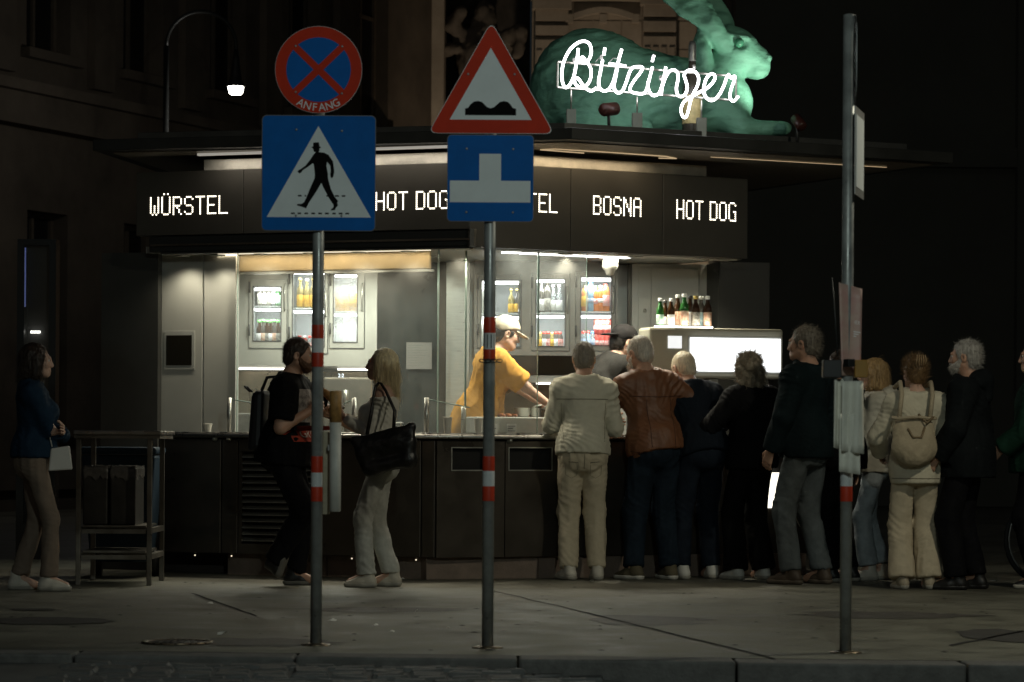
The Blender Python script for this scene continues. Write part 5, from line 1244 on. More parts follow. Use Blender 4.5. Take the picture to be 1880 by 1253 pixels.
def uvball(c,r,n=8,m=6,sc=(1,1,1)):
    vs=[];qs=[]
    for i in range(m+1):
        for k in range(n):
            a=math.pi*i/m; b=2*math.pi*k/n; vs.append((c[0]+r*sc[0]*math.sin(a)*math.cos(b),c[1]+r*sc[1]*math.sin(a)*math.sin(b),c[2]+r*sc[2]*math.cos(a)))
    for i in range(m):
        for k in range(n): qs.append((i*n+k,(i+1)*n+k,(i+1)*n+(k+1)%n,i*n+(k+1)%n))
    return np.array(vs),np.array(qs)
# ================================================================== people
def fabric(name,col,var=.10,rough=.8,bump=.7,bs=15,**k): return mat('cloth_'+name,col,rough,var=var,vscale=14,bump=bump,bscale=bs,spec=.12,**k)
skin_m=mat('skin',(.50,.29,.20),.5,var=.10,vscale=25,bump=.06,bscale=120,sss=.08)
skin_p=mat('skin_pale',(.56,.35,.26),.5,var=.10,vscale=25,bump=.06,bscale=120,sss=.08)
eye_w=mat('eye_white',(.65,.62,.58),.2); eye_d=mat('eye_dark',(.03,.02,.015),.15); lip_m=mat('lips',(.40,.16,.13),.45)
def hairm(name,col): return mat('hair_'+name,col,.45,var=.35,vscale=30,stretch=(3,3,.6),bump=.5,bscale=60,spec=.5)
sole_m=mat('shoe_sole',(.38,.36,.31),.6,var=.1,dirt=.3)
def ik(a,b,l1,l2,hint):
    """middle joint of a two-bone limb from a to b, bent towards hint"""
    a,b,hint=V3(*a),V3(*b),V3(*hint); d=b-a; L=np.linalg.norm(d)
    if L>(l1+l2)*.999: b=a+d/L*(l1+l2)*.999; d=b-a; L=np.linalg.norm(d)
    x=(l1*l1-l2*l2+L*L)/(2*L); h=math.sqrt(max(l1*l1-x*x,0)); e=d/L; t=hint-a; t=t-e*(t@e); t=t/max(np.linalg.norm(t),1e-6)
    return a+e*x+t*h, b
def hand_field(w,fdir,palm,thumb,curl=.5,spread=.12,s=1.0):
    """palm + four fingers + thumb. w wrist, fdir finger direction, palm normal (towards the palm side), thumb side"""
    f=Field(); fd=fdir/np.linalg.norm(fdir); pn=palm-fd*(palm@fd); pn/=np.linalg.norm(pn); th=np.cross(pn,fd); th*= 1 if th@thumb>0 else -1
    for i,o in enumerate((-.028,-.010,.010,.027)):
        f.cone(w+th*o*.45*s,w+(fd*.082+th*o)*s,.014*s,.0125*s,.012)
    lens=(.062,.078,.084,.074); offs=(-.031,-.0105,.0105,.031)
    for i in range(4):
        b=w+(fd*.083+th*offs[i])*s; a0=curl*.55+.05*i*(0); d=fd.copy(); p=b; r=.0093 if i else .0082
        for j,fr_ in enumerate((.45,.32,.23)):
            a=curl*(.7,1.0,.8)[j]; d=d*math.cos(a)+pn*math.sin(a); d/=np.linalg.norm(d)
            dd=d+th*offs[i]*spread*8*(1 if j==0 else .3); dd/=np.linalg.norm(dd); q=p+dd*lens[i]*fr_*s; f.cone(p,q,r*s,(r-.0008)*s,.004); p=q; r-=.0008
    b=w+(fd*.022+th*.026)*s; d=(fd*.72+th*.62+pn*.30); d/=np.linalg.norm(d); q=b+d*.045*s; f.cone(b,q,.0145*s,.0115*s,.014)
    d2=fd*.86+th*.22+pn*(.35+.3*curl); d2/=np.linalg.norm(d2); q2=q+d2*.032*s; f.cone(q,q2,.0108*s,.0098*s,.005); f.cone(q2,q2+(d2+pn*.3)*.022*s,.0095*s,.0078*s,.004)
    return f
HAIRS={}
def person(label, px, d, yaw, H, cloth, pose=None, hair=None, build=1.0, face=True, seed=1, extra=None, skin=None, z0=0.0, group=None, foot_y=None):
    """yaw: direction faced, degrees from +y (away from the viewer), counter-clockwise. Local: x to the right hand, y ahead, z up."""
    P=dict(lean=0,side=0,twist=0,head_yaw=0,head_pitch=0,head_side=0,la=None,ra=None,lk=None,rk=None,lh=None,rh=None,lfoot=0,rfoot=0)
    if pose: P.update(pose)
    s=H/1.75; sk=skin or skin_m
    root=thing('person',label,'person',(W(px,YH,d).x,d,z0),group,rz=R(yaw))
    root.scale=(1,1,1)
    B=build; pel=V3(0,P.get('hip_y',0),.95+P.get('hip_z',0))
    Ru=rotm('z',R(P['twist']))@rotm('y',R(P['side']))@rotm('x',-R(P['lean']))
    def U(x,y,z): return pel+Ru@(V3(x,y,z)-V3(0,0,.95))
    curve=P['lean']*.25
    chest=U(0,.005,1.27); waist=U(0,0,1.08); nb=U(0,-.02,1.475); sh=.168*(1+(B-1)*.6)
    SL,SR=U(-sh,-.012,1.395),U(sh,-.012,1.395)
    # arms: wrist targets in local space
    dl=P['la'] or (-.27,.03,.86); dr=P['ra'] or (.27,.03,.86)
    EL,WL=ik(SL,dl,.285,.255,P['lh'] or (-.6,-.3,1.0)); ER,WR=ik(SR,dr,.285,.255,P['rh'] or (.6,-.3,1.0))
    HL,HR=V3(-.088,0,.0)+pel-V3(0,0,.03),V3(.088,0,.0)+pel-V3(0,0,.03)
    AL_,AR_=V3(*(P['lk'] or (-.105,-.02,.085))),V3(*(P['rk'] or (.105,-.02,.085)))
    KL,AL_=ik(HL,AL_,.43,.425,HL+V3(-.02,1,-.4)); KR,AR_=ik(HR,AR_,.43,.425,HR+V3(.02,1,-.4))
    Rh=rotm('z',R(P['head_yaw']))@rotm('y',R(P['head_side']))@rotm('x',-R(P['head_pitch']))
    hb=U(0,0,1.53); hc=hb+Rh@V3(0,.025,.105)
    def Hh(x,y,z): return hc+Rh@V3(x,y,z)
    # ---- body surface
    def torso(f,g=0.0,bust=0):
        f.ell(U(0,.0,.97),(.162*B+g,.115*B+g,.13),Ru,k=.06); f.ell(U(0,.012,1.09),(.142*B+g,.105*B+g,.16),Ru,k=.06); f.ell(U(0,.008,1.28),(.165*B+g,.115*B+g,.17),Ru,k=.06)
        f.cone(SL,SR,.055,.055,k=.05); f.ell(U(0,-.03,1.36),(.125*B+g,.075+g,.11),Ru,k=.05)
        for S_ in (SL,SR): f.cone(U(0,-.025,1.475),S_,.046,.052,k=.05)
        if bust: 
            for sx in (-1,1): f.ell(U(sx*.075,.1,1.27),(.07,.06,.07),Ru,k=.04)
    def arms(f,g=0.0,lo=1.0,k=.035):
        for S_,E,Wr in ((SL,EL,WL),(SR,ER,WR)):
            f.cone(S_,E,.052*B+g,.042*B+g,k=k); f.cone(E,E+(Wr-E)*lo,.041*B+g,.034*B+g if lo<1 else .027*B+g,k=.02)
    bust=cloth.get('bust',0); sex_f=cloth.get('female',False)
    f=Field(); torso(f,0,bust); arms(f)
    for Hp,K,A in ((HL,KL,AL_),(HR,KR,AR_)):
        f.cone(Hp,K,.085*B,.058*B,k=.05); f.cone(K,A,.056*B,.037*B,k=.02)
    f.cone(nb,hb+Rh@V3(0,0,.03),.060*min(B,1.1) if not sex_f else .05,.054 if not sex_f else .044,k=.03)
    for A,fa in ((AL_,P['lfoot']),(AR_,P['rfoot'])):
        M=rotm('x',R(-fa)); f.cone(A,A+M@V3(0,.12,-.05),.035,.03,k=.02)
    bv,bq=f.mesh(.013)
    # ---- head
    h=Field(); fs=.95 if sex_f else 1.0
    h.ell(Hh(0,-.018,.028),(.074,.094,.088),Rh,k=.02); h.ell(Hh(0,.028,-.028),(.060*fs,.062,.082),Rh,k=.03); h.ell(Hh(0,.052,-.088),(.036*fs,.034,.026),Rh,k=.03)
    for sx in (-1,1):
        h.cone(Hh(sx*.052*fs,-.0,-.055),Hh(sx*.022,.062,-.092),.022,.016,k=.03)      # jaw
        h.ell(Hh(sx*.036,.062,-.022),(.024,.022,.026),Rh,k=.02)                    # cheek
        h.ell(Hh(sx*.030,.089,.006),(.019,.012,.013),Rh,k=.012,sub=True)           # eye socket
        h.ell(Hh(sx*.079,-.010,-.008),(.010,.022,.033),Rh@rotm('x',R(-12)),k=.006) # ear
        h.ell(Hh(sx*.083,-.004,-.008),(.006,.011,.018),Rh,k=.004,sub=True)
    h.cone(Hh(-.03,.083,.022),Hh(.03,.083,.022),.011,.011,k=.015)                   # brow
    h.cone(Hh(0,.090,.008),Hh(0,.103,-.032),.0085,.0120,k=.012); h.cone(Hh(-.011,.094,-.036),Hh(.011,.094,-.036),.009,.009,k=.01)
    h.cone(Hh(-.018,.087,-.060),Hh(.018,.087,-.060),.006,.006,k=.008); h.cone(Hh(-.015,.086,-.071),Hh(.015,.086,-.071),.0065,.0065,k=.008)
    h.cone(hb+Rh@V3(0,0,-.03),hb+Rh@V3(0,.0,.06),.056 if not sex_f else .046,.056 if not sex_f else .046,k=.03)
    hv,hq=h.mesh(.0058)
    parts=[(bv,bq,0),(hv,hq,0)]
    for sx in (-1,1):
        v,q=uvball((0,0,0),.0115); parts.append((v+Hh(sx*.030,.0765,.005),q,1)); v,q=uvball((0,0,0),.0055); parts.append((v+Hh(sx*.030,.0862,.005),q,2))
    # ---- hands
    hp=P.get('hands',{})
    for side,E,Wr in (('l',EL,WL),('r',ER,WR)):
        o=hp.get(side,{}); fd=V3(*o['dir']) if 'dir' in o else (Wr-E); sx=-1 if side=='l' else 1
        pn=V3(*o['palm']) if 'palm' in o else V3(-sx,0,0.01); tu=V3(*o['thumb']) if 'thumb' in o else V3(0,1,.3)
        v,q=hand_field(Wr-(Wr-E)/np.linalg.norm(Wr-E)*.01,fd,pn,tu,o.get('curl',.45),s=.92 if sex_f else 1.0).mesh(.0045); parts.append((v,q,0))
    body=np_obj('body',[(v*s,q,m) for v,q,m in parts],[sk,eye_w,eye_d],root)
    rng=np.random.RandomState(seed)
    # ---- cloth helper: folds gathered at the joints plus broad drape
    joints=[(EL,.10,SL,WL),(ER,.10,SR,WR),(KL,.13,HL,AL_),(KR,.13,HR,AR_),(AL_+V3(0,0,.05),.09,KL,AL_),(AR_+V3(0,0,.05),.09,KR,AR_),(U(0,0,1.02),.14,U(0,0,1.3),U(0,0,.9)),(SL,.12,chest,EL),(SR,.12,chest,ER),(pel-V3(0,0,.12),.13,pel,pel-V3(0,0,.4))]
    def folds(v,q,amp,soft=.004):
        n=vnormals(v,q); dsp=soft*vnoise(v*9+seed*3.1,seed)+soft*.6*vnoise(v*21,seed+5)
        for i,(c,sg,a,b) in enumerate(joints):
            e=b-a; L=np.linalg.norm(e); e=e/max(L,1e-6); r=v-c; w=np.exp(-(r*r).sum(1)/(2*sg*sg))*(1.0 if i in (0,1,6,7,8) else .4)
            side=np.cross(e,V3(.3,1,.2)); side/=max(np.linalg.norm(side),1e-6)
            t=r@e+.7*(r@side)*(1 if i%2 else -1)+.06*vnoise(v*7+i*7,seed+i)+.012*vnoise(v*24+i*3,seed+i+4)
            gate=np.clip(.35+1.1*vnoise(v*7+i*11,seed+20+i),0,1)
            wv=np.sin(2*math.pi*t/(.075+.02*(i%3))+i*1.7); dsp+=amp*1.25*w*gate*(1-2*np.abs(wv)**.8)
        dr=vnoise(np.stack([v[:,0]*16,v[:,1]*16,v[:,2]*4.5],1)+seed,seed+9); dsp+=amp*.75*(1-2*np.abs(dr))
        return v+n*dsp[:,None],q
    def cl(name,field,m,res,grow,clips,amp,lab=None,more=()):
        v,q=field.mesh(res,grow,clips); v,q=folds(v,q,amp); o=np_obj(name,[(v*s,q,0)]+[(a*s,b,c) for a,b,c in more],m if isinstance(m,list) else [m],root)
        if lab: o['label']=lab
        return o
    up=Ru@V3(0,0,1)
    # ---- trousers
    tr=cloth['trousers']; f=Field(); g=tr.get('g',.012); fl=tr.get('flare',0); kn=tr.get('knee',.066); hem=tr.get('hem',.062)
    f.ell(U(0,.0,.96),(.168*B,.122*B,.125),Ru,k=.06); f.ell(U(0,-.035,.90),(.15*B,.105*B,.11),Ru,k=.06); f.cone(U(0,0,.95),U(0,0,1.06),.128*B,.122*B,k=.05)
    for Hp,K,A in ((HL,KL,AL_),(HR,KR,AR_)):
        f.cone(Hp+V3(0,0,-.01),K,.088*B,kn*B,k=.035); E_=K+(A-K)*tr.get('len',.98); f.cone(K,E_,kn*B,hem+fl,k=.03); 
    clips=[('plane',U(0,0,1.075),up)]
    for K,A in ((KL,AL_),(KR,AR_)):
        E_=K+(A-K)*tr.get('len',.98); clips.append(('plane',E_,A-K,.24))
    cl('trousers',f,tr['m'],.0105,g*.4,clips,tr.get('amp',.0075))
    # ---- top
    tp=cloth['top']; f=Field(); gg=tp.get('g',.022); torso(f,0,bust); hemz=tp.get('hem',.90); sl=tp.get('sleeve',.97)
    f.cone(U(0,0,1.0),U(0,0,hemz),.150*B,.155*B*tp.get('flare',1.0),k=.08); f.ell(U(0,0,(1.0+hemz)/2),(.158*B*tp.get('flare',1.0),.118*B*tp.get('flare',1.0),.16),Ru,k=.08)
    clips=[('plane',U(0,0,hemz),-up)]
    nz=tp.get('neck',1.50); clips.append(('plane',U(0,0,nz),up))
    for S_,E,Wr in ((SL,EL,WL),(SR,ER,WR)):
        if sl>=.5:
            f.cone(S_,E,.056*B,.046*B,k=.035); e2=E+(Wr-E)*((sl-.5)*2); f.cone(E,e2,.046*B,.037*B+tp.get('cuff',0),k=.02); clips.append(('plane',e2,Wr-E,.12))
        else:
            e2=S_+(E-S_)*(sl*2); f.cone(S_,e2,.066*B,.062*B,k=.05); clips.append(('plane',e2,E-S_,.11))
    if tp.get('collar'):
        c=tp['collar']; f.cone(U(0,-.022,1.46),U(0,-.012,1.46+c),.078,.072,k=.03); clips[1]=('plane',U(0,-.02,1.46+c),Ru@V3(0,-.28,1))
    cl(tp.get('name','jacket'),f,tp['m'],.0105,gg,clips,tp.get('amp',.007))
    if tp.get('hood'):
        f=Field(); f.cone(U(-.09,-.09,1.46),U(.09,-.09,1.46),.06,.06,k=.06); f.cone(U(0,-.11,1.47),U(0,-.13,1.36),.07,.05,k=.06); cl('hood',f,tp['m'],.012,.005,(),.006)
    if tp.get('hemband'):
        f=Field(); f.ell(U(0,0,hemz),(.158*B,.118*B,.05),Ru); cl('hem_band',f,tp['hemband'],.0105,gg+.004,[('plane',U(0,0,hemz+.022),up),('plane',U(0,0,hemz-.028),-up)],.003)
    # ---- shoes
    shm=cloth['shoes']
    for A,fa in ((AL_,P['lfoot']),(AR_,P['rfoot'])):
        M=rotm('x',R(-fa)); Z=P.get('foot_turn',0)
        sg=-1 if A is AL_ else 1; M=rotm('z',R(-sg*9+Z))@M
        sz=.80 if sex_f else .88
        def T(x,y,z): return A+M@V3(x*sz,y*sz,z)
        f=Field(); f.cone(T(0,-.055,-.045),T(0,.05,-.048),.041*sz,.043*sz,k=.03); f.cone(T(0,.05,-.052),T(sg*.006,.165,-.060),.044*sz,.032*sz,k=.03); f.cone(T(0,-.03,-.03),T(0,-.022,.03 if not shm.get('high') else .09),.040,.042,k=.025); f.cone(T(0,.0,-.005),T(0,.10,-.045),.031,.026,k=.03)
        sh_z=A+M@V3(0,0,-.068); nn=M@V3(0,0,1)
        v,q=f.mesh(.008,0,[('plane',A+M@V3(0,0,.05 if not shm.get('high') else .11),nn),('plane',sh_z,-nn)]); v,q=folds(v,q,.0012,.0012)
        so_=np_obj('shoe',[(v*s,q,0)],[shm['m']],root)
        f=Field(); f.cone(T(0,-.057,-.055),T(0,.05,-.055),.047*sz,.050*sz,k=.03); f.cone(T(0,.05,-.058),T(sg*.006,.168,-.058),.050*sz,.040*sz,k=.03)
        v,q=f.mesh(.009,0,[('plane',sh_z+nn*.016,nn),('plane',A+M@V3(0,0,-.085),-nn)]); np_obj('sole',[(v*s,q,0)],[shm.get('sole',sole_m)],so_)
        if shm.get('laces'):
            q_=MB()
            for k in range(4):
                y=.03+.022*k; z=.000-.012*k; a=T(-.02,y,z+.008); b=T(.02,y+.006,z+.008); q_.tube([Vector(a*s),Vector((T(0,y+.003,z+.016))*s),Vector(b*s)],.003,5)
            q_.build('laces',shm['laces'],so_,L=(0,0,0))
    # ---- hair
    if hair: make_hair(root,hair,Hh,U,hc,Rh,s,seed)
    if extra: extra(root,dict(U=U,Hh=Hh,WL=WL,WR=WR,EL=EL,ER=ER,SL=SL,SR=SR,s=s,Ru=Ru,Rh=Rh,B=B,pel=pel,cl=cl))
    return root
def strands(base,nrm,dirs,L,r,rng,segs=4,wave=0.0,grav=0.0):
    """thin three-sided tapering locks"""
    vs=[];qs=[];o=0
    for b,n,dv in zip(base,nrm,dirs):
        p=b.copy(); d=dv/np.linalg.norm(dv); l=L*rng.uniform(.6,1.2); ph=rng.uniform(0,6.3); t0=np.cross(d,n+1e-3); t0/=np.linalg.norm(t0)+1e-9
        for i in range(segs+1):
            rr=r*(1-.75*i/segs); u=t0; w=np.cross(d,u)
            off=u*math.sin(ph+i*1.9)*wave+w*math.cos(ph*1.3+i*1.6)*wave
            for k in range(3): a=2.094*k; vs.append(p+off+u*rr*math.cos(a)+w*rr*math.sin(a))
            d=d+V3(0,0,-grav)+rng.normal(0,.08,3); d/=np.linalg.norm(d); p=p+d*l/segs
        for i in range(segs):
            for k in range(3): qs.append((o+i*3+k,o+i*3+(k+1)%3,o+(i+1)*3+(k+1)%3,o+(i+1)*3+k))
        o+=3*(segs+1)
    return np.array(vs),np.array(qs)
def make_hair(root,hair,Hh,U,hc,Rh,s,seed):
    st=hair['style']; m=hairm(hair['name'],hair['col']); rng=np.random.RandomState(seed+50); f=Field()
    if st!='cap_only':
        f.ell(Hh(0,-.022,.034),(.080,.098,.092),Rh,k=.02); f.ell(Hh(0,-.055,-.02),(.072,.062,.075),Rh,k=.02)
        for sx in (-1,1): f.ell(Hh(sx*.066,.018,.015),(.014,.03,.035),Rh,k=.015)
    clips=[]
    def cp(p,n): clips.append(('plane',p,Rh@V3(*n)))
    amp=.003; N=1500; L=.03; r=.0012; wave=0; grav=0; jt=.22; comb=V3(0,-.6,-.4)
    if st in ('short','crop'):
        # hairline: front above the brow, back at the nape
        cp(Hh(0,.060,.055),(0,1,-.55)); cp(Hh(0,-.02,-.072),(0,.55,-1)); amp=.0035 if st=='crop' else .006; L=.018 if st=='crop' else .035
    elif st=='bob':
        f.cone(Hh(0,-.04,.03),Hh(0,-.05,-.11),.088,.088,k=.04); f.cone(Hh(-.07,.0,.02),Hh(-.078,.0,-.09),.03,.036,k=.03); f.cone(Hh(.07,.0,.02),Hh(.078,.0,-.09),.03,.036,k=.03)
        cp(Hh(0,.052,.04),(0,1,-.12)); cp(Hh(0,0,-.125),(0,0,-1)); amp=.006; L=.06; grav=.35; comb=V3(0,-.15,-1)
    elif st=='long':
        f.cone(Hh(0,-.045,.02),Hh(0,-.065,-.14),.080,.072,k=.04); f.cone(Hh(0,-.065,-.14),Hh(0,-.085,-.25),.072,.042,k=.04); f.cone(Hh(-.06,.0,.03),Hh(-.07,-.01,-.14),.03,.03,k=.03); f.cone(Hh(.06,.0,.03),Hh(.07,-.01,-.14),.03,.03,k=.03)
        cp(Hh(0,.055,.04),(0,1,-.08)); amp=.003; L=.14; grav=.5; comb=V3(0,-.2,-1); N=1800; jt=.05
    elif st=='curly':
        for i in range(70):
            v=rng.normal(0,1,3); v/=np.linalg.norm(v); 
            if v[1]>.55: continue
            f.ell(Hh(v[0]*.095,-.03+v[1]*.085,.005+v[2]*.10-.02),(.03,.03,.03),k=.012)
        for i in range(26):
            a=rng.uniform(math.pi*.95,math.pi*2.05); f.ell(Hh(.085*math.cos(a),-.03+.075*math.sin(a),rng.uniform(-.16,-.06)),(.03,.03,.032),k=.012)
        cp(Hh(0,.055,.05),(0,1,-.1)); amp=.009; L=.05; wave=.008; N=1500; comb=V3(0,0,-.2); r=.002
    elif st=='updo':
        f.ell(Hh(0,-.10,.03),(.04,.035,.05),Rh,k=.02); f.ell(Hh(0,-.105,.075),(.03,.022,.035),Rh,k=.02); cp(Hh(0,.060,.055),(0,1,-.55)); cp(Hh(0,-.02,-.072),(0,.55,-1)); L=.05; comb=V3(0,-.3,.6)
    elif st=='under_cap':
        cp(Hh(0,-.0,.03),(0,.2,1)); cp(Hh(0,.045,0),(0,1,0)); cp(Hh(0,-.02,-.075),(0,.5,-1)); L=.02
    v,q=f.mesh(.0065,0,clips); n=vnormals(v,q)
    loc=(v-hc)@Rh
    st_n=vnoise(np.stack([loc[:,0]*95,loc[:,1]*95,loc[:,2]*14],1),seed)+.5*vnoise(v*60,seed+2)
    v=v+n*(st_n*amp)[:,None]
    i=rng.choice(len(v),N); ok=(loc[i][:,1]<.075); i=i[ok]
    dirs=n[i]*(.9 if st=='curly' else (.12 if st=='long' else .4))+ (Rh@comb)[None,:]*(.6 if st!='curly' else .3)+rng.normal(0,jt if st!='curly' else .5,(len(i),3))
    sv,sq=strands(v[i]-n[i]*.003,n[i],dirs,L,r,rng,wave=wave,grav=grav)
    o=np_obj('hair',[(v*s,q,0),(sv*s,sq,0)],[m],root)
    if hair.get('beard'):
        f=Field(); f.ell(Hh(0,.055,-.082),(.048,.043,.042),Rh,k=.02)
        for sx in (-1,1): f.cone(Hh(sx*.058,.012,-.03),Hh(sx*.036,.05,-.08),.018,.026,k=.03); f.cone(Hh(sx*.050,.03,-.055),Hh(sx*.02,.07,-.075),.02,.022,k=.03)
        f.cone(Hh(-.022,.092,-.048),Hh(.022,.092,-.048),.007,.007,k=.008)
        v,q=f.mesh(.006); n=vnormals(v,q); v=v+n*(.004*vnoise(v*110,seed))[:,None]; i=rng.choice(len(v),420)
        sv,sq=strands(v[i]-n[i]*.002,n[i],n[i]*.4+(Rh@V3(0,.3,-.8))[None,:]+rng.normal(0,.25,(len(i),3)),.022,.0013,rng)
        np_obj('beard',[(v*s,q,0),(sv*s,sq,0)],[hairm(hair.get('bname',hair['name']),hair.get('bcol',hair['col']))],root)

def seam(obj,pts,direc,w=.006,m=None,name='seam'):
    """stitched line lying on a garment: pts in the wearer's space, dropped along direc"""
    me=obj.data; bvh=BVHTree.FromPolygons([x.co for x in me.vertices],[tuple(p.vertices) for p in me.polygons]); dv=Vector(direc).normalized(); P=[]
    for a,b in zip(pts[:-1],pts[1:]):
        n=max(2,int((Vector(b)-Vector(a)).length/.02))
        for k in range(n):
            s_=Vector(a).lerp(Vector(b),k/n)-dv*.5; h=bvh.ray_cast(s_,dv,1.0)
            if h[0]: P.append(h[0]-dv*.0015)
    if len(P)>2: MB().tube(P,w/2,5).build(name,m or seam_m,obj,L=(0,0,0))
seam_m=mat('seam_shadow',(.05,.045,.038),.9)
def garment(root,nm): return [c for c in root.children if c.name.split('.')[0]==nm][0]
def decal(obj,origin,direc,u,v,w,h,m,name,n=6,off=.003,uvfun=None,shape=None):
    """a print that follows a garment: grid dropped on the surface along direc (object space)"""
    me=obj.data; bvh=BVHTree.FromPolygons([x.co for x in me.vertices],[tuple(p.vertices) for p in me.polygons])
    o,dv,u,v=Vector(origin),Vector(direc).normalized(),Vector(u).normalized(),Vector(v).normalized()
    q=MB()
    def drop(a,b):
        s=o+u*a+v*b; hit=bvh.ray_cast(s,dv,.6)
        return (hit[0]-dv*off) if hit[0] else s+dv*.1
    if shape: vs,fs=shape; q.add([drop(x,y) for x,y,_ in vs],fs)
    else:
        vs=[drop(-w/2+w*i/n,-h/2+h*j/n) for i in range(n+1) for j in range(n+1)]
        q.add(vs,[(i*(n+1)+j,(i+1)*(n+1)+j,(i+1)*(n+1)+j+1,i*(n+1)+j+1) for i in range(n) for j in range(n)],0,True)
    return q.build(name,m,obj,L=(0,0,0))
def local(root,p):     # point of a person's own space -> world
    return root.matrix_basis@Vector(p)
def held(root,name,label,cat,p):
    """a thing of its own that a person carries, in the person's orientation"""
    t=thing(name,label,cat,local(root,p),rz=root.rotation_euler.z); return t
def lobj(mb,name,m,t,bevel=0): return mb.build(name,m,t,L=(0,0,0),bevel=bevel)
# ---------------------------------------------------------------- far left woman
t_brown=fabric('taupe',(.20,.155,.12)); navy=fabric('navy',(.015,.022,.04)); white_sh=mat('white_leather',(.62,.58,.50),.5,var=.1,vscale=20,dirt=.25)
w1=person('woman in a navy top with folded arms at the far left',62,19.0,-80,1.64,dict(female=True,bust=1,trousers=dict(m=t_brown,knee=.062,hem=.056,len=.95),top=dict(m=fabric('navy_denim',(.012,.030,.055)),hem=.95,g=.018,name='shirt'),shoes=dict(m=white_sh,laces=white_sh)),
  dict(la=(.10,.20,1.13),ra=(-.10,.22,1.10),lh=(-.5,.1,.9),rh=(.5,.1,.9),lk=(-.10,-.10,.085),rk=(.09,.11,.085),head_yaw=-4,hands=dict(l=dict(dir=(1,.1,.2),palm=(0,-1,0),curl=.3),r=dict(dir=(-1,.2,.1),palm=(0,-1,0),curl=.3))),
  dict(style='bob',name='darkbrown',col=(.028,.016,.010)),build=.88,seed=11,skin=skin_p)
pouch=mat('pouch_white',(.55,.54,.50),.5,var=.08)
t=held(w1,'handbag','small white handbag at the hip of the far left woman','bag',(.12,.17,.80))
q=MB(); q.hexa([(-.02,-.075,.0),(.02,-.075,.0),(.02,.085,.01),(-.02,.085,.01),(-.022,-.06,.15),(.022,-.06,.15),(.022,.065,.17),(-.022,.065,.17)]); lobj(q,'body',pouch,t,.01)
lobj(MB().tube([(0,-.05,.16),(-.01,-.08,.28),(-.05,-.16,.55)],.005,6),'strap',pouch,t)
# ---------------------------------------------------------------- man in black
blk=fabric('black',(.005,.005,.006)); blk_j=fabric('black_jean',(.006,.006,.007),rough=.85); blk_sh=mat('black_leather',(.015,.014,.013),.45,bump=.15)
m2=person('bearded man in a black T-shirt eating at the counter behind the first pole',527,19.85,-100,1.73,dict(trousers=dict(m=blk_j,knee=.075,hem=.068),top=dict(m=blk,hem=.86,sleeve=.40,g=.022,name='t_shirt',flare=1.05),shoes=dict(m=blk_sh,sole=mat('sole_grey',(.16,.15,.13),.7))),
  dict(lean=7,hip_y=-.02,la=(-.47,.40,1.10),ra=(.09,.19,1.235),rh=(.6,-.55,.95),lh=(-.7,-.2,.9),lk=(-.10,.04,.085),rk=(.06,-.075,.165),rfoot=-70,head_yaw=6,head_pitch=6,hands=dict(l=dict(dir=(-.3,1,-.25),palm=(0,0,-1),thumb=(1,.2,0),curl=.35),r=dict(dir=(-.5,.8,.35),palm=(-.6,-.3,.2),curl=.75))),
  dict(style='crop',name='brown',col=(.035,.02,.012),beard=True,bname='redbeard',bcol=(.10,.045,.02)),build=1.08,seed=12)
sh=[c for c in m2.children if c.name.startswith('t_shirt')][0]
pr_w=mat('print_pale',(.42,.38,.35),.8,col2=(.06,.05,.05),vscale=28,var=.3); pr_r=mat('print_red',(.40,.045,.02),.8,var=.15); pr_l=mat('print_white',(.65,.62,.58),.8)
decal(sh,(.04,.5,1.255),(0,-1,0),(1,.0,0),(0,.0,1),.24,.23,pr_w,'print',8); decal(sh,(.05,.5,1.06),(0,-1,0),(1,0,0),(0,0,1),.26,.11,pr_r,'print',8)
v,f=text_polys('GRO',.085); decal(sh,(.05,.5,1.06),(0,-1,0),(-1,0,0),(0,0,1),0,0,pr_l,'lettering',shape=([(x,y,0) for x,y,_ in v],f),off=.006)
t=held(m2,'backpack','flat black backpack on the back of the man in black','backpack',(0,-.20,.93))
q=MB(); q.hexa([(-.13,-.06,0),(.13,-.06,0),(.14,.045,.02),(-.14,.045,.02),(-.11,-.035,.42),(.11,-.035,.42),(.12,.055,.44),(-.12,.055,.44)]); lobj(q,'body',mat('nylon_black',(.010,.010,.011),.55,bump=.3,bscale=40),t,.035)
for sx in (-.09,.09): lobj(MB().tube([(sx,.04,.43),(sx*1.1,.08,.52),(sx*1.2,.17,.53),(sx*1.3,.25,.45)],.012,6),'strap',MATS['nylon_black'],t)
lobj(MB().tube([(-.03,-.06,.42),(-.03,-.10,.46),(.03,-.10,.46),(.03,-.06,.42)],.007,6),'grab_loop',MATS['nylon_black'],t)
bun=mat('bread',(.48,.25,.085),.7,var=.35,vscale=25,bump=.4,bscale=50); saus=mat('sausage',(.30,.10,.04),.4,var=.2)
t=held(m2,'bread_roll','piece of bread in the right hand of the man in black','food',(.02,.33,1.23)); lobj(MB().sphere((0,0,0),.04,12,8,0,(1.3,.8,.7)),'crust',bun,t)
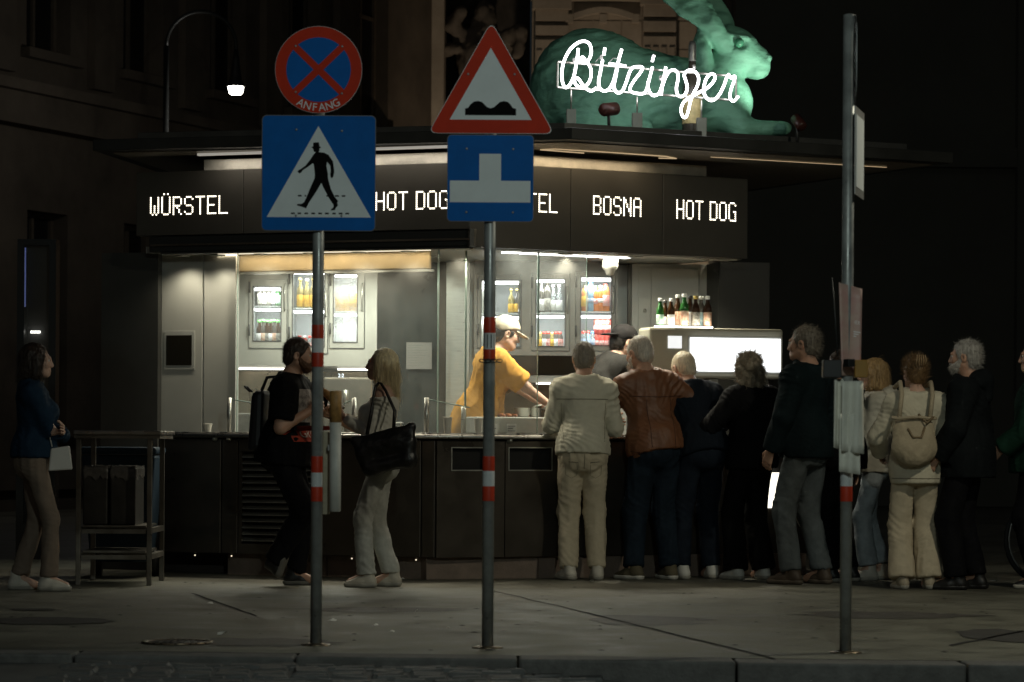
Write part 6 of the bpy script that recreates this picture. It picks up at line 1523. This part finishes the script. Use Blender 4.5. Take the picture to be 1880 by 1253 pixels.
# ---------------------------------------------------------------- blonde woman
creamk=fabric('cream_knit',(.70,.68,.60),bump=.5,bs=30); pale_j=fabric('pale_jean',(.46,.46,.42),var=.18)
w3=person('long-haired blonde woman in a cream off-shoulder top holding a roll',702,19.75,84,1.65,dict(female=True,bust=1,trousers=dict(m=pale_j,knee=.070,hem=.064,amp=.010),top=dict(m=creamk,hem=.97,g=.010,neck=1.395,name='knit_top',amp=.006),shoes=dict(m=mat('sneaker_cream',(.55,.51,.43),.6,var=.15,vscale=25,dirt=.2),laces=white_sh)),
  dict(la=(-.06,.27,1.24),ra=(.02,.29,1.25),lh=(-.4,-.45,.85),rh=(.5,-.3,.9),lk=(-.09,.10,.085),rk=(.09,-.06,.085),head_pitch=-6,head_yaw=2,hands=dict(l=dict(dir=(.35,.8,.35),palm=(.6,.0,.5),thumb=(.3,.2,1),curl=.6),r=dict(dir=(-.4,.8,.3),palm=(-.7,0,.4),thumb=(-.2,.2,1),curl=.6))),
  dict(style='long',name='blonde',col=(.80,.64,.40)),build=.84,seed=13,skin=skin_p)
t=held(w3,'hot_dog','hot dog roll in the hands of the long-haired blonde woman','food',(-.015,.37,1.30))
lobj(MB().tube([(-.01,-.075,-.05),(0,-.05,-.03),(0,.02,.04),(.005,.06,.075)],[.014,.028,.027,.014],12),'roll',bun,t); lobj(MB().tube([(0,.04,.06),(.006,.08,.10),(.008,.09,.115)],[.014,.014,.006],10),'sausage',saus,t)
lobj(MB().tube([(-.012,-.09,-.07),(0,-.04,-.025)],[.028,.033],12,cap=False),'wrapper',paper,t)
t=held(w3,'tote_bag','large black leather tote on the shoulder of the long-haired blonde woman','bag',(-.26,-.10,.80))
lea=mat('tote_leather',(.010,.0095,.009),.38,var=.2,vscale=12,bump=.2,bscale=60)
q=MB(); Ry=Matrix.Rotation(R(-14),3,'X'); 
def tb_(p): 
    r=Ry@Vector(p); return (r.x,r.y,r.z)
fb=Field(); Rb=np.array(Ry)
for a_,b_,r1,r2 in (((0,-.14,.06),(0,.13,.06),.055,.055),((0,-.14,.06),(0,-.21,.27),.05,.02),((0,.13,.06),(0,.19,.27),.05,.02),((0,-.21,.27),(0,.19,.27),.022,.022),((0,-.16,.17),(0,.15,.17),.055,.052),((0,-.1,.22),(0,.1,.22),.045,.04)): fb.cone(Rb@V3(*a_),Rb@V3(*b_),r1,r2,k=.05)
v,q_=fb.mesh(.009); v=v+vnormals(v,q_)*(.006*vnoise(v*14,7)+.003*vnoise(v*40,8))[:,None]; np_obj('body',[(v,q_,0)],[lea],t)
for x in (-.03,.03): lobj(MB().tube([tb_((x,-.09,.29)),(x+.03,-.02,.42),(x*.6+.07,.05,.56),(x*.5+.085,.085,.61),(x*.5+.10,.105,.615),(x*.5+.085,.125,.58),(x+.03,.14,.42),tb_((x,.10,.29))],.0085,6),'strap',lea,t)
# ---------------------------------------------------------------- man in cream
creamj=fabric('cream_jacket',(.58,.55,.44),var=.06,bump=.5); chino=fabric('chino',(.52,.45,.33),var=.08)
man4=person('grey-haired man in a cream jacket and chinos seen from behind',1070,20.93,4,1.755,dict(trousers=dict(m=chino,knee=.077,hem=.062,amp=.009),top=dict(m=creamj,hem=.92,collar=.055,g=.018,amp=.009,hemband=creamj),shoes=dict(m=white_sh,laces=white_sh)),
  dict(lean=6,side=1.5,twist=5,la=(-.10,.33,1.12),ra=(.12,.33,1.12),lh=(-.75,-.6,.85),rh=(.75,-.6,.85),lk=(-.10,-.01,.085),rk=(.11,.0,.085),foot_turn=14,head_yaw=-6,head_pitch=8),
  dict(style='crop',name='greybrown',col=(.25,.215,.17)),build=.98,seed=14)
s_=1.755/1.75
g=garment(man4,'jacket'); dk=mat('seam_cream',(.20,.18,.13),.9)
seam(g,[(-.20,0,1.33),(.20,0,1.33)],(0,1,0),m=dk); seam(g,[(-.165,0,1.30),(-.15,0,1.0)],(0,1,0),.004,dk); seam(g,[(.165,0,1.30),(.15,0,1.0)],(0,1,0),.004,dk)
g=garment(man4,'trousers'); seam(g,[(0,0,.93),(0,0,.80)],(0,1,0),m=dk)
for sx in (-1,1): seam(g,[(sx*.045,0,.865),(sx*.135,0,.872)],(0,1,0),.008,dk); seam(g,[(sx*.045,0,.865),(sx*.05,0,.77),(sx*.09,0,.75),(sx*.13,0,.775),(sx*.135,0,.872)],(0,1,0),.003,dk)
# ---------------------------------------------------------------- man in brown leather
leath=mat('brown_leather',(.19,.078,.036),.52,var=.22,vscale=7,bump=.7,bscale=16,dirt=.3); djean=fabric('dark_jean',(.012,.020,.030),var=.25)
man5=person('white-haired man in a brown leather jacket at the counter',1204,21.08,16,1.82,dict(trousers=dict(m=djean,knee=.077,hem=.066,amp=.010),top=dict(m=leath,hem=.90,collar=.05,g=.020,amp=.009,hemband=leath),shoes=dict(m=mat('olive_suede',(.12,.10,.06),.8,var=.15,bump=.2),sole=mat('sole_white',(.6,.58,.52),.6))),
  dict(lean=11,side=-5,twist=6,la=(-.20,.38,1.13),ra=(.24,.30,1.15),lh=(-1,-.1,.95),rh=(1.2,-.35,1.0),lk=(-.16,.0,.085),rk=(.10,-.02,.085),foot_turn=20,head_yaw=26,head_pitch=14),
  dict(style='crop',name='white',col=(.52,.47,.40),beard=True,bname='whitebeard',bcol=(.55,.5,.44)),build=1.06,seed=15)
g=garment(man5,'jacket'); dk=mat('seam_leather',(.06,.02,.01),.7)
seam(g,[(-.22,0,1.36),(.22,0,1.36)],(0,1,.1),m=dk); seam(g,[(-.10,0,1.34),(-.09,0,.98)],(0,1,.1),.005,dk); seam(g,[(.10,0,1.34),(.09,0,.98)],(0,1,.1),.005,dk); seam(g,[(-.22,0,.955),(.22,0,.955)],(0,1,.1),m=dk)
# ---------------------------------------------------------------- man in dark blue bending forward
man6=person('white-haired man in dark blue bending to the counter beside the brown jacket',1283,21.2,22,1.77,dict(trousers=dict(m=fabric('ink_jean',(.012,.017,.026),var=.2),knee=.074,hem=.062),top=dict(m=fabric('ink_wool',(.008,.012,.018)),hem=.88,collar=.045,g=.028,amp=.008),shoes=dict(m=mat('white_trainer',(.68,.66,.60),.5,var=.05),laces=white_sh)),
  dict(lean=27,hip_y=-.06,la=(-.22,.55,1.10),ra=(.2,.50,1.10),lh=(-1,0,.8),rh=(1,0,.8),lk=(-.14,-.02,.085),rk=(.12,.02,.085),head_yaw=8,head_pitch=22,foot_turn=-4),
  dict(style='crop',name='ivory',col=(.62,.54,.40)),build=1.0,seed=16)
# ---------------------------------------------------------------- curly woman
w7=person('curly grey-haired woman in a black jacket facing the lit display',1380,21.15,32,1.69,dict(female=True,bust=1,trousers=dict(m=fabric('black_crepe',(.005,.005,.005)),knee=.082,hem=.088,len=1.02),top=dict(m=fabric('black_wool',(.006,.006,.007)),hem=.86,collar=.04,g=.030,flare=1.06),shoes=dict(m=MATS['white_trainer'])),
  dict(la=(-.22,.32,1.18),ra=(.27,.12,.95),lh=(-.8,-.4,.9),rh=(.7,-.5,1.0),head_pitch=4,head_yaw=14,side=-2,lk=(-.13,.02,.085),hands=dict(l=dict(dir=(-.5,.8,.1),palm=(.5,.2,-.6),curl=.5))),
  dict(style='curly',name='salt',col=(.30,.25,.18)),build=.95,seed=17)
# ---------------------------------------------------------------- tall man
gj=fabric('grey_jean',(.10,.115,.12),var=.2)
man8=person('tall man with short grey hair in a dark jacket and grey jeans',1480,20.5,48,1.855,dict(trousers=dict(m=gj,knee=.076,hem=.064,amp=.011),top=dict(m=fabric('teal_black',(.007,.014,.016)),hem=.86,collar=.05,g=.028),shoes=dict(m=mat('brown_shoe',(.07,.05,.035),.6,var=.2),sole=mat('sole_brown',(.10,.08,.06),.7))),
  dict(la=(-.24,.12,.90),ra=(.25,.04,.88),head_yaw=18,lk=(-.11,.04,.085),rk=(.12,-.05,.085)),
  dict(style='short',name='grey',col=(.19,.165,.13)),build=.98,seed=18)
# ---------------------------------------------------------------- hidden person behind the right pole
p9=person('person in black with white-soled trainers, half hidden behind the right pole',1546,20.9,62,1.70,dict(trousers=dict(m=blk_j,knee=.075,hem=.066),top=dict(m=blk,hem=.86,g=.028,collar=.04),shoes=dict(m=blk_sh,sole=sole_m)),
  dict(la=(-.20,.16,.80),ra=(.25,.0,.86),lk=(-.1,.06,.085),rk=(.1,-.03,.085),hands=dict(l=dict(curl=1.0))),
  dict(style='short',name='brown',col=(.035,.02,.012)),build=1.0,seed=19)
plast=mat('plastic_bag',(.55,.52,.46),.35,var=.12,vscale=15,bump=.6,bscale=30)
t=held(p9,'plastic_bag','white plastic bag hanging from the hand of the half hidden person','bag',(-.21,.20,.40))
fb=Field(); fb.ell((0,0,.12),(.06,.075,.13),k=.04); fb.cone((0,0,.2),(0,0,.34),.035,.014,k=.04); v,q_=fb.mesh(.009); v=v+vnormals(v,q_)*(.007*vnoise(v*28,4))[:,None]; np_obj('body',[(v,q_,0)],[plast],t)
# ---------------------------------------------------------------- blonde bob woman
lj=fabric('light_jean',(.34,.38,.40),var=.2)
w10=person('woman with a blonde bob and light cropped jeans right of the right pole',1606,21.15,92,1.64,dict(female=True,bust=1,trousers=dict(m=lj,knee=.070,hem=.072,len=.90),top=dict(m=fabric('hoodie_cream',(.60,.56,.46)),hem=.86,g=.030,hood=True,name='hoodie'),shoes=dict(m=white_sh,laces=white_sh)),
  dict(la=(-.02,.26,1.18),ra=(.10,.24,1.10),lh=(-.5,-.3,.85),rh=(.5,-.3,.85),head_pitch=2,lk=(-.11,.06,.085),rk=(.08,-.08,.085),hands=dict(l=dict(dir=(.5,.5,.5),palm=(.3,-.8,0),curl=.9))),
  dict(style='bob',name='honey',col=(.42,.27,.12)),build=.88,seed=20,skin=skin_p)
t=held(w10,'drink_cup','red drink cup in the hand of the woman with the blonde bob','cup',(.05,.33,1.15)); lobj(MB().lathe((0,0,0),[(.026,0),(.034,.1),(.031,.1),(.024,.006),(.001,.005)],14),'wall',c_r,t)
# ---------------------------------------------------------------- backpack woman
stone_c=fabric('stone_pant',(.55,.47,.34),var=.07)
w11=person('woman in a cream jacket and beige wide trousers, seen from behind',1681,19.9,8,1.62,dict(female=True,trousers=dict(m=stone_c,knee=.086,hem=.092,len=1.0,amp=.010),top=dict(m=fabric('ecru_jacket',(.62,.57,.44),var=.06),hem=.80,collar=.05,g=.028,flare=1.02),shoes=dict(m=mat('beige_shoe',(.40,.34,.25),.6,var=.1))),
  dict(la=(-.20,.28,1.02),ra=(.30,.06,.84),lh=(-.9,-.4,.95),head_yaw=10,head_pitch=4),
  dict(style='updo',name='darkblonde',col=(.20,.12,.055)),build=.92,seed=21,skin=skin_p)
t=held(w11,'canvas_backpack','beige canvas backpack on the back of the woman in cream','backpack',(-.075,-.205,.86))
canv=mat('canvas_beige',(.42,.35,.24),.8,var=.12,vscale=10,bump=.4,bscale=60)
fb=Field(); fb.ell((0,-.02,.13),(.165,.075,.13),k=.06); fb.ell((0,-.0,.25),(.15,.06,.11),k=.06); fb.ell((0,-.055,.10),(.11,.05,.085),k=.03); v,q_=fb.mesh(.009,0,[('plane',V3(0,0,.335),V3(0,0,1))]); v=v+vnormals(v,q_)*(.006*vnoise(v*17,4)+.003*vnoise(v*45,6))[:,None]; np_obj('body',[(v,q_,0)],[canv],t)
q=MB(); vs=[]
for k in range(24):
    a=2*math.pi*k/24; vs.append((.155*math.cos(a),-.01+.066*math.sin(a),.335+.006*math.sin(3*a)))
q.tube(vs,.010,6,closed=True); lobj(q,'rim',canv,t)
lobj(MB().tube([(-.06,-.07,.26),(-.03,-.095,.20),(.03,-.095,.20),(.06,-.07,.27)],.009,6),'buckle_strap',mat('strap_tan',(.22,.16,.09),.6),t)
lobj(MB().tube([(.02,-.05,.36),(.07,-.09,.30),(.12,-.06,.34)],.009,6),'grab_loop',MATS['strap_tan'],t)
for sx in (-.10,.12): lobj(MB().tube([(sx,.02,.32),(sx+.03,.05,.50),(sx+.04,.13,.585),(sx+.03,.24,.55)],.017,6),'strap',canv,t)
t=held(w11,'hair_clip','pale claw clip in the hair of the woman in cream','hair clip',(0,-.105,1.585)); 
q=MB()
for k in range(5): q.tube([(-.03+.015*k,.0,-.03),(-.035+.017*k,-.035,.01),(-.028+.014*k,-.02,.05)],[.004,.005,.003],5)
lobj(q,'claw',mat('clip_horn',(.38,.26,.14),.3),t)
g=garment(w11,'trousers'); dk=mat('seam_stone',(.2,.17,.12),.9); seam(g,[(0,0,.80),(0,0,.70)],(0,1,0),m=dk)
for sx in (-1,1): seam(g,[(sx*.04,0,.74),(sx*.12,0,.745)],(0,1,0),.007,dk)
g=garment(w11,'jacket'); seam(g,[(-.2,0,.775),(.2,0,.775)],(0,1,0),.005,dk)
# ---------------------------------------------------------------- right man
man12=person('grey-bearded man in a dark hooded jacket at the right end',1776,19.9,66,1.74,dict(trousers=dict(m=blk_j,knee=.08,hem=.072),top=dict(m=fabric('black_parka',(.007,.009,.010)),hem=.79,g=.036,hood=True,collar=.03,flare=1.05),shoes=dict(m=blk_sh,sole=blk_sh)),
  dict(la=(-.24,.16,.92),ra=(.25,.08,.90),head_yaw=4,lk=(-.11,.05,.085),rk=(.12,-.04,.085)),
  dict(style='short',name='silver',col=(.36,.34,.31),beard=True,bname='greybeard',bcol=(.42,.39,.35)),build=1.0,seed=22)
p13=person('person in a dark green jacket cut off by the right edge',1905,20.1,76,1.75,dict(trousers=dict(m=blk_j,knee=.08,hem=.07),top=dict(m=fabric('bottle_green',(.010,.035,.022)),hem=.82,g=.036,collar=.05),shoes=dict(m=blk_sh)),
  dict(la=(-.20,.24,.98),ra=(.25,.06,.88)),dict(style='short',name='brown',col=(.035,.02,.012)),build=1.05,seed=23)
# ---------------------------------------------------------------- cook and seller
def cap(root,K,m,back=False,brim=True):
    Hh,Rh,s=K['Hh'],K['Rh'],K['s']; f=Field(); f.ell(Hh(0,-.016,.048),(.091,.110,.092),Rh,k=.02)
    v,q=f.mesh(.007,0,[('plane',Hh(0,0,.028),Rh@V3(0,.30,-1))]); v=v+vnormals(v,q)*(.0025*vnoise(v*30,3))[:,None]
    sg=-1 if back else 1; f=Field(); f.ell(Hh(0,-.018+sg*.115,.034-(0 if back else .012)),(.074,.080,.010),Rh@rotm('x',R(-14*sg)),k=.01); v2,q2=f.mesh(.007,0)
    np_obj('cap',[(v*s,q,0),(v2*s,q2,0)],[m],root)
yel=fabric('yellow',(.62,.31,.06),var=.06,bump=.6)
s1=person('cook in a yellow T-shirt and beige cap working behind the glass',893,21.8,-76,1.80,dict(trousers=dict(m=blk_j),top=dict(m=yel,hem=.78,sleeve=.42,g=.030,name='t_shirt',flare=1.12,amp=.009),shoes=dict(m=blk_sh)),
  dict(lean=18,hip_y=-.08,la=(-.10,.52,1.03),ra=(.10,.52,1.02),lh=(-.6,-.3,.85),rh=(.6,-.4,.85),head_pitch=14,head_yaw=0,hands=dict(l=dict(dir=(.2,.9,-.2),palm=(.6,0,-.5),curl=.6),r=dict(dir=(-.2,.9,-.2),palm=(-.6,0,-.5),curl=.6))),
  dict(style='under_cap',name='black',col=(.012,.009,.007)),build=.94,seed=24,z0=.2,extra=lambda r,K: cap(r,K,fabric('cap_beige',(.66,.59,.46),var=.05)),skin=skin_p)
sh=[c for c in s1.children if c.name.startswith('t_shirt')][0]
decal(sh,(.02,.62,1.30),(0,-1,-.05),(1,0,0),(0,0,1),.15,.20,mat('print_beige',(.75,.62,.42),.8,col2=(.80,.42,.06),vscale=22,var=.2),'print',6)
s2=person('seller in a grey T-shirt and black cap leaning to the customers',1098,22.05,-58,1.80,dict(trousers=dict(m=blk_j),top=dict(m=fabric('charcoal',(.022,.021,.019)),hem=.85,sleeve=.45,g=.026,name='t_shirt'),shoes=dict(m=blk_sh)),
  dict(lean=30,hip_y=-.10,la=(-.12,.55,1.02),ra=(.12,.52,1.0),lh=(-.6,-.1,.7),rh=(.6,-.1,.7),head_pitch=12,head_yaw=-6),
  dict(style='under_cap',name='black',col=(.012,.009,.007)),build=1.06,seed=25,z0=.2,extra=lambda r,K: cap(r,K,fabric('cap_black',(.014,.013,.013)),back=True),skin=skin_p)
sh=[c for c in s2.children if c.name.startswith('t_shirt')][0]
# apron straps of the seller follow the shirt
ap=mat('apron_pink',(.45,.14,.12),.7)
for sx in (-.09,.09): decal(sh,(sx,.75,1.28),(0,-1,-.35),(1,0,0),(0,0,1),.035,.26,ap,'apron_strap',5)
decal(sh,(0,.75,1.06),(0,-1,-.2),(1,0,0),(0,0,1),.28,.26,mat('apron_brown',(.16,.075,.055),.7,var=.2),'apron_bib',7)
# ================================================================== roof sculpture and niche statue
dS=22.15
fur=mat('sculpture_green',(.15,.36,.255),.62,var=.22,vscale=4,bump=.5,bscale=22,stretch=(1,1,2.2),dirt=.25,spec=.35)
so_=W(1200,240,dS); hare=thing('hare_sculpture','large green reclining hare sculpture on the kiosk roof','sculpture',(so_.x,dS,DZ))
k=dS/F
def S(px,py,v=0.0):
    p=W(px,py,dS+v); return V3(p.x-so_.x,p.y-dS,p.z-DZ)
f=Field()
f.ell(S(1085,165),(112*k,.30,112*k),k=.12); f.cone(S(1100,165),S(1285,185),90*k,70*k,k=.12); f.ell(S(1110,195,-.22),(85*k,.13,60*k),k=.08); f.ell(S(1330,190),(52*k,.22,58*k),k=.10)
f.cone(S(1298,175),S(1328,128),50*k,32*k,k=.07)
f.ell(S(1350,90),(40*k,.135,38*k),k=.05); f.cone(S(1362,98),S(1396,120),33*k,19*k,k=.04); f.ell(S(1388,134),(22*k,.085,12*k),k=.03); f.ell(S(1346,124),(30*k,.13,24*k),k=.04)
f.cone(S(1411,107,-.03),S(1411,107,.03),6.5*k,6.5*k,k=.015); f.cone(S(1340,58),S(1400,98),13*k,9*k,k=.04)
f.cone(S(1408,121,-.12),S(1376,128,-.14),3*k,3*k,k=.012,sub=True)
for v in (-.12,.12):
    f.ell(S(1357,78,v*1.12),(17*k,.03,11*k),rotm('y',R(14)),k=.025,sub=True); f.cone(S(1340,66,v*.98),S(1372,70,v*.95),5*k,4*k,k=.02)
for v,dx in ((-.11,0),(.11,24)):
    sg=-1 if v<0 else 1
    f.cone(S(1326+dx*.4,78,v*.6),S(1300+dx,44,v),20*k,22*k,k=.03)
    f.ell(S(1252+dx,-6,v*1.35),(92*k,.045,33*k),rotm('y',R(42))@rotm('x',R(18*sg)),k=.03)
    f.ell(S(1246+dx,-10,v*1.35)+V3(0,sg*.062,0),(74*k,.045,20*k),rotm('y',R(42))@rotm('x',R(18*sg)),k=.02,sub=True)
f.ell(S(1291,112,-.05),(17*k,.16,56*k),rotm('y',R(-8)),k=.03)
f.cone(S(1335,205,-.14),S(1362,236,-.18),34*k,24*k,k=.06); f.cone(S(1362,236,-.18),S(1436,236,-.20),17*k,13*k,k=.05); f.ell(S(1440,236,-.20),(14*k,.06,10*k),k=.03)
f.cone(S(1335,205,.14),S(1360,236,.18),34*k,24*k,k=.06); f.cone(S(1360,236,.18),S(1425,238,.16),17*k,13*k,k=.05)
f.cone(S(1060,238,-.28),S(1180,240,-.34),26*k,20*k,k=.08); f.ell(S(985,205,0),(22*k,.09,24*k),k=.05)
v,q=f.mesh(.016,0,[('plane',V3(0,0,.002),V3(0,0,-1))]); n=vnormals(v,q)
v=v+n*(.010*vnoise(np.stack([v[:,0]*7+v[:,2]*5,v[:,1]*10,v[:,2]*26-v[:,0]*10],1),3)*(v[:,0]<.45)+.004*vnoise(v*30,5))[:,None]
np_obj('body',[(v,q,0)],[fur],hare)
for vv in (-.135,.135): a,b=uvball((0,0,0),9*k,12,8); np_obj('eye',[(a+S(1357,79,vv*.90),b,0)],[mat('sculpture_eye',(.06,.22,.13),.25)],hare)
st=thing('niche_statue','worn stone statue in the dark niche behind the warning triangle','statue',(W(880,240,53.9).x,53.9,0))
kk=53.9/F; c0=W(880,240,53.9)
def N_(px,py,v=0): p=W(px,py,53.9+v); return V3(p.x-c0.x,v,p.z)
f=Field(); f.cone(N_(880,300),N_(885,100),55*kk,42*kk,k=.2); f.cone(N_(885,100),N_(890,50),42*kk,22*kk,k=.2); f.ell(N_(892,25),(20*kk,.2,25*kk),k=.1); f.cone(N_(850,70,-.1),N_(825,45,-.3),14*kk,11*kk,k=.1); f.cone(N_(825,45,-.3),N_(848,20,-.35),11*kk,9*kk,k=.08); f.cone(N_(925,80,-.1),N_(955,60,-.3),16*kk,13*kk,k=.1); f.cone(N_(955,60,-.3),N_(948,100,-.35),13*kk,10*kk,k=.08); f.ell(N_(826,92,-.3),(20*kk,.25,9*kk),k=.08); f.cone(N_(800,240),N_(800,180),16*kk,12*kk,k=.1); f.cone(N_(880,560),N_(880,300),70*kk,60*kk,k=.2); f.cone(V3(0,0,0.3),N_(880,560),.8,.7,k=.2)
v,q=f.mesh(.05,0,[('plane',V3(0,0,0),V3(0,0,-1))]); v=v+vnormals(v,q)*(.06*vnoise(v*5,3)+.03*vnoise(v*13,5))[:,None]
np_obj('figure',[(v,q,0)],[mat('statue_stone',(.12,.10,.08),.85,var=.3,vscale=4)],st)
